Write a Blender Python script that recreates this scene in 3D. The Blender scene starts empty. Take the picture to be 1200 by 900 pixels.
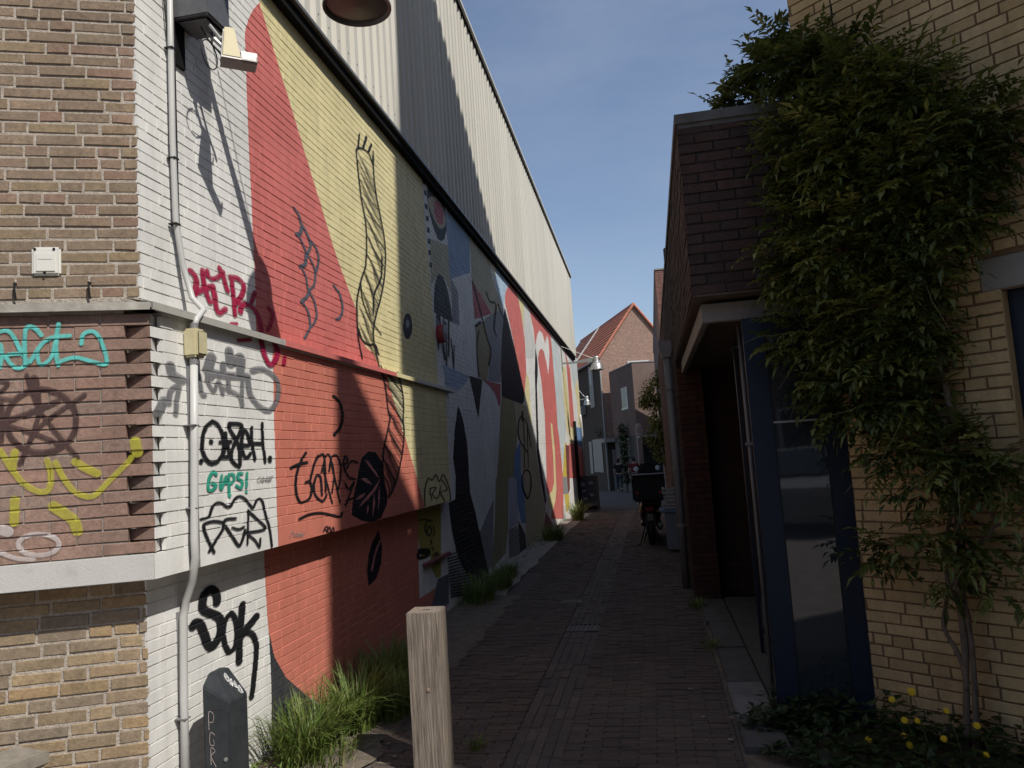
import bpy, bmesh, math, random
import numpy as np
from mathutils import Vector, Matrix
R = math.radians
scene = bpy.context.scene
COL = scene.collection

# ------------------------------------------------------------------ camera
cam_data = bpy.data.cameras.new('camera')
cam = bpy.data.objects.new('camera', cam_data); COL.objects.link(cam)
cam_data.lens = 27.0; cam_data.sensor_width = 36.0; cam_data.clip_start = .05; cam_data.clip_end = 2000
yaw, pitch, roll = R(9.959), R(5.377), R(-3.8)
fw = Vector((-math.sin(yaw)*math.cos(pitch), math.cos(yaw)*math.cos(pitch), math.sin(pitch)))
r0 = Vector((math.cos(yaw), math.sin(yaw), 0)); u0 = r0.cross(fw)
rt = r0*math.cos(roll) + u0*math.sin(roll); up = rt.cross(fw)
mw = Matrix((rt, up, -fw)).transposed().to_4x4(); mw.translation = (0, 0, 1.65)
cam.matrix_world = mw
scene.camera = cam

# ------------------------------------------------------------------ sky, sun, exposure
SUN = Vector((1.0, -.78, 1.55)).normalized()          # towards the sun
world = bpy.data.worlds.new('World'); scene.world = world; world.use_nodes = True
wn = world.node_tree.nodes; wl = world.node_tree.links; wn.clear()
sky = wn.new('ShaderNodeTexSky'); sky.sky_type = 'NISHITA'; sky.sun_disc = False
sky.sun_elevation = math.asin(SUN.z); sky.sun_rotation = math.atan2(SUN.x, SUN.y)
sky.air_density = 1.0; sky.dust_density = 1.0; sky.ozone_density = 1.6; sky.altitude = 10
tc = wn.new('ShaderNodeTexCoord'); mp = wn.new('ShaderNodeMapping'); mp.inputs['Scale'].default_value = (1.4, 1.1, 5.0)
mp.inputs['Rotation'].default_value = (0, 0, .5)
nz = wn.new('ShaderNodeTexNoise'); nz.inputs['Scale'].default_value = 1.6; nz.inputs['Detail'].default_value = 7; nz.inputs['Roughness'].default_value = .62
rp = wn.new('ShaderNodeValToRGB'); rp.color_ramp.elements[0].position = .36; rp.color_ramp.elements[0].color = (.05, .05, .05, 1)
rp.color_ramp.elements[1].position = .85; rp.color_ramp.elements[1].color = (.40, .40, .40, 1)
mixc = wn.new('ShaderNodeMix'); mixc.data_type = 'RGBA'; mixc.inputs[7].default_value = (3.7, 4.05, 5.15, 1)
bg = wn.new('ShaderNodeBackground'); bg.inputs['Strength'].default_value = .128
wo = wn.new('ShaderNodeOutputWorld')
wl.new(tc.outputs['Generated'], mp.inputs['Vector']); wl.new(mp.outputs['Vector'], nz.inputs['Vector'])
wl.new(nz.outputs['Fac'], rp.inputs['Fac']); wl.new(rp.outputs['Color'], mixc.inputs[0])
wl.new(sky.outputs['Color'], mixc.inputs[6]); wl.new(mixc.outputs[2], bg.inputs['Color'])
wl.new(bg.outputs['Background'], wo.inputs['Surface'])
sd = bpy.data.lights.new('sun', 'SUN'); sun = bpy.data.objects.new('sun', sd); COL.objects.link(sun)
sd.energy = 4.9; sd.angle = R(.53); sd.color = (1.0, .955, .88)
sun.rotation_euler = SUN.to_track_quat('Z', 'Y').to_euler(); sun.location = (30, -25, 45)
scene.view_settings.view_transform = 'Standard'; scene.view_settings.look = 'None'
scene.view_settings.exposure = -.03; scene.view_settings.gamma = 1.0
scene.view_settings.use_curve_mapping = False

# ------------------------------------------------------------------ materials
MATS = {}
def _base(name):
    m = bpy.data.materials.new(name); m.use_nodes = True
    nt = m.node_tree; b = nt.nodes['Principled BSDF']
    return m, nt, b
def _noise(nt, scale, detail=5, rough=.6, stretch=None, obj=False):
    if obj:
        g = nt.nodes.new('ShaderNodeTexCoord'); src = g.outputs['Object']
    else:
        g = nt.nodes.new('ShaderNodeNewGeometry'); src = g.outputs['Position']
    if stretch:
        mp = nt.nodes.new('ShaderNodeMapping'); mp.inputs['Scale'].default_value = stretch
        nt.links.new(src, mp.inputs['Vector']); src = mp.outputs['Vector']
    n = nt.nodes.new('ShaderNodeTexNoise'); n.inputs['Scale'].default_value = scale
    n.inputs['Detail'].default_value = detail; n.inputs['Roughness'].default_value = rough
    nt.links.new(src, n.inputs['Vector']); return n.outputs['Fac']
def _map(nt, fac, a, b, lo=.3, hi=.7):
    m = nt.nodes.new('ShaderNodeMapRange'); m.inputs[1].default_value = lo; m.inputs[2].default_value = hi
    m.inputs[3].default_value = a; m.inputs[4].default_value = b
    nt.links.new(fac, m.inputs[0]); return m.outputs[0]
def _mul(nt, colsock, val):
    m = nt.nodes.new('ShaderNodeVectorMath'); m.operation = 'SCALE'
    nt.links.new(colsock, m.inputs[0]); nt.links.new(val, m.inputs['Scale']); return m.outputs[0]
def _mixc(nt, fac, a, b):
    m = nt.nodes.new('ShaderNodeMix'); m.data_type = 'RGBA'
    nt.links.new(fac, m.inputs[0])
    for s, v in ((6, a), (7, b)):
        if isinstance(v, tuple): m.inputs[s].default_value = v
        else: nt.links.new(v, m.inputs[s])
    return m.outputs[2]
def _bump(nt, b, fac, strength, dist):
    n = nt.nodes.new('ShaderNodeBump'); n.inputs['Strength'].default_value = strength; n.inputs['Distance'].default_value = dist
    nt.links.new(fac, n.inputs['Height']); nt.links.new(n.outputs[0], b.inputs['Normal'])
def mat(name, col=(.5, .5, .5), rough=.75, var=.18, scale=7, bump=.25, bscale=120, bdist=.002, metal=0, spec=.35,
        dirt=None, dirt_amt=.4, dirt_scale=2.5, stretch=None, obj=False, alpha=None):
    if name in MATS: return MATS[name]
    m, nt, b = _base(name)
    rgb = nt.nodes.new('ShaderNodeRGB'); rgb.outputs[0].default_value = (*col, 1)
    c = rgb.outputs[0]
    c = _mul(nt, c, _map(nt, _noise(nt, scale, stretch=stretch, obj=obj), 1-var, 1+var))
    if dirt:
        f = _map(nt, _noise(nt, dirt_scale, 8, .7, stretch=stretch), 0, dirt_amt, .45, .8)
        c = _mixc(nt, f, c, (*dirt, 1))
    nt.links.new(c, b.inputs['Base Color'])
    b.inputs['Roughness'].default_value = rough; b.inputs['Metallic'].default_value = metal
    b.inputs['Specular IOR Level'].default_value = spec
    if bump: _bump(nt, b, _noise(nt, bscale, 4, .6, stretch=stretch, obj=obj), bump, bdist)
    if alpha is not None:
        f = _map(nt, _noise(nt, 60, 4, .7), alpha-.12, min(1, alpha+.12), .35, .65)
        nt.links.new(f, b.inputs['Alpha'])
    MATS[name] = m; return m
def brick_mat(name, cols, rough=.85, bump=.55, dirt=(.2, .18, .16), dirt_amt=.25, grain=.22):
    """colour picked per brick from the list: object random for single bricks, 'tint' attribute for joined ones"""
    m, nt, b = _base(name)
    oi = nt.nodes.new('ShaderNodeObjectInfo'); at = nt.nodes.new('ShaderNodeAttribute'); at.attribute_name = 'tint'
    ad = nt.nodes.new('ShaderNodeMath'); ad.operation = 'ADD'; fr = nt.nodes.new('ShaderNodeMath'); fr.operation = 'FRACT'
    nt.links.new(oi.outputs['Random'], ad.inputs[0]); nt.links.new(at.outputs['Fac'], ad.inputs[1]); nt.links.new(ad.outputs[0], fr.inputs[0])
    rp = nt.nodes.new('ShaderNodeValToRGB'); e = rp.color_ramp.elements
    while len(e) > 1: e.remove(e[-1])
    e[0].position = 0; e[0].color = (*cols[0], 1)
    for i, c in enumerate(cols[1:]):
        k = e.new((i+1)/len(cols)); k.color = (*c, 1)
    rp.color_ramp.interpolation = 'LINEAR'
    nt.links.new(fr.outputs[0], rp.inputs['Fac'])
    c = _mul(nt, rp.outputs['Color'], _map(nt, _noise(nt, 45, 6, .7), 1-grain, 1+grain))
    c = _mul(nt, c, _map(nt, _noise(nt, 1.3, 6, .7), .74, 1.18))
    c = _mul(nt, c, _map(nt, _noise(nt, 5, 5, .6, stretch=(2.5, 2.5, .2)), .86, 1.1))
    f = _map(nt, _noise(nt, 3.1, 8, .7), 0, dirt_amt, .4, .75)
    c = _mixc(nt, f, c, (*dirt, 1))
    nt.links.new(c, b.inputs['Base Color']); b.inputs['Roughness'].default_value = rough
    b.inputs['Specular IOR Level'].default_value = .25
    _bump(nt, b, _noise(nt, 90, 5, .7), bump, .004)
    MATS[name] = m; return m
def paint(name, col, rough=.6, chip=.06):
    """masonry paint: slight roller variation, grime, brick texture through it"""
    if name in MATS: return MATS[name]
    m, nt, b = _base(name)
    rgb = nt.nodes.new('ShaderNodeRGB'); rgb.outputs[0].default_value = (*col, 1)
    c = _mul(nt, rgb.outputs[0], _map(nt, _noise(nt, 3.2, 6, .65), .87, 1.07))
    c = _mul(nt, c, _map(nt, _noise(nt, 6, 5, .6, stretch=(2.2, 2.2, .16)), .9, 1.05))
    f = _map(nt, _noise(nt, 26, 7, .75), 0, chip*3, .52, .8)
    c = _mixc(nt, f, c, (*[v*.45+.06 for v in col], 1))
    f = _map(nt, _noise(nt, 55, 8, .8), 0, .75, .66, .74)      # small flakes down to the masonry
    c = _mixc(nt, f, c, (.36, .27, .22, 1))
    gp = nt.nodes.new('ShaderNodeNewGeometry'); sx = nt.nodes.new('ShaderNodeSeparateXYZ'); nt.links.new(gp.outputs['Position'], sx.inputs[0])
    lo = _map(nt, sx.outputs[2], 1, 0, .0, .55); mm = nt.nodes.new('ShaderNodeMath'); mm.operation = 'MULTIPLY'
    nt.links.new(lo, mm.inputs[0]); nt.links.new(_map(nt, _noise(nt, 7, 7, .7), 0, .8, .38, .7), mm.inputs[1])
    c = _mixc(nt, mm.outputs[0], c, (*[v*.55+q for v, q in zip(col, (.10, .085, .05))], 1))      # rising damp and splash dirt
    nt.links.new(c, b.inputs['Base Color']); b.inputs['Roughness'].default_value = rough
    b.inputs['Specular IOR Level'].default_value = .3
    _bump(nt, b, _noise(nt, 75, 5, .7), .35, .004)
    MATS[name] = m; return m
def spray_mat(name, col, alpha=1.):
    """aerosol paint: soft fringe from the stroke's coverage, speckled by the brick grain"""
    m, nt, b = _base(name)
    rgb = nt.nodes.new('ShaderNodeRGB'); rgb.outputs[0].default_value = (*col, 1)
    nt.links.new(_mul(nt, rgb.outputs[0], _map(nt, _noise(nt, 35, 5), .85, 1.15)), b.inputs['Base Color'])
    b.inputs['Roughness'].default_value = .6; b.inputs['Specular IOR Level'].default_value = .2
    at = nt.nodes.new('ShaderNodeAttribute'); at.attribute_name = 'cov'
    g = nt.nodes.new('ShaderNodeMath'); g.operation = 'ADD'; nt.links.new(at.outputs['Fac'], g.inputs[0]); nt.links.new(_map(nt, _noise(nt, 260, 4, .75), -.28, .22), g.inputs[1])
    f = _map(nt, g.outputs[0], 0, alpha, .12, .72)
    h = nt.nodes.new('ShaderNodeMath'); h.operation = 'MULTIPLY'; nt.links.new(f, h.inputs[0]); nt.links.new(_map(nt, _noise(nt, 22, 6, .75), .72 if alpha < .97 else .93, 1.0, .3, .55), h.inputs[1])
    nt.links.new(h.outputs[0], b.inputs['Alpha'])
    MATS[name] = m; return m
def glass(name, col=(.02, .025, .03), rough=.03):
    m, nt, b = _base(name)
    b.inputs['Base Color'].default_value = (*col, 1); b.inputs['Roughness'].default_value = rough
    b.inputs['Specular IOR Level'].default_value = .9; b.inputs['IOR'].default_value = 1.5
    _bump(nt, b, _noise(nt, 2.2, 2), .02, .02)
    MATS[name] = m; return m
def leaf_mat(name, cols):
    m, nt, b = _base(name)
    at = nt.nodes.new('ShaderNodeAttribute'); at.attribute_name = 'tint'
    rp = nt.nodes.new('ShaderNodeValToRGB'); e = rp.color_ramp.elements
    e[0].color = (*cols[0], 1); e[1].color = (*cols[-1], 1)
    for i, c in enumerate(cols[1:-1]):
        k = e.new((i+1)/(len(cols)-1)); k.color = (*c, 1)
    nt.links.new(at.outputs['Fac'], rp.inputs['Fac'])
    c = _mul(nt, rp.outputs['Color'], _map(nt, _noise(nt, 30, 3), .8, 1.2))
    nt.links.new(c, b.inputs['Base Color']); b.inputs['Roughness'].default_value = .5
    b.inputs['Specular IOR Level'].default_value = .4
    tr = nt.nodes.new('ShaderNodeBsdfTranslucent'); nt.links.new(c, tr.inputs['Color'])
    mx = nt.nodes.new('ShaderNodeMixShader'); mx.inputs[0].default_value = .3
    out = nt.nodes['Material Output']
    nt.links.new(b.outputs[0], mx.inputs[1]); nt.links.new(tr.outputs[0], mx.inputs[2]); nt.links.new(mx.outputs[0], out.inputs['Surface'])
    MATS[name] = m; return m

WHITE = paint('white_paint', (.74, .73, .70))
PAINTS = {'white': WHITE}
for nm, c in dict(red=(.59, .165, .145), orangered=(.58, .19, .135), yellow=(.71, .63, .35), paleyellow=(.66, .6, .38), black=(.013, .013, .016), charcoal=(.04, .043, .05),
                  slate=(.11, .12, .15), ochre=(.36, .31, .07), petal=(.50, .2, .18), grey=(.28, .28, .29), beige=(.45, .40, .27), darkbeige=(.31, .28, .16),
                  dullred=(.45, .105, .12), blue=(.25, .34, .50), lightblue=(.36, .44, .56), skyblue=(.42, .54, .66), midblue=(.15, .27, .47), palegrey=(.6, .6, .57),
                  paleblue=(.56, .62, .62), deepyellow=(.6, .46, .09), lilac=(.45, .45, .53), maroon=(.19, .06, .055)).items():
    PAINTS[nm] = paint('paint_' + nm, c)
for nm, c, al in (('crimson', (.34, .012, .055), .95), ('spraygrey', (.17, .17, .18), .82), ('teal', (.03, .29, .205), 1.), ('turquoise', (.12, .50, .46), .93), ('tagbrown', (.07, .042, .04), .88), ('tagyellow', (.48, .45, .05), .62),
                   ('tagwhite', (.60, .55, .54), .62), ('pencil', (.25, .22, .22), 1.), ('sprayblack', (.013, .013, .015), 1.), ('sprayslate', (.09, .1, .125), 1.)): PAINTS[nm] = spray_mat('spray_'+nm, c, al)
BRICK_BROWN = brick_mat('brick_brown', [(.25, .185, .13), (.27, .197, .137), (.23, .17, .12), (.26, .187, .13), (.27, .172, .125), (.23, .175, .125), (.28, .21, .125), (.24, .175, .12)], dirt=(.22, .18, .138), dirt_amt=.45, bump=.9, grain=.3)
BRICK_REDBROWN = brick_mat('brick_redbrown', [(.265, .165, .13), (.29, .175, .135), (.25, .165, .135), (.275, .17, .13), (.225, .165, .14), (.285, .185, .145)], dirt=(.22, .18, .15), dirt_amt=.35, bump=.8, grain=.28)
BRICK_BUFF = brick_mat('brick_buff', [(.36, .265, .155), (.32, .24, .15), (.26, .195, .125), (.34, .235, .13), (.23, .185, .14), (.29, .21, .12), (.25, .195, .14)], dirt=(.21, .175, .135), dirt_amt=.4, bump=.9, grain=.3)
BRICK_YELLOW = brick_mat('brick_yellow', [(.45, .325, .165), (.49, .36, .185), (.40, .285, .14), (.47, .345, .175), (.51, .375, .2)], dirt=(.29, .21, .12), bump=.3, grain=.12)
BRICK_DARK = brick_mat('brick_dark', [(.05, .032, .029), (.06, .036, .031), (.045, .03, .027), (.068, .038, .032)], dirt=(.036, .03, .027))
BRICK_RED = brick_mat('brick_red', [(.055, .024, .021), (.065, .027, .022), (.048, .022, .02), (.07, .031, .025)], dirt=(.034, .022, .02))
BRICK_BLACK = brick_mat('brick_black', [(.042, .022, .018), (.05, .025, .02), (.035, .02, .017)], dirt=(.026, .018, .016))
PAVER = brick_mat('paver_clay', [(.085, .066, .054), (.098, .071, .056), (.075, .061, .051), (.09, .074, .062), (.11, .079, .062)], dirt=(.062, .054, .046), dirt_amt=.5)
PAVER_PALE = brick_mat('paver_pale', [(.098, .08, .069), (.112, .09, .076), (.088, .074, .064)], dirt=(.07, .06, .052), dirt_amt=.5)
MORTAR = mat('mortar', (.40, .35, .295), .95, .28, 60, 1.0, 130, .006)
MORTAR_BROWN = mat('mortar_brown', (.29, .25, .22), .95, .2, 30, .8, 160, .004)
MORTAR_WHITE = paint('mortar_painted', (.68, .67, .64))
MORTAR_OCHRE = mat('mortar_ochre', (.17, .11, .06), .95, .15, 30, .6, 160, .003)
MORTAR_DARK = mat('mortar_dark', (.024, .02, .019), .95, .2, 30, .6, 160, .003)
CONCRETE = mat('concrete', (.44, .43, .41), .85, .15, 9, .5, 90, .003, dirt=(.2, .19, .17), dirt_amt=.6, dirt_scale=6)
CONCRETE_WHITE = mat('concrete_whitewash', (.50, .49, .465), .85, .18, 9, .5, 90, .003, dirt=(.3, .29, .28), dirt_amt=.75, dirt_scale=9)
ZINC = mat('zinc', (.38, .38, .37), .5, .15, 8, .15, 60, metal=.6, dirt=(.25, .23, .2), dirt_amt=.5)
CLAD = mat('cladding_paint', (.545, .525, .465), .6, .07, 2.5, .05, 40, dirt=(.36, .335, .28), dirt_amt=.55, dirt_scale=2.2, stretch=(1, 2.5, .12), spec=.2)
_nt = CLAD.node_tree; _b = _nt.nodes['Principled BSDF']; _oi = _nt.nodes.new('ShaderNodeObjectInfo')
_l = _b.inputs['Base Color'].links[0].from_socket; _nt.links.new(_mul(_nt, _l, _map(_nt, _oi.outputs['Random'], .93, 1.05, 0, 1)), _b.inputs['Base Color'])
BLACK_METAL = mat('black_metal', (.010, .010, .010), .9, .2, 20, .1, spec=.08)
PVC = mat('pvc_white', (.50, .50, .485), .4, .1, 10, 0, dirt=(.35, .33, .3), dirt_amt=.4, stretch=(1, 1, .2))
PVC_GREY = mat('pvc_grey', (.2, .2, .205), .45, .12, 10, 0, dirt=(.12, .11, .1), dirt_amt=.4)
CREAM = mat('cream_plastic', (.55, .50, .31), .4, .06, 20, 0, dirt=(.35, .3, .2), dirt_amt=.35, dirt_scale=12)
PLASTIC_WHITE = mat('white_plastic', (.66, .65, .60), .45, .06, 20, 0, dirt=(.4, .38, .33), dirt_amt=.3, dirt_scale=20)
RUBBER = mat('black_rubber', (.012, .012, .012), .6, .1, 20, 0)
WOOD = mat('weathered_wood', (.255, .212, .172), .9, .42, 8, 1.0, 9, .008, dirt=(.06, .05, .042), dirt_amt=1.0, dirt_scale=7, stretch=(14, 14, .5), spec=.12)
CABINET = mat('cabinet_anthracite', (.032, .036, .04), .5, .15, 15, .2, 150, dirt=(.1, .1, .1), dirt_amt=.3, dirt_scale=14)
BLUE_FRAME = mat('blue_frame_paint', (.012, .019, .035), .45, .1, 20, .05, dirt=(.016, .022, .032), dirt_amt=.4, spec=.25)
SOFFIT = mat('soffit_board', (.36, .30, .24), .7, .12, 9, .2, dirt=(.2, .17, .14), dirt_amt=.4)
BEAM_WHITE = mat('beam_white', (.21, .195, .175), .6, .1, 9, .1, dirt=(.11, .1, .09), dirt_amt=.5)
GLASS = glass('window_glass')
BARK = mat('bark', (.14, .105, .08), .9, .35, 30, 1.0, 60, .006, stretch=(3, 3, .6))
GRASS = leaf_mat('grass_blade', [(.075, .125, .024), (.12, .18, .035), (.17, .21, .055), (.26, .25, .11)])
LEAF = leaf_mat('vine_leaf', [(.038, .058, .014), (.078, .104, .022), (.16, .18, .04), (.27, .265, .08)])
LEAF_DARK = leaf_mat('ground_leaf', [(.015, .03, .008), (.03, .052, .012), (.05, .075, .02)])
SOIL = mat('soil', (.12, .098, .075), .95, .35, 12, 1.0, 40, .01, dirt=(.2, .17, .12), dirt_amt=.6, dirt_scale=5)
PAVE_BED = mat('sand_joint', (.10, .085, .07), .95, .3, 20, .6, 80, .004)

# ------------------------------------------------------------------ mesh helpers
def gz(y): return -.025*max(0., y-17.)
class MB:
    def __init__(s): s.v = []; s.f = []; s.m = []; s.t = []; s.cov = []
    def face(s, pts, m=0, t=0.):
        n = len(s.v); s.v += [tuple(p) for p in pts]; s.f.append(tuple(range(n, n+len(pts)))); s.m.append(m); s.t.append(t)
    def grid(s, rows, m=0, t=0., close=False):
        n = len(s.v); k = len(rows[0])
        for r in rows: s.v += [tuple(p) for p in r]
        for i in range(len(rows)-1):
            for j in range(k if close else k-1):
                a = n+i*k+j; b = n+i*k+(j+1) % k
                s.f.append((a, b, b+k, a+k)); s.m.append(m); s.t.append(t)
    def box(s, lo, hi, m=0, t=0., M=None):
        x0, y0, z0 = lo; x1, y1, z1 = hi
        p = [Vector(q) for q in ((x0, y0, z0), (x1, y0, z0), (x1, y1, z0), (x0, y1, z0), (x0, y0, z1), (x1, y0, z1), (x1, y1, z1), (x0, y1, z1))]
        if M is not None: p = [M @ q for q in p]
        n = len(s.v); s.v += [tuple(q) for q in p]
        for f in ((0, 3, 2, 1), (4, 5, 6, 7), (0, 1, 5, 4), (1, 2, 6, 5), (2, 3, 7, 6), (3, 0, 4, 7)):
            s.f.append(tuple(n+i for i in f)); s.m.append(m); s.t.append(t)
    def tube(s, path, rad, n=8, m=0, cap=True, t=0.):
        path = [Vector(p) for p in path]
        if not hasattr(rad, '__len__'): rad = [rad]*len(path)
        rows = []; prev = None
        for i, p in enumerate(path):
            d = (path[min(i+1, len(path)-1)]-path[max(i-1, 0)]).normalized()
            if prev is None:
                a = Vector((0, 0, 1)) if abs(d.z) < .9 else Vector((1, 0, 0)); x = d.cross(a).normalized()
            else:
                x = (prev-d*prev.dot(d)).normalized()
            prev = x; y = d.cross(x)
            rows.append([p+(x*math.cos(2*math.pi*j/n)+y*math.sin(2*math.pi*j/n))*rad[i] for j in range(n)])
        s.grid(rows, m, t, close=True)
        if cap:
            s.face(rows[0][::-1], m, t); s.face(rows[-1], m, t)
    def lathe(s, prof, c, n=20, m=0, axis=Vector((0, 0, 1)), cap=False):
        c = Vector(c); a = Vector((0, 0, 1)) if abs(axis.z) < .9 else Vector((1, 0, 0)); x = axis.cross(a).normalized(); y = axis.cross(x)
        rows = [[c+axis*h+(x*math.cos(2*math.pi*j/n)+y*math.sin(2*math.pi*j/n))*r for j in range(n)] for r, h in prof]
        s.grid(rows, m, close=True)
        if cap: s.face(rows[0][::-1], m); s.face(rows[-1], m)
    def prism(s, poly, h, m=0, M=None):
        """extrude a 2-D polygon (x,z) along local y by h"""
        a = [Vector((x, 0, z)) for x, z in poly]; b = [Vector((x, h, z)) for x, z in poly]
        if M is not None: a = [M @ q for q in a]; b = [M @ q for q in b]
        s.face(a, m); s.face(b[::-1], m); k = len(a)
        for i in range(k): s.face((a[i], b[i], b[(i+1) % k], a[(i+1) % k]), m)
    def build(s, name, mats, parent=None, smooth=False, tint=False, bevel=0):
        me = bpy.data.meshes.new(name); me.from_pydata([tuple(map(float, p)) for p in s.v], [], s.f)
        if not isinstance(mats, (list, tuple)): mats = [mats]
        for mm in mats: me.materials.append(mm)
        if len(mats) > 1: me.polygons.foreach_set('material_index', s.m)
        if tint:
            at = me.attributes.new('tint', 'FLOAT', 'FACE'); at.data.foreach_set('value', np.array(s.t, dtype=np.float32))
        if s.cov:
            at = me.attributes.new('cov', 'FLOAT', 'POINT'); at.data.foreach_set('value', np.array(s.cov, dtype=np.float32))
        if smooth: me.polygons.foreach_set('use_smooth', [True]*len(s.f))
        me.validate(); me.update()
        o = bpy.data.objects.new(name, me); COL.objects.link(o)
        if parent is not None: adopt(o, parent)
        if smooth or bevel:
            bm = bmesh.new(); bm.from_mesh(me); bmesh.ops.remove_doubles(bm, verts=bm.verts, dist=1e-5)
            bmesh.ops.recalc_face_normals(bm, faces=bm.faces)
            if bevel: bmesh.ops.bevel(bm, geom=list(bm.edges), offset=bevel, segments=2, affect='EDGES', clamp_overlap=True)
            bm.to_mesh(me); bm.free()
        return o
LOC = {}
def adopt(o, parent):
    o.parent = parent
    p = LOC.get(parent.name, parent.matrix_basis)
    M = Matrix.Identity(4); q = parent
    M = parent_world(parent); o.matrix_parent_inverse = M.inverted()
def parent_world(p):
    if p.parent is None: return p.matrix_basis.copy()
    return parent_world(p.parent) @ p.matrix_parent_inverse @ p.matrix_basis
def tagit(o, label=None, cat=None, group=None, kind=None):
    if label: o['label'] = label
    if cat: o['category'] = cat
    if group: o['group'] = group
    if kind: o['kind'] = kind
    return o
def thing(name, loc, label, cat, group=None):
    o = bpy.data.objects.new(name, None); COL.objects.link(o); o.location = loc; o.empty_display_size = .1
    return tagit(o, label, cat, group)
def part(name, mats, parent, fn, label=None, kind=None, **k):
    b = MB(); fn(b); o = b.build(name, mats, parent, **k)
    if label: o['label'] = label
    if kind: o['kind'] = kind
    return o

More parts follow.
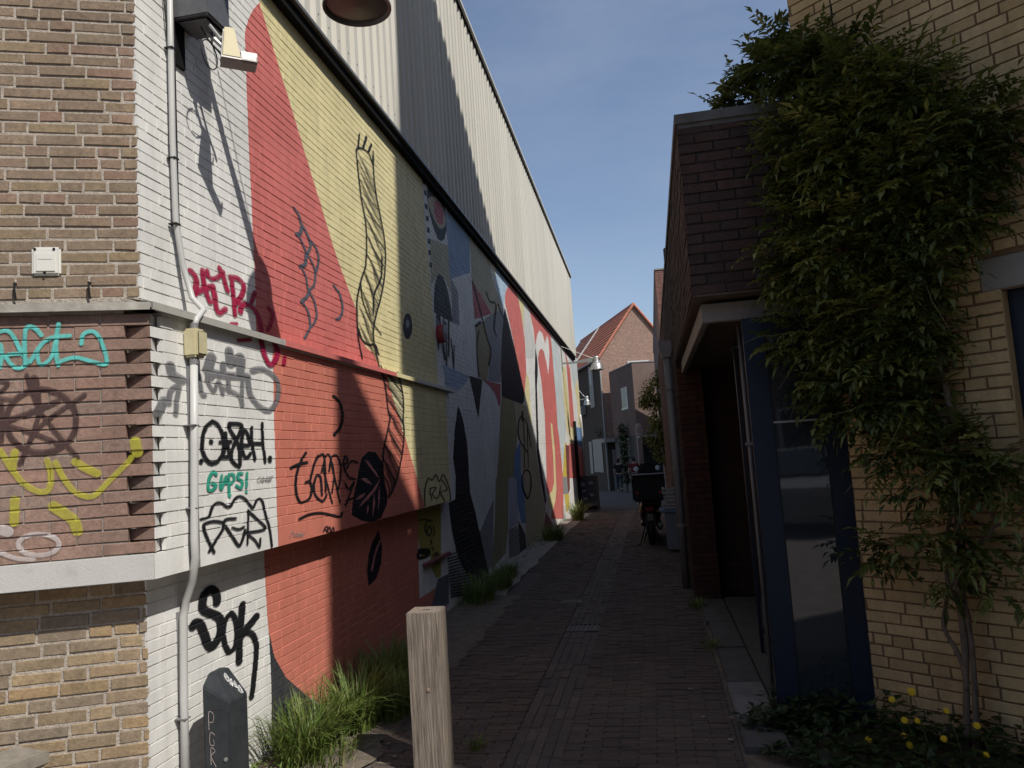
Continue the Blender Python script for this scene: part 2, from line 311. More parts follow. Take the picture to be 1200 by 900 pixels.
# ------------------------------------------------------------------ brickwork
def clip_rect(poly, u0, u1, z0, z1):
    for ax, lim, sg in ((0, u0, 1), (0, u1, -1), (1, z0, 1), (1, z1, -1)):
        out = []; n = len(poly)
        if n == 0: return out
        for i in range(n):
            a = poly[i]; b = poly[(i+1) % n]; da = (a[ax]-lim)*sg; db = (b[ax]-lim)*sg
            if da >= 0: out.append(a)
            if (da >= 0) != (db >= 0):
                t = da/(da-db); out.append((a[0]+(b[0]-a[0])*t, a[1]+(b[1]-a[1])*t))
        poly = out
    return poly
class Wall:
    def __init__(s, O, U, jd=.007):
        s.O = Vector((O[0], O[1], 0)); u = Vector((U[0], U[1], 0)).normalized(); s.U = u; s.N = Vector((u.y, -u.x, 0)); s.jd = jd
        s.rows = []; s.ang = math.atan2(u.y, u.x)
    def P(s, u, z, d=0.): return s.O+s.U*u+s.N*d+Vector((0, 0, z))
    def lay(s, z0, z1, u0, u1, pitch, joint, L, rng, bond='wild', holes=(), depvar=.0015, start=None, stop=None):
        n = int(round((z1-z0)/pitch)); pitch = (z1-z0)/n
        for i in range(n):
            za = z0+i*pitch; zb = za+pitch-joint
            a0 = u0 if start is None else start(i); a1 = u1 if stop is None else stop(i)
            us = []; 
            if bond == 'wild':
                u = a0-rng.random()*L*.6; first = True
                while u < a1:
                    l = L if rng.random() < .72 else L*.5-joint*.5
                    us.append((u, u+l)); u += l+joint
            else:
                u = math.floor((a0)/(L+joint))*(L+joint)-((L+joint)*.5 if i % 2 else 0)
                while u < a1: us.append((u, u+L)); u += L+joint
            row = []
            for a, b in us:
                segs = [(max(a, a0), min(b, a1))]
                for ha, hb, hz0, hz1 in holes:
                    if zb > hz0+.01 and za < hz1-.01:
                        ns = []
                        for p, q in segs:
                            if q <= ha or p >= hb: ns.append((p, q)); continue
                            if p < ha: ns.append((p, ha))
                            if q > hb: ns.append((hb, q))
                        segs = ns
                for p, q in segs:
                    if q-p > .015: row.append((p, q, rng.uniform(-depvar, depvar), rng.random()))
            s.rows.append((za, zb, row))
        s.rows.sort(key=lambda r: r[0])
    def depth(s, u, z):
        d = np.full(u.shape, -s.jd)
        for za, zb, row in s.rows:
            mk = (z >= za) & (z <= zb)
            if not mk.any() or not row: continue
            st = np.array([r[0] for r in row]); en = np.array([r[1] for r in row]); dp = np.array([r[2] for r in row])
            uu = u[mk]; k = np.clip(np.searchsorted(st, uu, 'right')-1, 0, len(st)-1)
            d[mk] = np.where((uu >= st[k]) & (uu <= en[k]), dp[k], -s.jd)
        return d
    def emit(s, parent, pick_mat, mats, single=None, budget=0, name='brick', thick=.02, rng=None, stuff_name='bricks', jit=.0015):
        """single bricks become objects sharing mesh data, the rest one joined part"""
        rng = rng or random.Random(5); cache = {}; used = 0; mb = MB()
        M = parent_world(parent).inverted()
        for za, zb, row in s.rows:
            for a, b, dp, sd in row:
                mi = pick_mat((a+b)/2, (za+zb)/2)
                if mi is None: continue
                h = zb-za; l = b-a
                if single and used < budget and single((a+b)/2, (za+zb)/2):
                    key = (round(l, 3), round(h, 4), rng.randrange(3), mi)
                    if key not in cache:
                        q = MB(); brick_faces(q, l, h, thick, rng)
                        me = bpy.data.meshes.new(name); me.from_pydata(q.v, [], q.f); me.materials.append(mats[mi]); me.update(); cache[key] = me
                    o = bpy.data.objects.new(name, cache[key]); COL.objects.link(o)
                    o.parent = parent; o.matrix_parent_inverse = M
                    o.location = s.P((a+b)/2, (za+zb)/2, dp); o.rotation_euler = (0, 0, s.ang)
                    used += 1
                else:
                    j = [rng.uniform(-jit, jit) for _ in range(8)]
                    f = [s.P(a+j[0], za+j[1], dp), s.P(b+j[2], za+j[3], dp), s.P(b+j[4], zb+j[5], dp), s.P(a+j[6], zb+j[7], dp)]
                    g = [p-s.N*thick for p in f]
                    mb.face(f, mi, sd)
                    for i in range(4):
                        k = (i+1) % 4; mb.face((f[i], g[i], g[k], f[k]), mi, sd)
        if mb.f:
            o = mb.build(stuff_name, mats, parent, tint=True); o['kind'] = 'stuff'
        return used
    def paint(s, poly, layer, mb, idx=0):
        zs = [p[1] for p in poly]; us = [p[0] for p in poly]; z0, z1, u0, u1 = min(zs), max(zs), min(us), max(us)
        off = .0008*layer+.00001*idx
        for ri, (za, zb, row) in enumerate(s.rows):
            zn = s.rows[ri+1][0] if ri+1 < len(s.rows) else zb
            if zn < z0 or za > z1: continue
            strip = clip_rect(poly, u0-1, u1+1, za, zb)
            if len(strip) >= 3:
                su0 = min(p[0] for p in strip); su1 = max(p[0] for p in strip); pe = None
                for a, b, dp, sd in row:
                    if pe is not None and 0 < a-pe < .05 and a > su0 and pe < su1:
                        c = clip_rect(strip, pe, a, za, zb)
                        if len(c) >= 3: mb.face([s.P(u, z, off-s.jd) for u, z in c], 0, 0)
                    pe = b
                    if b < su0 or a > su1: continue
                    c = clip_rect(strip, a, b, za, zb)
                    if len(c) >= 3:
                        mb.face([s.P(u, z, off+dp) for u, z in c], 0, 0)
                        for i in range(len(c)):      # paint also runs over the brick's edges into the joint
                            (ua, va), (ub, vb) = c[i], c[(i+1) % len(c)]; e = off*.6+.0016
                            for du, dz, hit in ((0, -e, abs(va-za)+abs(vb-za) < 1e-6), (0, e, abs(va-zb)+abs(vb-zb) < 1e-6), (-e, 0, abs(ua-a)+abs(ub-a) < 1e-6), (e, 0, abs(ua-b)+abs(ub-b) < 1e-6)):
                                if hit: mb.face([s.P(ua, va, off+dp), s.P(ua+du, va+dz, off-s.jd), s.P(ub+du, vb+dz, off-s.jd), s.P(ub, vb, off+dp)], 0, 0)
            if row and 0 < zn-zb < .03:
                c = clip_rect(poly, row[0][0], row[-1][1], zb, zn)
                if len(c) >= 3: mb.face([s.P(u, z, off-s.jd) for u, z in c], 0, 0)
    def spray(s, strokes, res, off, mb, fu=1.):
        """spray strokes; fu narrows or widens the nib along the wall"""
        strokes = [([(p[0]*fu, p[1]) for p in st], w) for st, w in strokes]
        pts = [p for st, w in strokes for p in st]; wm = max(w for st, w in strokes)
        u0 = min(p[0] for p in pts)-wm-res; u1 = max(p[0] for p in pts)+wm+res; z0 = min(p[1] for p in pts)-wm-res; z1 = max(p[1] for p in pts)+wm+res
        nu = int((u1-u0)/res)+2; nz = int((z1-z0)/res)+2
        ug = u0+np.arange(nu)*res; zg = z0+np.arange(nz)*res; Ug, Zg = np.meshgrid(ug, zg)
        D = np.full(Ug.shape, 9.)
        for st, w in strokes:
            st = smooth(st)
            for (ax, az), (bx, bz) in zip(st, st[1:]):
                i0 = max(0, int((min(ax, bx)-w-u0)/res)-1); i1 = min(nu, int((max(ax, bx)+w-u0)/res)+3)
                k0 = max(0, int((min(az, bz)-w-z0)/res)-1); k1 = min(nz, int((max(az, bz)+w-z0)/res)+3)
                uu = Ug[k0:k1, i0:i1]; zz = Zg[k0:k1, i0:i1]; dx, dz = bx-ax, bz-az; L2 = dx*dx+dz*dz+1e-12
                t = np.clip(((uu-ax)*dx+(zz-az)*dz)/L2, 0, 1)
                d = np.hypot(uu-ax-t*dx, zz-az-t*dz)-w/2
                D[k0:k1, i0:i1] = np.minimum(D[k0:k1, i0:i1], d)
        dep = s.depth(Ug/fu, Zg)+off
        soft = max(.004, res*.8); D = D-soft
        ins = D < 0
        cnt = ins[:-1, :-1].astype(int)+ins[1:, :-1]+ins[:-1, 1:]+ins[1:, 1:]
        def pt(k, i): return s.P(ug[i]/fu, zg[k], dep[k, i])
        cv = lambda d: min(1., max(0., -d/(2*soft)))
        for k, i in zip(*np.nonzero(cnt)):
            c = [(k, i), (k, i+1), (k+1, i+1), (k+1, i)]
            if cnt[k, i] == 4: mb.face([pt(*q) for q in c]); mb.cov += [cv(D[q]) for q in c]; continue
            out = []; co = []
            for q in range(4):
                a, b = c[q], c[(q+1) % 4]; da, db = D[a], D[b]
                if da < 0: out.append(pt(*a)); co.append(cv(da))
                if (da < 0) != (db < 0):
                    t = da/(da-db); out.append(pt(*a).lerp(pt(*b), t)); co.append(0.)
            if len(out) >= 3: mb.face(out); mb.cov += co
def smooth(st, n=4):
    if len(st) < 3: return st
    out = []; m = len(st)
    for i in range(m-1):
        p0 = st[max(i-1, 0)]; p1 = st[i]; p2 = st[i+1]; p3 = st[min(i+2, m-1)]
        for k in range(n):
            t = k/n
            out.append(tuple(.5*((2*p1[j])+(p2[j]-p0[j])*t+(2*p0[j]-5*p1[j]+4*p2[j]-p3[j])*t*t+(3*p1[j]-p0[j]-3*p2[j]+p3[j])*t**3) for j in (0, 1)))
    return out+[st[-1]]
def brick_faces(q, l, h, th, rng, ch=.0022):
    """front at y=0, body to +y, chamfered and slightly uneven"""
    j = lambda: rng.uniform(-.0026, .0026)
    x, z = l/2, h/2
    o = [(-x+j(), -z+j()), (x+j(), -z+j()), (x+j(), z+j()), (-x+j(), z+j())]
    f = [(a+(ch if a < 0 else -ch), 0+j()*.4, b+(ch if b < 0 else -ch)) for a, b in o]
    g = [(a, ch, b) for a, b in o]; k = [(a, th, b) for a, b in o]
    n = len(q.v); q.v += f+g+k
    q.f.append((n, n+1, n+2, n+3))
    for i in range(4):
        e = (i+1) % 4; q.f.append((n+i, n+4+i, n+4+e, n+e)); q.f.append((n+4+i, n+8+i, n+8+e, n+4+e))

# ------------------------------------------------------------------ mural and graffiti outlines, in metres along and up each wall
POLYS=[
 ('M','red',1,[(1.298,4.797),(2.419,3.332),(2.805,2.95),(2.831,2.699),(2.906,2.38),(1.102,2.452),(1.106,2.895),(1.102,3.058),(1.089,3.663),(1.087,4.113),(1.087,4.439),(1.102,4.505),(1.14,4.591),(1.201,4.685)]),
 ('M','yellow',1,[(1.298,4.797),(1.384,5.022),(1.859,5.323),(5.331,5.416),(5.065,5.104),(5.052,4.32),(5.137,3.88),(5.252,2.534),(2.906,2.38),(2.831,2.699),(2.805,2.95),(2.419,3.332)]),
 ('M','red',3,[(2.796,2.827),(2.847,2.726),(3.003,2.661),(3.139,2.64),(3.281,2.528),(2.881,2.487),(2.824,2.698)]),
 ('M','orangered',1,[(1.106,1.466),(1.099,1.084),(1.109,0.855),(1.123,0.702),(1.18,0.537),(1.316,0.378),(1.552,0.213),(1.85,0.021),(2.121,-0.185),(2.588,-0.473),(4.798,-0.583),(5.1,0.155),(5.116,0.337),(4.107,0.328),(4.137,0.749),(4.223,1.215)]),
 ('M','charcoal',1,[(1.123,0.702),(1.18,0.537),(1.316,0.378),(1.552,0.213),(2.121,-0.185),(2.588,-0.473),(2.07,-0.633),(1.096,-0.22),(1.132,0.4)]),
 ('M','slate',1,[(4.786,0.41),(5.225,0.388),(5.155,0.077),(4.43,0.128)]),
 ('M','ochre',1,[(4.197,1.178),(5.063,1.184),(4.899,0.416),(4.722,0.421),(4.558,0.564),(4.56,0.68),(4.224,0.703),(4.167,0.912)]),
 ('M','black',2,[(3.063,1.098),(3.134,0.957),(3.093,0.818),(2.975,0.718),(2.772,0.679),(2.756,0.799),(2.806,0.929),(2.918,1.031)]),
 ('M','petal',3,[(3.122,1.019),(2.967,0.907),(2.87,0.781),(2.84,0.798),(2.951,0.933),(3.065,1.013)]),
 ('M','grey',1,[(6.102,3.984),(6.467,3.85),(6.443,3.402),(6.096,3.382),(6.093,3.569)]),
 ('M','beige',1,[(5.249,4.247),(6.052,4.38),(6.069,4.021),(6.084,3.963),(6.073,3.771),(5.84,3.876),(5.572,3.899),(5.346,3.784),(5.171,3.683),(5.18,3.92)]),
 ('M','black',2,[(5.207,4.73),(5.263,4.877),(5.397,4.997),(5.585,5.08),(5.765,5.084),(5.933,5.003),(6.016,4.891),(6.069,4.75),(6.049,4.57),(5.916,4.429),(5.762,4.351),(5.609,4.337),(5.474,4.391),(5.351,4.485),(5.261,4.587)]),
 ('M','beige',3,[(5.231,4.714),(5.356,4.792),(5.569,4.857),(5.809,4.859),(5.952,4.802),(6.04,4.707),(5.972,4.6),(5.797,4.516),(5.642,4.496),(5.475,4.538),(5.346,4.597),(5.245,4.646)]),
 ('M','dullred',4,[(5.48,4.762),(5.655,4.844),(5.834,4.833),(5.944,4.765),(5.883,4.626),(5.757,4.555),(5.596,4.558),(5.493,4.626)]),
 ('M','black',2,[(5.054,5.047),(5.165,5.075),(5.159,5.011),(5.048,4.984)]),
 ('M','black',2,[(5.06,4.909),(5.171,4.936),(5.164,4.872),(5.054,4.847)]),
 ('M','black',2,[(5.1,4.785),(5.211,4.81),(5.205,4.747),(5.093,4.723)]),
 ('M','black',2,[(5.106,4.624),(5.218,4.647),(5.211,4.584),(5.1,4.562)]),
 ('M','black',2,[(5.117,4.485),(5.228,4.506),(5.222,4.444),(5.11,4.423)]),
 ('M','black',2,[(5.134,4.353),(5.246,4.373),(5.239,4.31),(5.127,4.291)]),
 ('M','black',2,[(5.135,4.219),(5.247,4.237),(5.24,4.175),(5.128,4.158)]),
 ('M','black',2,[(5.136,4.086),(5.247,4.102),(5.24,4.04),(5.129,4.025)]),
 ('M','black',2,[(5.151,3.944),(5.263,3.959),(5.256,3.897),(5.144,3.883)]),
 ('M','blue',1,[(6.038,5.108),(7.415,5.176),(7.361,4.745),(7.267,4.293),(7.307,4.31),(6.08,3.945),(6.072,4.091),(6.066,4.297),(6.071,4.611),(6.088,4.809)]),
 ('M','lightblue',1,[(5.453,2.786),(6.009,2.779),(6.901,2.768),(6.852,2.77),(6.596,2.658),(6.207,2.524),(5.539,2.539),(5.537,2.665)]),
 ('M','beige',1,[(7.397,5.171),(9.267,5.091),(8.791,4.948),(8.858,4.654),(9.312,4.377),(9.728,4.212),(8.74,3.959),(7.341,4.221),(7.384,4.445)]),
 ('M','dullred',2,[(7.341,4.221),(8.685,3.949),(7.378,3.642)]),
 ('M','darkbeige',1,[(7.39,3.532),(8.075,3.741),(8.385,3.309),(7.985,2.795),(7.358,2.799)]),
 ('M','grey',1,[(8.391,3.331),(8.082,3.763),(8.74,3.959),(9.728,4.212),(9.415,3.642),(9.038,2.863),(8.034,2.8)]),
 ('M','black',2,[(5.234,3.368),(5.249,3.527),(5.333,3.718),(5.443,3.838),(5.572,3.899),(5.72,3.891),(5.862,3.83),(5.963,3.715),(6.028,3.575),(6.098,3.39)]),
 ('M','black',3,[(4.345,3.065),(4.333,3.028),(4.312,2.991),(4.282,2.959),(4.247,2.932),(4.209,2.913),(4.169,2.903),(4.132,2.902),(4.099,2.911),(4.073,2.929),(4.054,2.953),(4.045,2.984),(4.046,3.018),(4.057,3.055),(4.077,3.09),(4.105,3.122),(4.139,3.149),(4.177,3.169),(4.217,3.181),(4.255,3.183),(4.289,3.175),(4.317,3.158),(4.337,3.133),(4.346,3.101)]),
 ('M','grey',4,[(4.256,3.077),(4.252,3.064),(4.243,3.052),(4.231,3.041),(4.217,3.032),(4.201,3.025),(4.184,3.021),(4.168,3.02),(4.154,3.022),(4.142,3.027),(4.134,3.035),(4.13,3.045),(4.129,3.056),(4.134,3.068),(4.142,3.08),(4.153,3.091),(4.167,3.101),(4.183,3.108),(4.2,3.112),(4.216,3.113),(4.231,3.111),(4.243,3.106),(4.251,3.098),(4.256,3.088)]),
 ('M','black',3,[(9.894,4.266),(10.281,3.982),(10.904,3.42),(11.255,3.021),(11.444,2.85),(11.311,2.682),(11.04,2.621),(9.06,2.638),(9.194,3.139),(9.038,2.863),(9.415,3.642),(9.673,4.05)]),
 ('M','skyblue',2,[(9.053,4.911),(10.867,4.944),(10.324,4.732),(10.046,4.57),(9.758,4.199),(9.571,4.255),(9.321,4.405),(9.15,4.623)]),
 ('M','yellow',2,[(8.734,4.909),(9.059,4.932),(9.244,4.918),(9.177,4.648),(8.927,4.803)]),
 ('M','red',2,[(10.867,4.944),(11.28,4.886),(11.665,4.527),(11.94,4.014),(11.906,3.592),(11.901,3.553),(11.853,3.299),(11.77,3.1),(11.438,2.859),(11.21,2.98),(11.036,3.22),(10.576,3.758),(10.599,3.74),(10.264,4.09),(9.969,4.349),(10.0,4.499),(10.113,4.605),(10.361,4.74)]),
 ('M','yellow',2,[(11.257,4.893),(12.299,4.879),(12.047,4.547),(11.957,4.157),(11.665,4.527)]),
 ('M','palegrey',2,[(12.325,4.872),(12.902,4.771),(13.203,4.293),(13.471,4.077),(13.251,3.746),(11.936,3.596),(11.961,4.064),(12.062,4.55)]),
 ('M','red',2,[(12.365,4.863),(16.355,4.727),(16.482,4.415),(16.478,4.115),(16.511,4.119),(16.525,3.622),(16.554,2.98),(16.479,2.336),(16.674,2.045),(16.853,1.302),(16.793,0.714),(16.332,-0.006),(14.047,0.201),(14.305,0.486),(13.856,0.75),(13.655,0.906),(13.938,1.629),(14.187,2.668),(14.097,2.707),(14.011,3.31),(13.703,3.755),(13.712,3.928),(13.674,4.096),(13.423,4.045),(13.328,4.388),(12.912,4.723)]),
 ('M','white',3,[(13.423,4.045),(13.828,4.359),(14.262,4.516),(14.735,4.519),(15.132,4.325),(15.586,4.601),(15.859,4.509),(15.846,4.159),(15.975,4.35),(15.615,3.85),(15.348,3.582),(15.135,3.869),(14.799,4.095),(14.374,4.109),(13.97,4.003),(13.735,3.823),(13.681,3.924)]),
 ('M','yellow',3,[(15.102,2.388),(15.401,2.386),(15.553,1.752),(15.38,1.064),(15.35,0.818),(15.011,0.541),(14.255,0.323),(13.716,0.629),(13.894,0.748),(14.518,0.796),(14.996,0.971),(15.145,1.617)]),
 ('M','yellow',2,[(11.849,3.289),(12.17,3.192),(12.088,2.721),(12.141,2.222),(12.55,1.643),(11.965,2.218),(11.539,2.689),(11.427,2.831)]),
 ('M','black',3,[(13.395,4.016),(13.604,3.701),(13.478,3.433),(13.225,3.139),(12.984,2.245),(12.873,1.808),(13.11,1.249),(13.464,0.646),(13.206,0.566),(12.849,1.067),(12.572,1.69),(12.707,2.237),(13.048,3.413)]),
 ('M','paleblue',2,[(16.435,4.609),(17.87,4.755),(18.243,4.372),(18.149,3.661),(18.637,2.936),(18.572,2.391),(17.914,1.902),(17.398,1.533),(16.853,1.302),(16.674,2.045),(16.479,2.336),(16.584,3.031),(16.525,3.622)]),
 ('M','yellow',2,[(18.688,4.147),(19.497,4.175),(19.8,3.139),(19.847,2.424),(18.845,2.124),(18.648,2.393),(18.37,3.085)]),
 ('M','red',2,[(19.695,4.715),(20.91,4.258),(21.001,3.237),(21.027,2.455),(20.839,2.123),(19.411,2.188),(19.708,2.421),(19.903,3.289),(19.922,4.305)]),
 ('M','paleblue',2,[(20.727,4.692),(24.083,4.711),(23.301,4.164),(21.93,3.667),(21.407,4.215)]),
 ('M','yellow',2,[(22.962,4.167),(23.795,3.668),(23.403,2.517),(23.312,2.187),(22.331,2.489),(22.655,3.333),(22.149,3.746)]),
 ('M','deepyellow',2,[(17.829,1.902),(18.309,1.936),(17.886,0.997),(16.816,1.037)]),
 ('M','grey',2,[(16.867,1.035),(18.027,0.992),(17.866,0.539),(16.667,0.598)]),
 ('M','deepyellow',2,[(16.92,0.583),(18.003,0.525),(17.927,0.158),(17.134,0.084)]),
 ('M','yellow',2,[(19.299,2.41),(20.816,2.414),(20.194,1.808),(19.109,1.907)]),
 ('M','midblue',2,[(21.125,2.44),(23.534,2.481),(23.365,1.749),(20.988,1.915)]),
 ('M','red',3,[(18.953,1.907),(20.988,1.915),(22.215,1.902),(22.422,1.751),(24.188,1.747),(23.593,0.802),(20.2,0.876),(18.442,0.944)]),
 ('M','maroon',3,[(18.035,1.871),(18.919,1.857),(18.317,0.633),(17.862,0.533),(17.806,1.093)]),
 ('M','black',2,[(6.105,2.328),(6.298,2.189),(6.468,1.867),(6.474,1.609),(6.454,1.303),(6.463,1.224),(6.681,0.969),(6.959,0.54),(7.162,0.23),(7.262,0.071),(7.206,-0.17),(6.567,-0.004),(6.234,0.136),(5.877,0.354),(5.61,0.578),(5.457,0.84),(5.395,1.089),(5.4,1.164),(5.692,1.19),(5.782,1.438),(5.714,1.688),(5.852,2.009)]),
 ('M','black',2,[(6.815,2.775),(7.648,2.79),(7.224,2.209)]),
 ('M','dullred',3,[(7.647,2.788),(8.068,2.8),(9.036,2.838),(8.891,2.47),(8.761,2.474),(8.521,2.649),(8.148,2.745)]),
 ('M','darkbeige',1,[(8.866,2.393),(9.057,2.631),(10.302,2.64),(10.353,2.056),(9.608,1.146),(8.164,1.217),(8.567,1.817)]),
 ('M','beige',1,[(10.302,2.64),(11.242,2.627),(11.629,2.601),(12.194,2.143),(12.667,1.378),(12.824,0.902),(13.229,0.496),(12.682,0.021),(10.525,-0.002),(10.603,1.25),(10.542,1.818)]),
 ('M','midblue',1,[(9.956,1.726),(10.58,1.915),(10.428,1.105),(10.675,1.247),(10.592,0.439),(10.148,0.482),(9.914,0.753),(9.661,1.287)]),
 ('M','darkbeige',1,[(8.155,1.346),(9.2,1.305),(8.895,0.518),(8.547,0.169),(7.474,0.092),(7.923,0.772)]),
 ('M','lilac',1,[(9.2,1.305),(9.943,1.276),(9.855,0.499),(8.981,0.499)]),
 ('M','grey',1,[(6.831,0.66),(7.912,1.044),(7.551,0.136),(7.214,0.114)]),
 ('M','charcoal',2,[(9.876,0.553),(10.478,0.239),(10.496,-0.139),(9.772,-0.117)]),
 ('M','maroon',2,[(13.241,0.439),(14.524,-0.044),(14.434,-0.2),(12.396,-0.16)]),
 ('P','orangered',1,[(1.18,2.608),(1.155,1.991),(1.151,1.667),(1.148,1.212),(1.153,1.011),(4.99,0.733),(4.34,0.926),(4.129,1.251),(3.63,1.936),(3.621,2.383),(3.56,2.51)]),
 ('P','yellow',1,[(3.524,2.532),(3.608,2.303),(3.638,1.989),(3.63,1.936),(4.129,1.251),(4.34,0.926),(5.167,0.711),(5.134,1.207),(5.184,2.413),(5.234,2.807)]),
 ('P','black',2,[(2.345,1.421),(2.436,1.566),(2.543,1.716),(2.703,1.766),(2.863,1.758),(3.019,1.662),(3.022,1.543),(3.088,1.421),(3.074,1.326),(2.92,1.221),(2.721,1.201),(2.482,1.239),(2.291,1.298)]),
 ('P','petal',3,[(2.603,1.7),(2.682,1.689),(2.837,1.606),(2.915,1.548),(2.859,1.56),(2.702,1.64)]),
 ('P','petal',3,[(2.494,1.56),(2.611,1.56),(2.752,1.5),(2.632,1.516)]),
 ('P','petal',3,[(2.943,1.542),(2.846,1.466),(2.642,1.39),(2.429,1.339),(2.536,1.387),(2.732,1.452)]),
 ('P','petal',3,[(2.374,1.398),(2.465,1.43),(2.595,1.441),(2.513,1.408)]),
 ('P','petal',3,[(2.637,1.352),(2.645,1.313),(2.605,1.273),(2.6,1.316)]),
 ('P','petal',3,[(2.784,1.43),(2.786,1.341),(2.716,1.239),(2.739,1.344)]),
 ('P','petal',3,[(2.907,1.493),(2.907,1.392),(2.848,1.277),(2.87,1.395)]),
 ('P','paleyellow',2,[(3.182,2.535),(3.604,2.58),(3.643,2.068),(3.614,1.894),(3.52,2.063),(3.322,2.283)]),
]
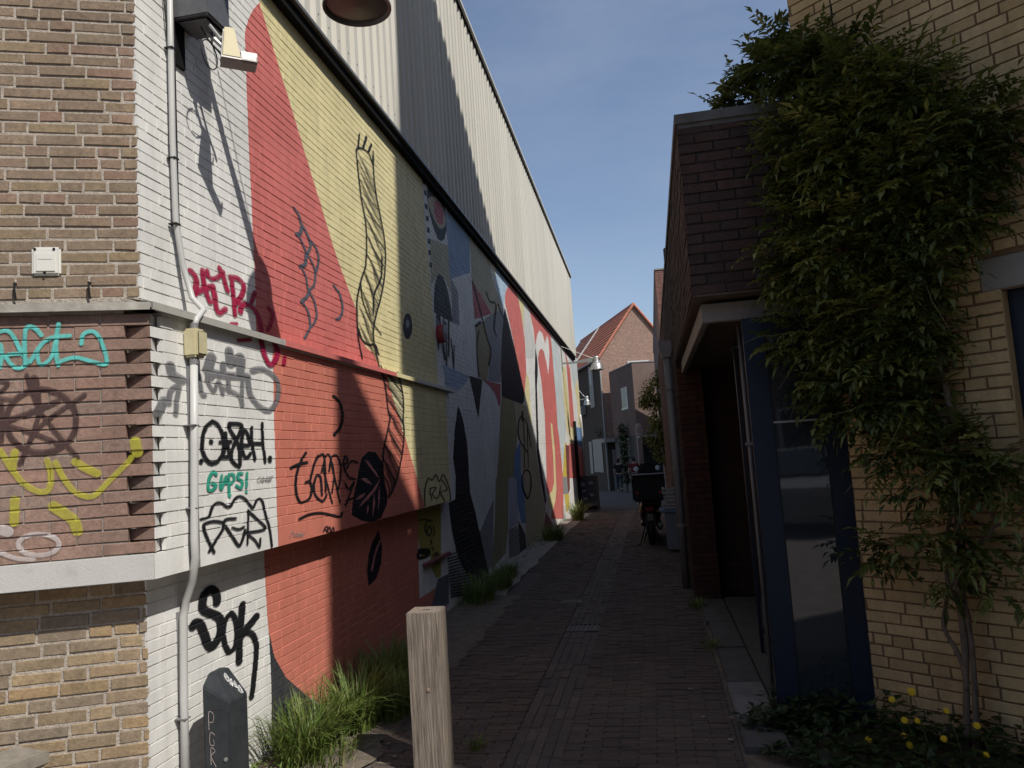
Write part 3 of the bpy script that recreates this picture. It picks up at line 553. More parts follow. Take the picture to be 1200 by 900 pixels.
TAGS=[
 ('M','hatching','sprayblack',0.244,[([(5.197,0.593),(5.61,0.576)],0.0147),([(5.201,0.56),(5.681,0.534)],0.0147),([(5.205,0.527),(5.754,0.492)],0.0148),([(5.209,0.495),(5.828,0.449)],0.0148),([(5.213,0.462),(5.903,0.405)],0.0149),([(5.217,0.429),(5.979,0.36)],0.015),([(5.221,0.396),(6.056,0.315)],0.015),([(5.226,0.363),(6.135,0.269)],0.0151),([(5.23,0.33),(6.214,0.223)],0.0151),([(5.234,0.298),(6.295,0.175)],0.0152),([(5.238,0.265),(6.377,0.127)],0.0153),([(5.242,0.232),(6.461,0.078)],0.0153),([(5.246,0.199),(6.546,0.029)],0.0154),([(5.25,0.166),(6.632,-0.022)],0.0155),([(5.254,0.133),(6.63,-0.057)],0.0155)]),
 ('M','hatching','sprayblack',0.18,[([(8.94,0.482),(9.893,0.461)],0.0141),([(8.928,0.448),(9.879,0.424)],0.0141),([(8.915,0.414),(9.864,0.387)],0.0141),([(8.903,0.38),(9.85,0.351)],0.0141),([(8.891,0.346),(9.836,0.314)],0.0141),([(8.879,0.312),(9.821,0.278)],0.014),([(8.867,0.278),(9.807,0.241)],0.014),([(8.854,0.244),(9.793,0.205)],0.014),([(8.842,0.21),(9.778,0.169)],0.014),([(8.83,0.177),(9.764,0.133)],0.014),([(8.818,0.143),(9.75,0.097)],0.014),([(8.806,0.11),(9.736,0.061)],0.0139),([(8.794,0.076),(9.722,0.025)],0.0139)]),
 ('M','hatching','sprayblack',0.262,[([(5.343,3.355),(5.314,2.943)],0.013),([(5.432,3.37),(5.587,2.857)],0.0203),([(5.641,3.382),(5.581,3.105)],0.0123),([(5.722,3.338),(5.651,2.791)],0.0124),([(5.875,3.38),(5.772,2.918)],0.0168),([(5.933,3.154),(5.99,2.785)],0.0128),([(6.068,3.088),(5.986,2.793)],0.0128)]),
 ('M','line_drawing','sprayblack',0.214,[([(7.401,4.195),(7.856,3.786),(8.187,3.47),(8.385,3.309),(8.159,3.055)],0.0181),([(8.334,4.226),(8.584,4.125),(9.078,4.174),(8.78,3.748),(8.955,3.621)],0.022),([(7.393,3.542),(7.758,3.665)],0.0249),([(9.256,4.207),(9.673,4.05)],0.0233),([(7.598,3.505),(7.385,3.204),(7.407,2.823)],0.0123)]),
 ('M','line_drawing','sprayblack',0.18,[([(11.254,1.718),(10.457,1.962),(10.49,2.227),(10.757,2.358),(10.988,2.38),(11.483,2.257),(11.79,1.819)],0.0193),([(11.024,2.469),(10.962,2.316)],0.0353),([(11.494,2.283),(11.284,1.414)],0.0148),([(11.116,2.322),(10.853,1.426)],0.0144)]),
 ('M','line_drawing','sprayblack',0.18,[([(10.47,1.103),(10.546,1.29),(11.034,1.384),(11.47,1.282),(11.452,1.054),(11.445,1.039),(11.046,0.862),(10.762,0.917),(10.474,1.113),(10.531,1.253)],0.0238)]),
 ('M','rope_drawing','sprayblack',0.366,[([(2.969,4.424),(2.975,4.317),(3.021,4.046),(3.099,3.852),(3.119,3.686),(3.062,3.416),(2.941,3.259),(2.819,3.063),(2.794,2.861),(2.811,2.696),(2.871,2.558)],0.0111),([(3.408,4.546),(3.394,4.285),(3.513,3.993),(3.602,3.794),(3.584,3.515),(3.451,3.241),(3.259,2.991),(3.174,2.846),(3.178,2.724),(3.281,2.528)],0.0118),([(2.969,4.424),(3.035,4.473),(3.163,4.508),(3.292,4.51),(3.392,4.433)],0.0116),([(3.015,4.473),(3.063,4.611)],0.0122),([(3.144,4.516),(3.248,4.664)],0.0156),([(3.273,4.527),(3.376,4.642)],0.0143),([(3.377,4.485),(3.414,4.59)],0.0096),([(2.973,4.348),(3.044,4.323),(3.103,4.295),(3.157,4.268),(3.208,4.244),(3.256,4.223),(3.31,4.208),(3.37,4.199),(3.433,4.191)],0.0089),([(2.998,4.185),(3.066,4.158),(3.125,4.129),(3.183,4.102),(3.243,4.08),(3.307,4.062),(3.37,4.049),(3.434,4.039),(3.498,4.03)],0.009),([(3.03,4.025),(3.109,4.0),(3.177,3.972),(3.242,3.946),(3.307,3.923),(3.371,3.904),(3.434,3.889),(3.5,3.877),(3.569,3.868)],0.009),([(3.09,3.873),(3.168,3.845),(3.231,3.813),(3.293,3.785),(3.358,3.76),(3.424,3.74),(3.485,3.723),(3.539,3.707),(3.595,3.692)],0.0091),([(3.116,3.709),(3.191,3.678),(3.248,3.643),(3.302,3.611),(3.356,3.582),(3.411,3.558),(3.467,3.538),(3.525,3.522),(3.58,3.506)],0.009),([(3.086,3.53),(3.158,3.497),(3.218,3.462),(3.271,3.428),(3.31,3.395),(3.348,3.366),(3.389,3.342),(3.434,3.322),(3.481,3.304)],0.0089),([(3.005,3.341),(3.058,3.303),(3.101,3.265),(3.147,3.229),(3.193,3.197),(3.239,3.17),(3.275,3.144),(3.312,3.122),(3.343,3.1)],0.0088),([(3.003,4.421),(3.056,4.404),(3.11,4.386),(3.164,4.368),(3.219,4.349),(3.272,4.329),(3.324,4.308),(3.374,4.286)],0.0047),([(3.046,4.399),(3.094,4.379),(3.142,4.358),(3.191,4.337),(3.238,4.316),(3.284,4.293),(3.329,4.269),(3.385,4.249)],0.0047),([(3.09,4.376),(3.132,4.353),(3.175,4.33),(3.216,4.307),(3.257,4.282),(3.296,4.257),(3.346,4.234),(3.399,4.213)],0.0047),([(3.134,4.353),(3.171,4.328),(3.206,4.302),(3.241,4.275),(3.275,4.248),(3.318,4.224),(3.365,4.2),(3.414,4.177)],0.0047),([(3.017,4.27),(3.071,4.252),(3.123,4.232),(3.175,4.212),(3.233,4.193),(3.295,4.175),(3.36,4.158),(3.428,4.14)],0.0047),([(3.061,4.247),(3.109,4.226),(3.155,4.204),(3.207,4.183),(3.262,4.163),(3.32,4.143),(3.381,4.124),(3.443,4.104)],0.0047),([(3.105,4.223),(3.145,4.199),(3.192,4.177),(3.241,4.154),(3.292,4.132),(3.346,4.111),(3.402,4.089),(3.458,4.067)],0.0047),([(3.147,4.199),(3.188,4.174),(3.231,4.15),(3.276,4.126),(3.324,4.103),(3.373,4.079),(3.423,4.055),(3.473,4.031)],0.0047),([(3.04,4.122),(3.096,4.103),(3.154,4.084),(3.219,4.067),(3.284,4.049),(3.351,4.031),(3.419,4.013),(3.488,3.994)],0.0047),([(3.086,4.099),(3.139,4.078),(3.197,4.059),(3.257,4.039),(3.317,4.019),(3.378,3.999),(3.44,3.978),(3.504,3.957)],0.0047),([(3.135,4.076),(3.188,4.055),(3.241,4.033),(3.295,4.011),(3.35,3.989),(3.405,3.966),(3.461,3.943),(3.519,3.921)],0.0047),([(3.19,4.054),(3.237,4.031),(3.285,4.007),(3.334,3.983),(3.383,3.958),(3.432,3.934),(3.482,3.909),(3.535,3.884)],0.0047),([(3.083,3.98),(3.146,3.962),(3.211,3.944),(3.276,3.925),(3.341,3.905),(3.407,3.885),(3.477,3.866),(3.551,3.847)],0.0047),([(3.137,3.958),(3.195,3.938),(3.254,3.917),(3.312,3.896),(3.371,3.874),(3.433,3.852),(3.498,3.831),(3.567,3.809)],0.0047),([(3.192,3.935),(3.245,3.913),(3.296,3.89),(3.348,3.866),(3.402,3.842),(3.459,3.818),(3.519,3.795),(3.574,3.77)],0.0047),([(3.247,3.913),(3.292,3.887),(3.337,3.861),(3.385,3.836),(3.434,3.81),(3.486,3.785),(3.532,3.757),(3.571,3.728)],0.0048),([(3.134,3.839),(3.191,3.818),(3.252,3.797),(3.317,3.776),(3.384,3.756),(3.447,3.733),(3.506,3.709),(3.568,3.685)],0.0047),([(3.181,3.814),(3.235,3.791),(3.293,3.768),(3.352,3.746),(3.406,3.721),(3.457,3.695),(3.51,3.669),(3.566,3.643)],0.0047),([(3.231,3.788),(3.282,3.764),(3.334,3.74),(3.379,3.713),(3.422,3.685),(3.467,3.657),(3.514,3.629),(3.563,3.601)],0.0048),([(3.284,3.763),(3.329,3.737),(3.367,3.708),(3.403,3.678),(3.44,3.649),(3.478,3.619),(3.518,3.589),(3.56,3.559)],0.0048),([(3.153,3.687),(3.203,3.663),(3.256,3.639),(3.311,3.614),(3.368,3.59),(3.428,3.566),(3.491,3.541),(3.556,3.517)],0.0047),([(3.192,3.659),(3.237,3.632),(3.284,3.606),(3.334,3.58),(3.385,3.554),(3.439,3.528),(3.493,3.501),(3.536,3.471)],0.0047),([(3.232,3.63),(3.272,3.602),(3.314,3.574),(3.358,3.546),(3.403,3.518),(3.447,3.489),(3.479,3.457),(3.513,3.425)],0.0047),([(3.274,3.601),(3.309,3.571),(3.345,3.542),(3.382,3.512),(3.417,3.481),(3.439,3.447),(3.463,3.413),(3.49,3.379)],0.0047),([(3.121,3.523),(3.174,3.498),(3.229,3.474),(3.278,3.447),(3.318,3.418),(3.363,3.389),(3.412,3.361),(3.467,3.334)],0.0047),([(3.161,3.494),(3.209,3.468),(3.249,3.439),(3.28,3.408),(3.315,3.377),(3.353,3.347),(3.398,3.318),(3.445,3.288)],0.0047),([(3.204,3.465),(3.236,3.435),(3.258,3.401),(3.283,3.369),(3.313,3.337),(3.347,3.306),(3.384,3.275),(3.423,3.244)],0.0047),([(3.237,3.434),(3.252,3.399),(3.269,3.364),(3.289,3.331),(3.314,3.298),(3.341,3.265),(3.37,3.232),(3.39,3.197)],0.0047),([(3.046,3.351),(3.079,3.321),(3.117,3.292),(3.164,3.264),(3.213,3.237),(3.265,3.21),(3.311,3.18),(3.355,3.15)],0.0046),([(3.065,3.317),(3.095,3.286),(3.133,3.257),(3.173,3.227),(3.215,3.198),(3.251,3.167),(3.287,3.136),(3.321,3.104)],0.0046),([(3.089,3.284),(3.118,3.252),(3.149,3.221),(3.182,3.191),(3.209,3.158),(3.238,3.126),(3.265,3.093),(3.287,3.059)],0.0046),([(3.12,3.252),(3.143,3.219),(3.167,3.186),(3.185,3.152),(3.206,3.119),(3.226,3.085),(3.242,3.05),(3.254,3.014)],0.0046),([(2.926,3.173),(2.97,3.146),(3.012,3.117),(3.061,3.09),(3.11,3.062),(3.154,3.033),(3.191,3.002),(3.225,2.97)],0.0045),([(2.955,3.142),(2.99,3.112),(3.031,3.083),(3.073,3.054),(3.111,3.024),(3.143,2.992),(3.172,2.96),(3.201,2.927)],0.0045),([(2.983,3.11),(3.017,3.079),(3.052,3.049),(3.083,3.018),(3.109,2.985),(3.133,2.952),(3.157,2.919),(3.177,2.885)],0.0045),([(3.019,3.079),(3.047,3.047),(3.07,3.014),(3.09,2.981),(3.108,2.947),(3.126,2.913),(3.142,2.878),(3.154,2.843)],0.0045),([(2.851,3.01),(2.903,2.984),(2.95,2.956),(2.993,2.927),(3.034,2.897),(3.073,2.866),(3.106,2.834),(3.156,2.805)],0.0044),([(2.891,2.98),(2.932,2.951),(2.969,2.922),(3.005,2.891),(3.039,2.86),(3.069,2.828),(3.113,2.798),(3.157,2.767)],0.0045),([(2.927,2.95),(2.958,2.919),(2.988,2.887),(3.018,2.855),(3.044,2.823),(3.082,2.792),(3.121,2.76),(3.159,2.729)],0.0045),([(2.96,2.918),(2.984,2.885),(3.008,2.853),(3.029,2.82),(3.062,2.788),(3.095,2.756),(3.128,2.724),(3.174,2.693)],0.0045),([(2.826,2.859),(2.875,2.831),(2.92,2.802),(2.968,2.773),(3.016,2.744),(3.066,2.714),(3.128,2.685),(3.193,2.657)],0.0044),([(2.866,2.829),(2.906,2.799),(2.949,2.769),(2.992,2.739),(3.037,2.709),(3.093,2.68),(3.152,2.65),(3.212,2.62)],0.0044),([(2.902,2.797),(2.94,2.767),(2.978,2.736),(3.018,2.705),(3.069,2.676),(3.121,2.646),(3.175,2.615),(3.23,2.584)],0.0045),([(3.503,3.603),(3.449,3.386),(3.242,3.184),(3.195,2.996)],0.0125),([(2.918,3.231),(2.939,3.086),(3.082,2.946),(3.264,2.875),(3.369,2.836)],0.0105),([(2.806,2.805),(2.892,2.722),(3.049,2.699),(3.199,2.719),(3.275,2.643)],0.0163)]),
 ('M','scallop_drawing','sprayslate',0.448,[([(1.68,3.497),(1.751,3.471),(1.798,3.415),(1.865,3.378),(1.923,3.322),(1.935,3.283),(1.865,3.205)],0.0161),([(1.805,3.396),(1.77,3.337),(1.708,3.312)],0.0219),([(1.738,3.314),(1.794,3.274),(1.866,3.215),(1.956,3.159),(1.999,3.098),(1.973,3.006),(1.889,2.953)],0.0137),([(1.94,3.327),(2.034,3.294),(2.066,3.215),(2.017,3.116)],0.0153),([(1.849,3.197),(1.833,3.13),(1.748,3.089)],0.0208),([(1.763,3.093),(1.834,3.033),(1.857,2.954),(1.887,2.939)],0.0123),([(1.888,2.946),(1.836,2.887),(1.74,2.834)],0.0196),([(1.886,2.932),(1.961,2.876),(1.991,2.782),(1.928,2.701),(1.862,2.67)],0.0137),([(1.755,2.837),(1.827,2.796),(1.868,2.733),(1.861,2.663),(1.77,2.574)],0.0146),([(2.331,3.075),(2.431,3.034),(2.489,2.945),(2.456,2.854),(2.35,2.806)],0.0176)]),
 ('P','rope_drawing','sprayblack',0.333,[([(3.092,2.502),(3.187,2.273),(3.209,2.126),(3.238,2.03),(3.05,1.778),(2.995,1.544),(3.075,1.376)],0.0117),([(3.54,2.487),(3.649,2.25),(3.614,2.043),(3.617,1.909),(3.509,1.7),(3.31,1.48),(3.117,1.373)],0.0115),([(3.098,2.488),(3.169,2.464),(3.239,2.438),(3.313,2.413),(3.388,2.386),(3.465,2.359),(3.543,2.332),(3.624,2.304)],0.0091),([(3.151,2.36),(3.222,2.334),(3.295,2.307),(3.369,2.28),(3.442,2.252),(3.511,2.223),(3.574,2.193),(3.634,2.162)],0.0092),([(3.193,2.229),(3.258,2.201),(3.322,2.172),(3.383,2.143),(3.445,2.113),(3.504,2.082),(3.559,2.051),(3.615,2.019)],0.0092),([(3.218,2.096),(3.281,2.067),(3.341,2.037),(3.382,2.006),(3.428,1.974),(3.482,1.943),(3.545,1.911),(3.601,1.878)],0.0091),([(3.187,1.962),(3.224,1.931),(3.269,1.9),(3.314,1.868),(3.362,1.837),(3.414,1.804),(3.47,1.771),(3.529,1.738)],0.009),([(3.087,1.829),(3.131,1.798),(3.181,1.766),(3.24,1.734),(3.296,1.702),(3.343,1.669),(3.385,1.636),(3.421,1.603)],0.0089),([(3.031,1.7),(3.085,1.668),(3.134,1.636),(3.178,1.603),(3.217,1.571),(3.251,1.538),(3.283,1.505),(3.298,1.473)],0.0088),([(3.001,1.572),(3.044,1.54),(3.097,1.507),(3.135,1.474),(3.15,1.443),(3.146,1.412),(3.123,1.382)],0.0087),([(3.183,2.497),(3.248,2.474),(3.314,2.45),(3.384,2.425),(3.455,2.401),(3.528,2.376),(3.603,2.35)],0.0046),([(3.236,2.465),(3.296,2.44),(3.358,2.415),(3.422,2.39),(3.487,2.364),(3.553,2.338),(3.62,2.312)],0.0046),([(3.127,2.417),(3.207,2.395),(3.289,2.371),(3.373,2.348),(3.459,2.323),(3.547,2.299),(3.638,2.273)],0.0046),([(3.183,2.385),(3.257,2.361),(3.333,2.337),(3.411,2.312),(3.49,2.287),(3.57,2.261),(3.646,2.234)],0.0046),([(3.239,2.352),(3.308,2.327),(3.378,2.302),(3.447,2.276),(3.519,2.25),(3.582,2.222),(3.639,2.194)],0.0046),([(3.297,2.319),(3.359,2.293),(3.42,2.267),(3.483,2.24),(3.534,2.212),(3.584,2.183),(3.633,2.154)],0.0046),([(3.187,2.273),(3.262,2.249),(3.34,2.223),(3.414,2.197),(3.487,2.17),(3.557,2.143),(3.626,2.114)],0.0046),([(3.235,2.239),(3.304,2.213),(3.37,2.187),(3.435,2.16),(3.499,2.132),(3.561,2.104),(3.62,2.075)],0.0046),([(3.283,2.205),(3.342,2.178),(3.399,2.15),(3.457,2.122),(3.512,2.094),(3.564,2.065),(3.614,2.035)],0.0046),([(3.328,2.169),(3.378,2.142),(3.429,2.113),(3.478,2.085),(3.524,2.055),(3.567,2.026),(3.615,1.996)],0.0046),([(3.209,2.126),(3.282,2.099),(3.353,2.072),(3.421,2.044),(3.479,2.015),(3.542,1.986),(3.616,1.957)],0.0046),([(3.258,2.091),(3.323,2.063),(3.384,2.035),(3.429,2.006),(3.483,1.977),(3.546,1.947),(3.617,1.917)],0.0046),([(3.305,2.055),(3.355,2.027),(3.393,1.997),(3.438,1.968),(3.49,1.938),(3.55,1.908),(3.601,1.878)],0.0046),([(3.339,2.018),(3.37,1.989),(3.406,1.96),(3.449,1.93),(3.496,1.9),(3.537,1.87),(3.581,1.839)],0.0046),([(3.198,1.977),(3.245,1.948),(3.301,1.92),(3.362,1.89),(3.424,1.861),(3.49,1.831),(3.561,1.8)],0.0045),([(3.212,1.94),(3.259,1.911),(3.309,1.882),(3.362,1.853),(3.418,1.823),(3.477,1.792),(3.541,1.761)],0.0045),([(3.232,1.904),(3.273,1.874),(3.317,1.845),(3.363,1.815),(3.413,1.785),(3.467,1.754),(3.521,1.723)],0.0045),([(3.252,1.867),(3.288,1.837),(3.325,1.807),(3.366,1.777),(3.412,1.747),(3.457,1.716),(3.496,1.685)],0.0045),([(3.087,1.829),(3.143,1.8),(3.206,1.77),(3.276,1.74),(3.346,1.71),(3.407,1.679),(3.462,1.647)],0.0045),([(3.107,1.793),(3.163,1.763),(3.225,1.733),(3.287,1.703),(3.339,1.672),(3.386,1.641),(3.428,1.61)],0.0045),([(3.137,1.756),(3.191,1.726),(3.243,1.696),(3.288,1.666),(3.328,1.635),(3.364,1.604),(3.395,1.573)],0.0045),([(3.173,1.719),(3.216,1.689),(3.253,1.659),(3.286,1.629),(3.316,1.598),(3.341,1.568),(3.362,1.537)],0.0045),([(3.028,1.685),(3.091,1.655),(3.149,1.625),(3.202,1.594),(3.25,1.563),(3.293,1.532),(3.329,1.501)],0.0044),([(3.061,1.649),(3.112,1.619),(3.159,1.588),(3.201,1.558),(3.24,1.527),(3.274,1.496),(3.285,1.466)],0.0044),([(3.089,1.612),(3.13,1.582),(3.166,1.552),(3.202,1.521),(3.234,1.49),(3.239,1.461),(3.224,1.432)],0.0044),([(3.114,1.575),(3.144,1.545),(3.177,1.515),(3.205,1.484),(3.206,1.455),(3.192,1.427),(3.164,1.399)],0.0044)]),
 ('P','scallop_drawing','sprayblack',0.404,[([(2.049,2.169),(2.157,2.128),(2.2,2.046),(2.153,1.95),(2.033,1.889)],0.0199)]),
 ('M','crimson_tag','crimson',0.545,[([(0.411,2.751),(0.449,2.732),(0.464,2.694),(0.435,2.626)],0.0292),([(0.433,2.624),(0.516,2.671),(0.62,2.712)],0.027),([(0.527,2.78),(0.532,2.723),(0.553,2.665),(0.59,2.615)],0.0272),([(0.571,2.788),(0.585,2.755),(0.653,2.762),(0.733,2.817)],0.0236),([(0.695,2.833),(0.738,2.789),(0.757,2.742),(0.773,2.715)],0.0256),([(0.623,2.707),(0.641,2.64),(0.656,2.586),(0.681,2.568),(0.747,2.603)],0.0279),([(0.824,2.797),(0.833,2.714),(0.848,2.584)],0.0261),([(0.811,2.805),(0.894,2.814),(0.959,2.785),(0.927,2.718),(0.859,2.658)],0.0294),([(0.909,2.615),(0.941,2.666),(1.057,2.666),(1.129,2.616),(1.157,2.543)],0.0318),([(1.086,2.765),(1.047,2.701)],0.0259),([(1.261,2.703),(1.316,2.672),(1.277,2.593),(1.237,2.555)],0.0222),([(0.801,2.526),(0.863,2.536)],0.0173)]),
 ('P','crimson_stroke','crimson',0.5,[([(1.019,2.458),(1.049,2.366),(1.119,2.299),(1.192,2.337),(1.223,2.395),(1.184,2.443)],0.0299)]),
 ('P','crimson_stroke','crimson',0.526,[([(0.766,2.397),(0.902,2.42)],0.0183)]),
 ('P','crimson_stroke','crimson',0.478,[([(1.315,2.367),(1.295,2.318)],0.0233)]),
 ('P','grey_tag','spraygrey',0.551,[([(0.493,2.272),(0.462,2.218),(0.471,2.174)],0.0504),([(0.601,2.245),(0.598,2.192)],0.0325),([(0.666,2.325),(0.674,2.26),(0.784,2.306),(0.772,2.222)],0.0468),([(0.439,2.203),(0.574,2.187),(0.836,2.201)],0.0391),([(0.437,2.152),(0.5,2.094),(0.549,2.149),(0.592,2.081)],0.0191),([(0.594,2.117),(0.739,2.091),(0.786,2.037)],0.0212),([(0.795,2.17),(0.776,2.039)],0.0216),([(0.856,2.203),(0.872,2.107),(0.961,2.043),(1.088,2.02),(1.191,2.085),(1.21,2.19),(1.135,2.243),(1.019,2.261),(0.906,2.242)],0.0328),([(0.135,2.189),(0.152,2.15),(0.228,2.128)],0.0407),([(0.198,2.102),(0.135,2.068),(0.119,2.009)],0.0231),([(0.207,2.091),(0.18,2.024),(0.169,1.959)],0.021),([(0.082,2.018),(0.035,1.959)],0.0394),([(0.373,2.165),(0.392,2.074),(0.422,2.067)],0.0209),([(0.645,2.17),(0.653,2.105)],0.0262)]),
 ('P','black_tag','sprayblack',0.538,[([(0.483,1.935),(0.419,1.901),(0.389,1.847),(0.381,1.789),(0.411,1.742),(0.462,1.717),(0.52,1.729),(0.567,1.767),(0.58,1.822),(0.568,1.877),(0.53,1.92),(0.483,1.935)],0.0183),([(0.461,1.831),(0.463,1.826)],0.0193),([(0.37,1.733),(0.37,1.726)],0.0188),([(0.545,1.827),(0.655,1.831)],0.0178),([(0.6,1.875),(0.601,1.816),(0.574,1.767),(0.571,1.749),(0.653,1.752)],0.0189),([(0.622,1.817),(0.628,1.761)],0.0145),([(0.642,1.928),(0.76,1.926),(0.757,1.892),(0.688,1.817),(0.644,1.744),(0.726,1.696),(0.738,1.754),(0.729,1.817),(0.652,1.89),(0.638,1.923)],0.0193),([(0.753,1.814),(0.84,1.814),(0.834,1.864),(0.793,1.899),(0.765,1.834),(0.774,1.765),(0.811,1.741),(0.85,1.765)],0.0186),([(0.877,1.912),(0.872,1.835),(0.901,1.729)],0.0178),([(0.871,1.822),(1.002,1.821)],0.0192),([(0.998,1.94),(0.999,1.836),(1.019,1.715)],0.0171),([(1.076,1.737),(1.078,1.723)],0.0259)]),
 ('P','green_letter','teal',0.565,[([(0.502,1.659),(0.478,1.673),(0.444,1.651),(0.426,1.61),(0.428,1.584),(0.464,1.581),(0.499,1.603),(0.464,1.616)],0.016)]),
 ('P','green_letter','teal',0.551,[([(0.553,1.652),(0.539,1.604),(0.551,1.582),(0.592,1.645),(0.595,1.61)],0.0132)]),
 ('P','green_letter','teal',0.529,[([(0.621,1.655),(0.622,1.54)],0.0144),([(0.621,1.655),(0.668,1.653),(0.673,1.62),(0.625,1.604)],0.0134)]),
 ('P','green_letter','teal',0.528,[([(0.759,1.655),(0.721,1.657),(0.716,1.63),(0.758,1.611),(0.743,1.577),(0.694,1.592)],0.0148)]),
 ('P','green_letter','teal',0.509,[([(0.811,1.658),(0.8,1.58)],0.0128)]),
 ('P','green_letter','teal',0.509,[([(0.797,1.556),(0.798,1.552)],0.0139)]),
 ('P','pencil_scrawl','pencil',0.5,[([(0.958,1.629),(0.928,1.624),(0.923,1.604),(0.956,1.605),(0.963,1.62),(0.974,1.601),(0.984,1.625),(0.996,1.624),(0.986,1.601),(1.012,1.618),(1.019,1.602),(1.037,1.629),(1.031,1.599),(1.062,1.628),(1.054,1.598),(1.087,1.63),(1.073,1.603),(1.109,1.632)],0.0027)]),
 ('P','black_outline_tag','sprayblack',0.519,[([(0.354,1.442),(0.42,1.449),(0.45,1.49),(0.499,1.513),(0.547,1.507),(0.596,1.487),(0.637,1.492),(0.671,1.523),(0.724,1.533),(0.778,1.516),(0.831,1.478),(0.859,1.461),(0.901,1.496),(0.937,1.505),(0.972,1.485),(1.002,1.405),(1.04,1.336),(1.063,1.222)],0.0131),([(0.462,1.267),(0.422,1.32),(0.376,1.398),(0.383,1.418),(0.465,1.423),(0.552,1.409)],0.0132),([(0.417,1.278),(0.479,1.324),(0.55,1.375),(0.574,1.42),(0.677,1.418)],0.0135),([(0.576,1.388),(0.638,1.327),(0.7,1.271),(0.742,1.304),(0.767,1.346)],0.0146),([(0.641,1.373),(0.703,1.358),(0.759,1.365)],0.0113),([(0.807,1.45),(0.802,1.371),(0.789,1.268)],0.0104),([(0.807,1.45),(0.883,1.404),(0.992,1.341),(0.949,1.327),(0.779,1.331)],0.0135),([(0.809,1.314),(0.875,1.277),(0.919,1.236),(0.931,1.282)],0.0117)]),
 ('M','thick_black_tag','sprayblack',0.529,[([(0.572,0.981),(0.568,1.024),(0.526,1.057),(0.476,1.054),(0.441,1.017),(0.442,0.973),(0.501,0.94),(0.581,0.903),(0.601,0.853),(0.575,0.797),(0.511,0.765),(0.469,0.795),(0.442,0.849),(0.409,0.903),(0.366,0.92),(0.348,0.907)],0.0402),([(0.706,0.898),(0.651,0.878),(0.623,0.821),(0.631,0.756),(0.676,0.696),(0.736,0.716),(0.758,0.79),(0.744,0.858),(0.706,0.898)],0.0262),([(0.825,0.92),(0.806,0.837),(0.786,0.74),(0.773,0.621)],0.0372),([(0.974,0.82),(0.875,0.785),(0.786,0.747)],0.0439),([(0.757,0.725),(0.844,0.755),(0.923,0.733),(0.963,0.653),(0.934,0.511),(0.893,0.394)],0.0303)]),
 ('P','black_tag','sprayblack',0.417,[([(1.559,1.765),(1.482,1.71),(1.413,1.618),(1.397,1.526),(1.434,1.462),(1.485,1.447),(1.586,1.467),(1.629,1.529),(1.596,1.575),(1.541,1.572)],0.0143),([(1.342,1.671),(1.446,1.691),(1.571,1.701)],0.0173),([(1.745,1.743),(1.682,1.69),(1.606,1.579)],0.0132),([(1.782,1.476),(1.774,1.593),(1.717,1.611),(1.663,1.552),(1.681,1.478),(1.793,1.433),(1.858,1.475)],0.0142),([(1.724,1.723),(1.845,1.74),(1.844,1.493)],0.0126),([(1.793,1.629),(1.859,1.725),(1.928,1.746),(1.999,1.623),(1.952,1.482)],0.0112),([(1.82,1.654),(1.944,1.41)],0.0111),([(1.954,1.702),(2.014,1.561),(2.08,1.405)],0.0114),([(1.916,1.634),(1.968,1.728),(2.072,1.735),(2.121,1.637),(2.061,1.498)],0.0123),([(2.159,1.671),(2.217,1.734),(2.254,1.697),(2.18,1.653),(2.264,1.578),(2.381,1.557)],0.0146),([(2.229,1.643),(2.325,1.695),(2.447,1.682)],0.013),([(2.189,1.536),(2.253,1.488),(2.354,1.533),(2.182,1.376)],0.0136),([(2.198,1.41),(2.335,1.419)],0.0128),([(1.433,1.347),(1.576,1.363),(1.746,1.358),(1.925,1.329),(2.073,1.305),(2.109,1.33)],0.0151),([(1.783,1.232),(1.815,1.257),(1.859,1.253),(1.832,1.222),(1.886,1.25),(1.902,1.215),(1.941,1.244),(1.955,1.217),(1.871,1.214),(1.804,1.246)],0.0076)]),
 ('P','pencil_scrawl','pencil',0.457,[([(1.29,1.247),(1.333,1.279),(1.355,1.243),(1.374,1.264),(1.399,1.257),(1.38,1.24),(1.425,1.258),(1.414,1.236),(1.459,1.258),(1.448,1.232),(1.503,1.257)],0.0032)]),
 ('P','small_black_tag','sprayblack',0.271,[([(4.152,1.227),(4.162,1.359),(4.291,1.488),(4.448,1.466),(4.598,1.515),(4.71,1.439),(4.861,1.505),(5.011,1.426),(5.112,1.305),(5.115,1.205)],0.0095),([(4.393,1.27),(4.35,1.379),(4.582,1.379),(4.42,1.326),(4.605,1.272),(4.758,1.389)],0.0086),([(4.819,1.45),(4.993,1.345),(4.733,1.324),(4.869,1.23)],0.0097)]),
 ('M','door_scribble','sprayblack',0.283,[([(4.216,1.075),(4.391,1.07),(4.549,1.044),(4.671,1.021)],0.0117)]),
 ('M','door_scribble','sprayblack',0.28,[([(4.488,1.05),(4.391,0.966),(4.54,0.892),(4.633,0.941),(4.517,0.988),(4.464,0.924)],0.0106)]),
 ('M','door_scribble','sprayblack',0.274,[([(4.703,0.97),(4.729,0.883),(4.62,0.872)],0.0096)]),
 ('M','door_scribble','sprayblack',0.277,[([(4.572,0.842),(4.606,0.803),(4.542,0.799)],0.0095)]),
 ('M','door_scribble','sprayblack',0.278,[([(4.599,0.768),(4.654,0.726)],0.0095)]),
 ('M','door_scribble','sprayblack',0.271,[([(4.643,0.669),(4.798,0.683),(4.671,0.594),(4.837,0.654),(4.776,0.579)],0.0109)]),
 ('M','door_scribble','sprayblack',0.291,[([(4.164,0.79),(4.471,0.75),(4.44,0.696),(4.15,0.714),(4.16,0.768),(4.425,0.721)],0.0252)]),
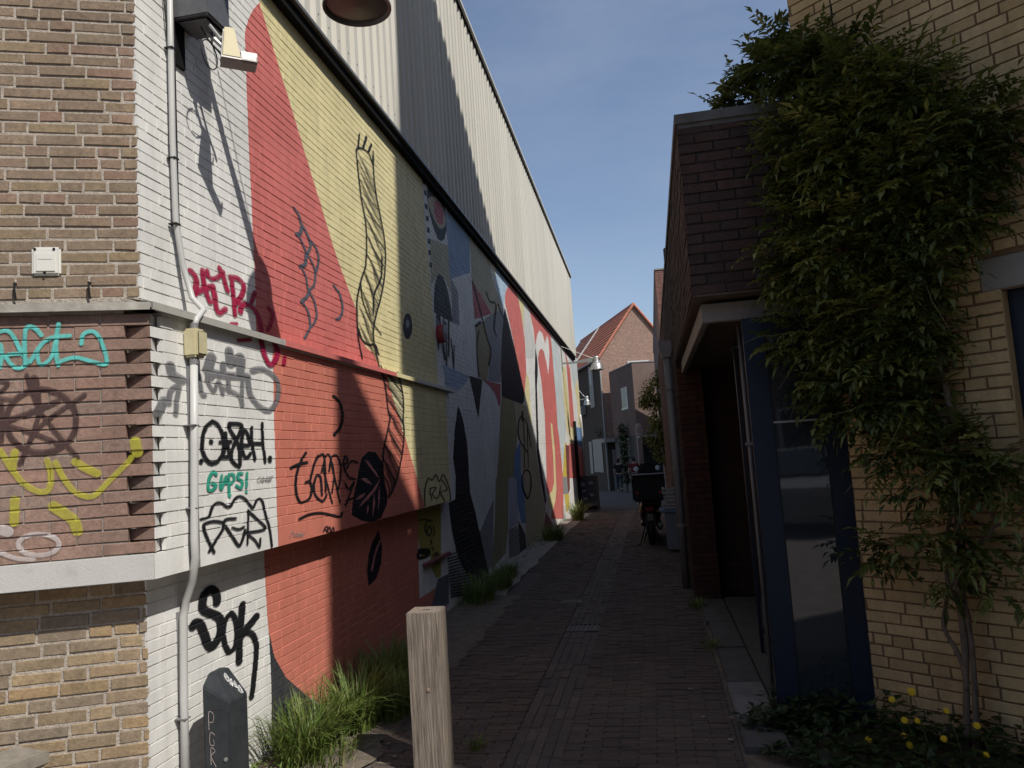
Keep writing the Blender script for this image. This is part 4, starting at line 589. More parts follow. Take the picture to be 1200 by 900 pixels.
 ('F','turquoise_tag','turquoise',1.0,[([(-0.628,2.347),(-0.594,2.355),(-0.567,2.329),(-0.533,2.251),(-0.513,2.212),(-0.534,2.186),(-0.564,2.191),(-0.595,2.242),(-0.533,2.25)],0.0167),([(-0.622,2.19),(-0.612,2.254),(-0.618,2.293)],0.0167),([(-0.52,2.197),(-0.519,2.351),(-0.484,2.366),(-0.453,2.33)],0.0183),([(-0.383,2.378),(-0.395,2.277),(-0.387,2.192)],0.0184),([(-0.337,2.324),(-0.408,2.318),(-0.454,2.287),(-0.499,2.211)],0.0169),([(-0.471,2.249),(-0.458,2.196),(-0.416,2.224),(-0.398,2.293)],0.0153),([(-0.29,2.285),(-0.282,2.327),(-0.246,2.341),(-0.218,2.317),(-0.191,2.239),(-0.19,2.188),(-0.248,2.203),(-0.318,2.224),(-0.385,2.205)],0.017)]),
 ('F','brown_tag','tagbrown',1.0,[([(-0.513,2.151),(-0.466,2.003),(-0.398,1.893),(-0.31,1.773)],0.0182),([(-0.278,2.054),(-0.398,1.973),(-0.481,1.898),(-0.543,1.762)],0.0182),([(-0.602,1.954),(-0.521,1.976),(-0.439,2.01),(-0.387,2.03)],0.0227),([(-0.476,2.122),(-0.466,2.072),(-0.47,1.958),(-0.536,1.773)],0.0182),([(-0.596,1.935),(-0.481,1.89),(-0.371,1.831)],0.0181),([(-0.315,1.938),(-0.319,1.907),(-0.33,1.877),(-0.347,1.852),(-0.37,1.831),(-0.396,1.816),(-0.426,1.807),(-0.458,1.806),(-0.489,1.811),(-0.518,1.823),(-0.544,1.841),(-0.566,1.865),(-0.582,1.892),(-0.592,1.922),(-0.596,1.953),(-0.592,1.984),(-0.582,2.013),(-0.565,2.039),(-0.543,2.06),(-0.516,2.076),(-0.487,2.085),(-0.455,2.087),(-0.424,2.082),(-0.394,2.07),(-0.367,2.052),(-0.345,2.028),(-0.328,2.0),(-0.318,1.97),(-0.315,1.938)],0.0228),([(-0.625,2.133),(-0.588,2.12),(-0.622,2.079)],0.0166),([(-0.616,2.03),(-0.616,1.868)],0.0255),([(-0.622,2.057),(-0.575,2.047)],0.0121),([(-0.483,2.134),(-0.476,2.111)],0.0335)]),
 ('F','yellow_tag','tagyellow',1.0,[([(-0.62,1.823),(-0.57,1.731),(-0.523,1.668),(-0.462,1.632),(-0.427,1.646),(-0.421,1.713),(-0.435,1.77)],0.0256),([(-0.563,1.812),(-0.573,1.746)],0.033),([(-0.4,1.757),(-0.373,1.694),(-0.325,1.623),(-0.253,1.597),(-0.186,1.659),(-0.114,1.73),(-0.092,1.759)],0.0244),([(-0.32,1.755),(-0.283,1.726),(-0.234,1.698)],0.0351),([(-0.564,1.604),(-0.567,1.508)],0.0373),([(-0.412,1.566),(-0.334,1.5),(-0.317,1.45)],0.0452),([(-0.073,1.828),(-0.066,1.781)],0.0464)]),
 ('F','white_spray','tagwhite',1.0,[([(-0.39,1.397),(-0.393,1.384),(-0.403,1.373),(-0.418,1.365),(-0.437,1.36),(-0.46,1.358),(-0.483,1.36),(-0.505,1.366),(-0.524,1.374),(-0.539,1.386),(-0.548,1.398),(-0.551,1.411),(-0.548,1.424),(-0.538,1.435),(-0.523,1.443),(-0.504,1.449),(-0.482,1.45),(-0.459,1.448),(-0.437,1.443),(-0.417,1.434),(-0.402,1.423),(-0.393,1.41),(-0.39,1.397)],0.0194)]),
 ('F','white_spray','tagwhite',1.0,[([(-0.624,1.483),(-0.591,1.47)],0.0445)]),
 ('F','white_spray','tagwhite',1.0,[([(-0.624,1.385),(-0.558,1.353),(-0.491,1.343)],0.0178)]),
]

# ================================================================== ground
def ground_grid(xs, ys, dz):
    b = MB(); b.grid([[(x, y, gz(y)+dz) for x in xs] for y in ys]); return b
o = ground_grid([-220, -60, -20, -3, 0, 3, 20, 60, 220], [-220, -60, -20, 0, 10, 17, 25, 40, 60, 90, 300], -.06).build('ground', mat('ground_asphalt', (.11, .1, .09), .95, .3, 3, .6, 60, .005)); o['kind'] = 'structure'
# light concrete square behind the viewer's back, seen only mirrored in the glass
o = ground_grid([-14, 14], [-16, 3.2], -.02).build('street', mat('street_paving', (.2, .18, .165), .9, .2, 5, .5, 60, .004)); o['kind'] = 'structure'
o = ground_grid([-2.6, -1.0, .34], [3.2, 6, 10, 14, 17, 24, 34, 60], -.012).build('alley_pavement', mat('alley_paving_far', (.085, .07, .063), .93, .3, 22, .5, 45, .006, stretch=(1, 3.2, 1))); o['kind'] = 'structure'
ALLEY = o
o = ground_grid([.34, 1.2, 2.6], [3.2, 5.2, 8.6], -.02).build('planting_bed', SOIL); o['kind'] = 'structure'
o = ground_grid([-8, -2.6], [24, 34, 60], -.012).build('side_yard', MATS['alley_paving_far']); o['kind'] = 'structure'
rng = random.Random(11)
def pavers():
    """clay pavers laid across the alley with a lengthwise gutter band"""
    L, W, J = .2, .0425, .004
    items = []      # x, y, lx, ly, pale
    y = 3.55; row = 0
    while y < 24:
        edge = -1.72+.10*math.sin(y*.7)+.05*math.sin(y*2.1)-(.25 if y > 11 else 0)
        x = edge-rng.random()*.1; off = (row % 2)*.5
        for xa, xb in ((edge, -.935), (-.615, .335)):
            x = xa-off*(L+J) if xa > -1 else xa-off*.05
            if xa < -1: x = -.935-J-math.ceil((-.935-xa)/(L+J)+1)*(L+J)+off*(L+J)
            while x < xb-.02:
                a = max(x, xa); b = min(x+L, xb)
                if b-a > .03: items.append(((a+b)/2, y+W/2, b-a, W, 0))
                x += L+J
        y += W+J; row += 1
    for c in range(5):
        x = -.93+c*.0635+.029; y = 3.5+rng.random()*.15
        while y < 24:
            items.append((x, y+L/2, .057, L, 1)); y += L+J
    hole = [(-.78, 7.42, .16, .14), (-1.02, 8.7, .12, .1)]
    items = [i for i in items if not any(abs(i[0]-h[0]) < h[2] and abs(i[1]-h[1]) < h[3] for h in hole)]
    vis = sorted(items, key=lambda i: (i[1]+ (0 if i[1] > 4.0 else 50)))
    cache = {}; far = MB()
    for n, (x, y, lx, ly, pale) in enumerate(vis):
        dz = rng.uniform(-.004, .003)+(-.006 if pale else 0); tilt = (rng.uniform(-.02, .02), rng.uniform(-.012, .012))
        if n < 300:
            key = (round(lx, 2), round(ly, 3), pale, rng.randrange(2))
            if key not in cache:
                q = MB(); brick_faces(q, lx, ly, .03, rng, .003)
                me = bpy.data.meshes.new('paver'); me.from_pydata([(a, c, -b) for a, b, c in q.v], [], q.f)
                me.materials.append(PAVER_PALE if pale else PAVER); me.update(); cache[key] = me
            ob = bpy.data.objects.new('paver', cache[key]); COL.objects.link(ob); ob.parent = ALLEY
            ob.location = (x, y, gz(y)+dz); ob.rotation_euler = (tilt[0], tilt[1], rng.uniform(-.012, .012))
        else:
            z = gz(y)+dz; t0, t1 = tilt[0]*ly, tilt[1]*lx; a = rng.uniform(-.003, .003)
            f = [(x-lx/2, y-ly/2+a, z-t0-t1), (x+lx/2, y-ly/2-a, z-t0+t1), (x+lx/2, y+ly/2, z+t0+t1), (x-lx/2, y+ly/2, z+t0-t1)]
            g = [(p[0], p[1], p[2]-.02) for p in f]; sd = rng.random()
            far.face(f, pale, sd)
            for i in range(4): k = (i+1) % 4; far.face((f[i], g[i], g[k], f[k]), pale, sd)
    ob = far.build('pavers', [PAVER, PAVER_PALE], ALLEY, tint=True); ob['kind'] = 'stuff'
pavers()
def drain(b):
    b.box((-.93, 7.29, -.03), (-.63, 7.55, -.008), 0)
    for i in range(7): b.box((-.92+.042*i, 7.30, -.008), (-.90+.042*i, 7.54, .0), 0)
    for lo, hi in (((-.94, 7.27, -.03), (-.62, 7.29, .003)), ((-.94, 7.55, -.03), (-.62, 7.57, .003))): b.box(lo, hi, 0)
t = thing('gutter_drain', (-.78, 7.42, 0), 'square iron gutter grating set in the pale paver band of the alley', 'drain')
part('grating', mat('cast_iron', (.06, .055, .05), .6, .2, 30, .3), t, drain)
t = thing('valve_cover', (-1.02, 8.7, 0), 'small oblong iron valve cover between the alley pavers', 'cover')
part('lid', MATS['cast_iron'], t, lambda b: (b.box((-1.14, 8.61, -.03), (-.90, 8.79, .002)), b.box((-1.1, 8.66, .002), (-.94, 8.74, .006))))
# strip of soil and concrete along the mural wall
def strip(b, x0, x1, ya, yb, z, n=40, wob=.05, seed=1):
    r = random.Random(seed); rows = []
    for i in range(n+1):
        y = ya+(yb-ya)*i/n
        rows.append([(x0, y, gz(y)+z), ((x0+x1)/2, y, gz(y)+z+r.uniform(0, .012)), (x1+r.uniform(-wob, wob), y, gz(y)+z-.004)])
    b.grid(rows)
b = MB(); strip(b, -2.36, -1.70, 3.2, 9.2, .006); o = b.build('verge', SOIL); o['kind'] = 'structure'
b = MB(); strip(b, -2.36, -1.88, 9.2, 22.5, .008, wob=.03); o = b.build('concrete_strip', mat('worn_concrete', (.24, .215, .185), .9, .25, 8, .6, 60, .005, dirt=(.13, .11, .09), dirt_amt=.6)); o['kind'] = 'structure'
# kerb slabs before the porch
t = thing('kerb', (.46, 6.5, 0), 'row of grey concrete kerb slabs along the porch step', 'kerb')
for i, (ya, yb, x0, x1) in enumerate([(4.42, 4.88, .36, .60), (4.90, 5.58, .37, .60), (5.60, 6.5, .38, .6), (6.52, 7.45, .38, .6), (7.47, 8.5, .36, .6)]):
    part('slab', [mat('slab_pale', (.15, .145, .14), .85, .25, 8, .4, 70, dirt=(.06, .055, .05), dirt_amt=.6), mat('slab_dark', (.075, .072, .068), .85, .25, 8, .4, 70, dirt=(.045, .042, .04), dirt_amt=.5)][0 if i == 1 else 1], t,
         lambda b: b.box((x0, ya, -.05), (x1, yb, .018+.004*(i % 2))), bevel=.006)
part('step', MATS['slab_dark'], t, lambda b: b.box((.615, 4.92, -.05), (1.0, 8.55, .022)), bevel=.006)

# ================================================================== corner building with the mural
fd = Vector((.925, .38, 0)).normalized()
CB = thing('corner_building', (-4.5, 8, 0), 'long brick building with painted mural, graffiti and ribbed metal upper storey', 'building')
rng = random.Random(3)
MW = Wall((-2.35, 3.26), (0, 1), .003); PW = Wall((-2.23, 3.16), (0, 1), .003); FP = Wall((-2.23, 3.16), fd, .006); FM = Wall((-2.35, 3.26), fd, .0045)
MW.lay(0, 4.93, 0, 23.55, .0575, .0085, .205, rng, holes=[(-1, 5.24, 1.2, 2.47)])
row = [(u, u+1.098, 0, .5) for u in (0, 1.1, 2.2, 3.3, 4.4)]; row[-1] = (4.4, 5.34, 0, .5)
PW.lay(1.33, 2.425, 0, 5.34, .0575, .008, .205, rng, start=lambda i: .075 if i % 2 == 0 else 0)
PW.rows.insert(0, (1.21, 1.3235, row))
FP.lay(1.33, 2.425, -1.5, 0, .0575, .007, .205, rng, bond='half', stop=lambda i: 0 if i % 2 == 0 else -.10)
FM.lay(0, 1.2, -1.5, 0, .0600, .0125, .198, rng, depvar=.003)
FM.lay(2.53, 4.95, -1.5, 0, .0580, .0125, .198, rng, depvar=.003)
used = 0
used += FP.emit(CB, lambda u, z: 0, [BRICK_REDBROWN], lambda u, z: u > -.66, 95, thick=.022, stuff_name='front_panel_bricks')
used += FM.emit(CB, lambda u, z: 0 if z > 2 else 1, [BRICK_BROWN, BRICK_BUFF], lambda u, z: u > -.66 and z < 4.06 and z > .3, 300-used-20, thick=.022, stuff_name='front_wall_bricks')
MW.emit(CB, lambda u, z: 0, [WHITE], stuff_name='side_wall_bricks', jit=0)
PW.emit(CB, lambda u, z: 0, [WHITE], stuff_name='side_panel_bricks', thick=.02, jit=0)
# toothed corner of the panel: square-cut brick ends meeting at an obtuse angle
for i, (za, zb, r) in enumerate(PW.rows[1:]):
    b = MB(); W = FP if i % 2 == 0 else PW; s = -1 if i % 2 == 0 else 1
    u0, u1 = sorted((-s*.0009, s*.07))
    def q(u, d, z): return W.P(u, z, d)
    f = [q(u0, -.0012, za), q(u1, -.0012, za), q(u1, -.0012, zb), q(u0, -.0012, zb)]; g = [q(u0, -.13, za), q(u1, -.13, za), q(u1, -.13, zb), q(u0, -.13, zb)]
    b.face(f, 0 if s < 0 else 1, .3); b.face(g[::-1], 0)
    for k in range(4):
        e = (k+1) % 4; end = (k == 1 and s < 0) or (k == 3 and s > 0)
        b.face((f[k], g[k], g[e], f[e]), (1 if s < 0 else 0) if end else (0 if s < 0 else 1), .2+.5*rng.random())
    o = b.build('brick', [BRICK_REDBROWN, WHITE], CB, tint=True)
def v2(p, z): return (p.x, p.y, z)
def cores(b):
    # panel core, cut back behind the toothed corner
    pts = [FP.P(-1.5, 0, -.006), FP.P(-.115, 0, -.006), FP.P(-.115, 0, -.085), PW.P(.095, 0, -.085), PW.P(.095, 0, -.003), PW.P(5.34, 0, -.003), Vector((-2.6, 8.5, 0)), Vector((-2.9, 3.7, 0)), FP.P(-1.5, 0, -.4)]
    for i in range(len(pts)):
        k = (i+1) % len(pts); m = 0 if i < 3 else (1 if i in (3, 4) else 0)
        b.face((v2(pts[i], 1.215), v2(pts[k], 1.215), v2(pts[k], 2.44), v2(pts[i], 2.44)), m)
    b.face([v2(p, 1.216) for p in pts[::-1]], 1); b.face([v2(p, 2.43) for p in pts], 1)
part('panel_core', [MORTAR_BROWN, MORTAR_WHITE], CB, cores)
def cores2(b):
    a = FM.P(-6, 0, -.0045); c = FM.P(0, 0, -.0045); c.x = -2.353
    e = Vector((-2.353, 26.8, 0))
    b.face((v2(a, -.3), v2(c, -.3), v2(c, 5.0), v2(a, 5.0)), 0); b.face((v2(a, 5.), v2(c, 5.), v2(c, 8.5), v2(a, 8.5)), 2)
    b.face((v2(c, -.3), v2(e, -.5), v2(e, 4.98), v2(c, 4.98)), 1)
    back = [Vector((-12, 26.8, 0)), Vector((-12, 0, 0))]
    b.face((v2(e, -.5), v2(back[0], -.5), v2(back[0], 7.45), v2(e, 7.45)), 1)
    b.face((v2(back[1], -.3), v2(a, -.3), v2(a, 8.5), v2(back[1], 8.5)), 0)
    b.face((v2(back[0], -.5), v2(back[1], -.3), v2(back[1], 8.5), v2(back[0], 7.4)), 0)
    b.face((v2(a, 8.5), (-2.36, 3.26, 8.5), (-2.36, 26.8, 7.40), (-12, 26.8, 7.40), (-12, 0, 8.5)), 2)
part('wall', [MORTAR, MORTAR_WHITE, BRICK_BROWN], CB, cores2)
part('concrete_band', CONCRETE_WHITE, CB, lambda b: b.box((-1.5, -.012, 1.208), (-.004, .05, 1.325), M=Matrix.Translation((-2.23, 3.16, 0)) @ Matrix.Rotation(FP.ang, 4, 'Z')), label='whitewashed concrete band under the red brick panel', bevel=.003)
# upper ledge with its zinc lip, painted over along the mural
def lip(W, u0, u1, m, nm, dd=.034):
    T = Matrix.Translation(W.P(0, 0)) @ Matrix.Rotation(W.ang, 4, 'Z')
    part(nm, m, CB, lambda b: (b.box((u0, -dd, 2.441), (u1, .10, 2.463), M=T), b.box((u0, -dd-.004, 2.430), (u1, -dd+.004, 2.466), M=T), b.face([T @ Vector(p) for p in ((u0, -dd, 2.464), (u1, -dd, 2.464), (u1, .118, 2.50), (u0, .118, 2.50))])))
lip(FP, -1.5, .008, mat('zinc_lichen', (.36, .34, .30), .8, .25, 14, .4, 60, dirt=(.2, .19, .15), dirt_amt=.7, dirt_scale=12), 'ledge')
lip(PW, -.03, 1.27, mat('ledge_grimy_white', (.40, .385, .35), .8, .25, 14, .3, 60, dirt=(.18, .17, .15), dirt_amt=.8, dirt_scale=14), 'ledge')
for a, c, k in ((1.272, 3.40, 'red'), (3.402, 4.05, 'yellow'), (4.052, 5.60, 'palegrey')): lip(PW, a, c, PAINTS[k], 'ledge')
# ---- mural colours laid brick by brick, then line work and spray tags
WALLS = {'M': MW, 'P': PW, 'F': FP}
NICE = dict(red='red', orangered='orange red', yellow='pale yellow', black='black', white='white', beige='beige', blue='grey blue', grey='grey', midblue='blue', skyblue='sky blue', lightblue='pale blue',
            paleblue='pale blue green', palegrey='pale grey', dullred='dull red', darkbeige='khaki', deepyellow='deep yellow', charcoal='charcoal', slate='slate', ochre='ochre', petal='pink', lilac='lilac', maroon='maroon', paleyellow='cream')
for idx, (pl, c, layer, poly) in enumerate(POLYS):
    b = MB(); WALLS[pl].paint(poly, layer, b, idx)
    if b.f:
        o = b.build('mural_shape', PAINTS[c], CB); o['label'] = NICE[c]+' painted shape of the wall mural'
TL = {'crimson_stroke': 'dark red spray stroke below the ledge', 'crimson_tag': 'dark red spray tag sprawling across the ledge', 'grey_tag': 'smudged grey spray tag on white brick', 'black_tag': 'black spray tag in looping letters', 'green_letter': 'green letter of the tag GUPS!',
      'pencil_scrawl': 'faint thin scrawl', 'black_outline_tag': 'black tag under a scalloped outline', 'thick_black_tag': 'fat black tag reading SOK', 'small_black_tag': 'small black tag on yellow paint',
      'door_scribble': 'black marker scribbles', 'turquoise_tag': 'turquoise spray tag on red brick', 'brown_tag': 'dark brown star tag in a ring', 'yellow_tag': 'yellow spray loops', 'white_spray': 'faded white spray stroke',
      'rope_drawing': 'black line drawing of a twisted rope', 'scallop_drawing': 'dark scalloped line drawing', 'hatching': 'black painted hatching', 'line_drawing': 'black painted line drawing'}
for pl, nm, c, fu, strokes in TAGS:
    b = MB(); mid = np.mean([p[0] for st, w in strokes for p in st])
    res = .005 if mid < 2.2 else (.0065 if mid < 5 else .010)
    WALLS[pl].spray([(st, max(w, res*.75)) for st, w in strokes], res, .0062 if c not in ('tagbrown', 'crimson') else .0070, b, fu)
    o = b.build(nm, PAINTS[c], CB); o['label'] = TL[nm]
# ---- fascia, ribbed cladding and roof trim
zb = lambda y: 5.03-.0097*(y-5); zt = lambda y: 8.305-.0474*(y-10.37)
def sloped(b, x0, x1, ya, yb, za, zc, m=0):
    """bar along the wall whose top and bottom follow za(y), zc(y)"""
    p = [(x0, ya, za(ya)), (x1, ya, za(ya)), (x1, ya, zc(ya)), (x0, ya, zc(ya))]; q = [(x0, yb, za(yb)), (x1, yb, za(yb)), (x1, yb, zc(yb)), (x0, yb, zc(yb))]
    b.face(p, m); b.face(q[::-1], m)
    for i in range(4): k = (i+1) % 4; b.face((p[i], q[i], q[k], p[k]), m)
part('fascia', BLACK_METAL, CB, lambda b: sloped(b, -2.38, -2.285, 3.2, 25.62, lambda y: zb(y)-.115, lambda y: zb(y)-.030))
part('steel_lip', mat('galvanised_dark', (.16, .155, .15), .45, .2, 20, .1, metal=.5), CB, lambda b: sloped(b, -2.38, -2.25, 3.2, 25.63, lambda y: zb(y)-.028, zb))
y = 3.2
while y < 25.55:
    ye = min(y+1.0, 25.6); b = MB(); prof = []
    n = int(round((ye-y)/.2)); n = max(n, 1); p = (ye-y)/n
    for i in range(n):
        for dy, dx in ((0, 0), (.30, 0), (.42, .034), (.82, .034), (.94, 0)): prof.append((-2.295+dx, y+(i+dy)*p))
    prof.append((-2.295, ye-.004))
    b.grid([[(x, yy, zb(yy)+.002) for x, yy in prof], [(x, yy, zt(yy)-.05) for x, yy in prof]])
    b.build('cladding_panel', CLAD, CB)
    if y < 14:
        sw = MB()
        for zz in (zb(y)+.12, (zb(y)+zt(y))/2, zt(y)-.2):
            for i in range(n): yy = y+(i+.62)*p; sw.box((-2.262, yy-.006, zz-.006), (-2.257, yy+.006, zz+.006))
        so = sw.build('panel_screws', ZINC, CB); so['kind'] = 'stuff'
    y = ye
part('cladding_end', CLAD, CB, lambda b: b.box((-2.6, 25.602, zb(25.6)), (-2.262, 25.66, zt(25.6)-.03)))
part('roof_trim', [BLACK_METAL, mat('trim_pale', (.62, .61, .58), .5, .05, 4, 0)], CB, lambda b: (sloped(b, -2.45, -2.25, 3.2, 25.68, lambda y: zt(y)-.05, lambda y: zt(y)-.012), sloped(b, -2.47, -2.21, 3.2, 25.70, lambda y: zt(y)-.010, lambda y: zt(y)+.035, 1)))
# sill at the bricked-up window under the panel
part('window_sill', PAINTS['maroon'], CB, lambda b: b.box((-2.36, 7.52, .615), (-2.295, 8.44, .642)), bevel=.004)
part('downpipe', PVC, CB, lambda b: b.tube([(-2.29, 26.1, .3), (-2.29, 26.1, 2.6), (-2.3, 26.0, 2.9)], .04, 10), smooth=True)
part('downpipe', BLACK_METAL, CB, lambda b: b.tube([(-2.28, 23.6, -.1), (-2.28, 23.6, 2.6)], .05, 8), smooth=True)

# ================================================================== things on the mural wall
# conduit with junction box
t = thing('cable_conduit', (-2.3, 3.46, 0), 'white plastic conduit with cream junction box climbing the white painted brick', 'conduit')
pth = [(-2.318, 3.51, 4.6), (-2.318, 3.505, 3.9), (-2.318, 3.50, 3.4), (-2.318, 3.51, 2.97), (-2.312, 3.55, 2.75), (-2.285, 3.585, 2.58), (-2.20, 3.55, 2.50), (-2.19, 3.47, 2.44), (-2.19, 3.445, 2.39)]
part('pipe', PVC, t, lambda b: b.tube(pth, .0155, 12), smooth=True)
part('thin_cable', RUBBER, t, lambda b: (b.tube([(-2.325, 3.545, 4.6), (-2.325, 3.54, 3.6), (-2.325, 3.54, 3.0), (-2.322, 3.55, 2.8)], .008, 8), b.tube([(-2.335, 3.47, 4.6), (-2.335, 3.475, 4.2), (-2.333, 3.50, 3.98)], .004, 6)))
part('lower_pipe', PVC, t, lambda b: b.tube([(-2.19, 3.435, 2.21), (-2.19, 3.42, 1.8), (-2.19, 3.40, 1.36), (-2.19, 3.405, 1.27), (-2.23, 3.44, 1.16), (-2.29, 3.475, 1.06), (-2.31, 3.478, .98), (-2.31, 3.465, .6), (-2.31, 3.46, .02)], .0185, 14), smooth=True)
part('backing_channel', PVC_GREY, t, lambda b: (b.box((-2.232, 3.428, 1.215), (-2.205, 3.468, 2.20)), b.box((-2.352, 3.478, .0), (-2.325, 3.512, 1.0))))
jb = part('junction_box', CREAM, t, lambda b: b.box((-2.232, 3.405, 2.24), (-2.155, 3.50, 2.385)), bevel=.012)
part('gland', PVC_GREY, t, lambda b: b.lathe([(.022, 0), (.022, .03), (.017, .035)], (-2.19, 3.437, 2.205), 12))
part('gland', PVC_GREY, t, lambda b: b.lathe([(.02, 0), (.02, .03)], (-2.19, 3.445, 2.383), 12))
part('box_cover', CREAM, t, lambda b: b.box((-2.153, 3.416, 2.255), (-2.147, 3.489, 2.37)), bevel=.003)
for z in (3.9, 3.3, 2.95): part('clip', RUBBER, t, lambda b: b.box((-2.345, 3.486, z), (-2.30, 3.526, z+.008)))
for z in (1.9, 1.5, .5): part('clip', PVC_GREY, t, lambda b: b.box((-2.24 if z > 1.2 else -2.35, 3.392 if z > 1.2 else 3.442, z), (-2.17 if z > 1.2 else -2.290, 3.440 if z > 1.2 else 3.492, z+.008)), bevel=.003)
# floodlight with ballast box and cable loop
t = thing('floodlight', (-2.35, 3.5, 4.0), 'old floodlight with cream reflector and dark ballast box on the white brick', 'floodlight')
part('mounting_plate', BLACK_METAL, t, lambda b: b.box((-2.35, 3.56, 3.86), (-2.335, 3.66, 4.35)))
part('ballast_box', mat('ballast_grey', (.13, .13, .135), .45, .15, 20, .1, metal=.3), t, lambda b: (b.box((-2.33, 3.54, 4.09), (-2.12, 3.76, 4.36)), b.box((-2.35, 3.55, 4.1), (-2.33, 3.75, 4.3)), b.box((-2.31, 3.56, 4.075), (-2.14, 3.74, 4.09))), bevel=.008)
part('bracket', ZINC, t, lambda b: (b.tube([(-2.2, 3.66, 4.06), (-2.12, 3.70, 3.97), (-2.04, 3.73, 3.95)], .012, 8), b.tube([(-2.15, 3.6, 4.06), (-2.1, 3.64, 3.98)], .010, 8)))
T = Matrix.Translation((-2.03, 3.60, 3.935)) @ Matrix.Rotation(R(38), 4, 'Z') @ Matrix.Rotation(R(-14), 4, 'X') @ Matrix.Scale(.86, 4)
part('lamp_housing', mat('flood_grey', (.2, .195, .185), .5, .15, 20, .1, metal=.3), t, lambda b: b.prism([(-.062, -.115), (.062, -.115), (.03, .125), (-.035, .125)], .07, M=T), bevel=.008)
part('reflector', mat('reflector_cream', (.46, .40, .22), .5, .1, 20, 0, dirt=(.3, .24, .13), dirt_amt=.5, dirt_scale=20), t, lambda b: b.prism([(-.055, -.11), (.055, -.11), (.026, .118), (-.030, .118)], .012, M=T @ Matrix.Translation((0, -.014, 0))), bevel=.004)
part('visor', mat('visor_glass', (.22, .18, .165), .35, .15, 20, 0), t, lambda b: (b.box((-.06, -.02, -.128), (.15, .075, -.118), M=T), b.box((.055, -.02, -.128), (.15, .0, -.06), M=T), b.box((.14, -.02, -.118), (.15, .075, -.09), M=T)))
part('cable', RUBBER, t, lambda b: (b.tube([(-2.16, 3.55+.075*math.cos(a)+.06, 3.90+.075*math.sin(a)) for a in [i*math.pi/14 for i in range(29)]], .0035, 6), b.tube([(-2.2, 3.6, 4.06), (-2.17, 3.62, 3.99), (-2.12, 3.66, 3.92), (-2.08, 3.68, 3.86), (-2.06, 3.70, 3.88), (-2.05, 3.70, 3.94)], .005, 6), b.tube([(-2.15, 3.63, 4.3), (-2.15, 3.625, 4.1), (-2.15, 3.62, 3.97)], .006, 6)))
# street lamps on wall arms
LAMP = mat('lamp_aluminium', (.42, .42, .41), .38, .1, 20, .05, metal=.75)
LAMP_IN = mat('lamp_inside', (.06, .052, .048), .45, .2, 15, .1)
ARM = mat('arm_paint', (.20, .21, .20), .55, .15, 20, .1)
def street_lamp(x, y, z, q, label, D=.38, wire=True, dirx=1.0):
    """arm along +x from the wall at (x,y); z is the height of the shade's rim"""
    t = thing('street_lamp', (x, y, z), label, 'lamp', 'bell lamps on wall arms along the alley')
    r = D/2; c = x+q; za = z+.27
    part('arm', ARM, t, lambda b: (b.box((x, y-.022, za-.025), (c, y+.022, za+.025)), b.face([(x+.35, y, za+.025), (c-.05, y, za+.025), (c-.05, y, za+.12)]), b.face([(x+.35, y+.006, za+.025), (c-.05, y+.006, za+.12), (c-.05, y+.006, za+.025)])))
    part('wall_bracket', ARM, t, lambda b: b.box((x-.01, y-.03, za-.22), (x+.03, y+.03, za+.55)))
    if wire: part('stay_wire', LAMP, t, lambda b: b.tube([(x+.02, y, za+.5), (c-.04, y, za+.05)], .005, 5))
    sh = part('shade', LAMP, t, lambda b: b.lathe([(.04, .40), (.075, .385), (.082, .36), (.082, .24), (.09, .225), (.12, .21), (r*.8, .16), (r*.95, .09), (r, .03), (r+.006, .012), (r+.006, 0)], (c, y, z), 32), smooth=True)
    part('shade_inside', LAMP_IN, sh, lambda b: b.lathe([(r+.0055, .0005), (r-.012, .003), (r*.92, .08), (r*.76, .15), (.05, .19), (.001, .192)], (c, y, z), 32), smooth=True)
    part('diffuser', mat('lamp_lens', (.055, .046, .042), .3, .15, 9, 0), sh, lambda b: b.lathe([(r-.013, .012), (r*.6, .004), (.001, .0)], (c, y, z+.004), 32), smooth=True)
    part('latch', BLACK_METAL, sh, lambda b: (b.box((c+.07, y-r-.012, z-.012), (c+.12, y-r+.03, z+.02)), b.box((c-.1, y-r-.0, z-.008), (c-.07, y-r+.04, z+.02))))
    return t
street_lamp(-2.33, 3.70, 4.075, .98, 'bell lamp above the floodlight, its dark underside hanging over the white wall', .35)
street_lamp(-2.35, 21.8, 3.93, 1.0, 'silver bell lamp on a long arm near the end of the mural wall')
# alarm bell
t = thing('alarm_bell', (-2.35, 8.62, 3.13), 'red round alarm bell mounted on the mural beside a black dome shape', 'bell')
MB1 = [MATS.get('alarm_red') or mat('alarm_red', (.22, .028, .032), .5, .15, 20, 0)]
part('housing', MB1[0], t, lambda b: b.lathe([(.001, 0), (.1, 0), (.108, .01), (.108, .075), (.1, .085)], (-2.352, 8.62, 3.13), 28, axis=Vector((1, 0, 0))), smooth=True)
part('face', mat('alarm_grey', (.16, .15, .15), .5, .25, 30, .1), t, lambda b: (b.lathe([(.0995, .086), (.06, .096), (.001, .1)], (-2.352, 8.62, 3.13), 28, axis=Vector((1, 0, 0)))), smooth=True)
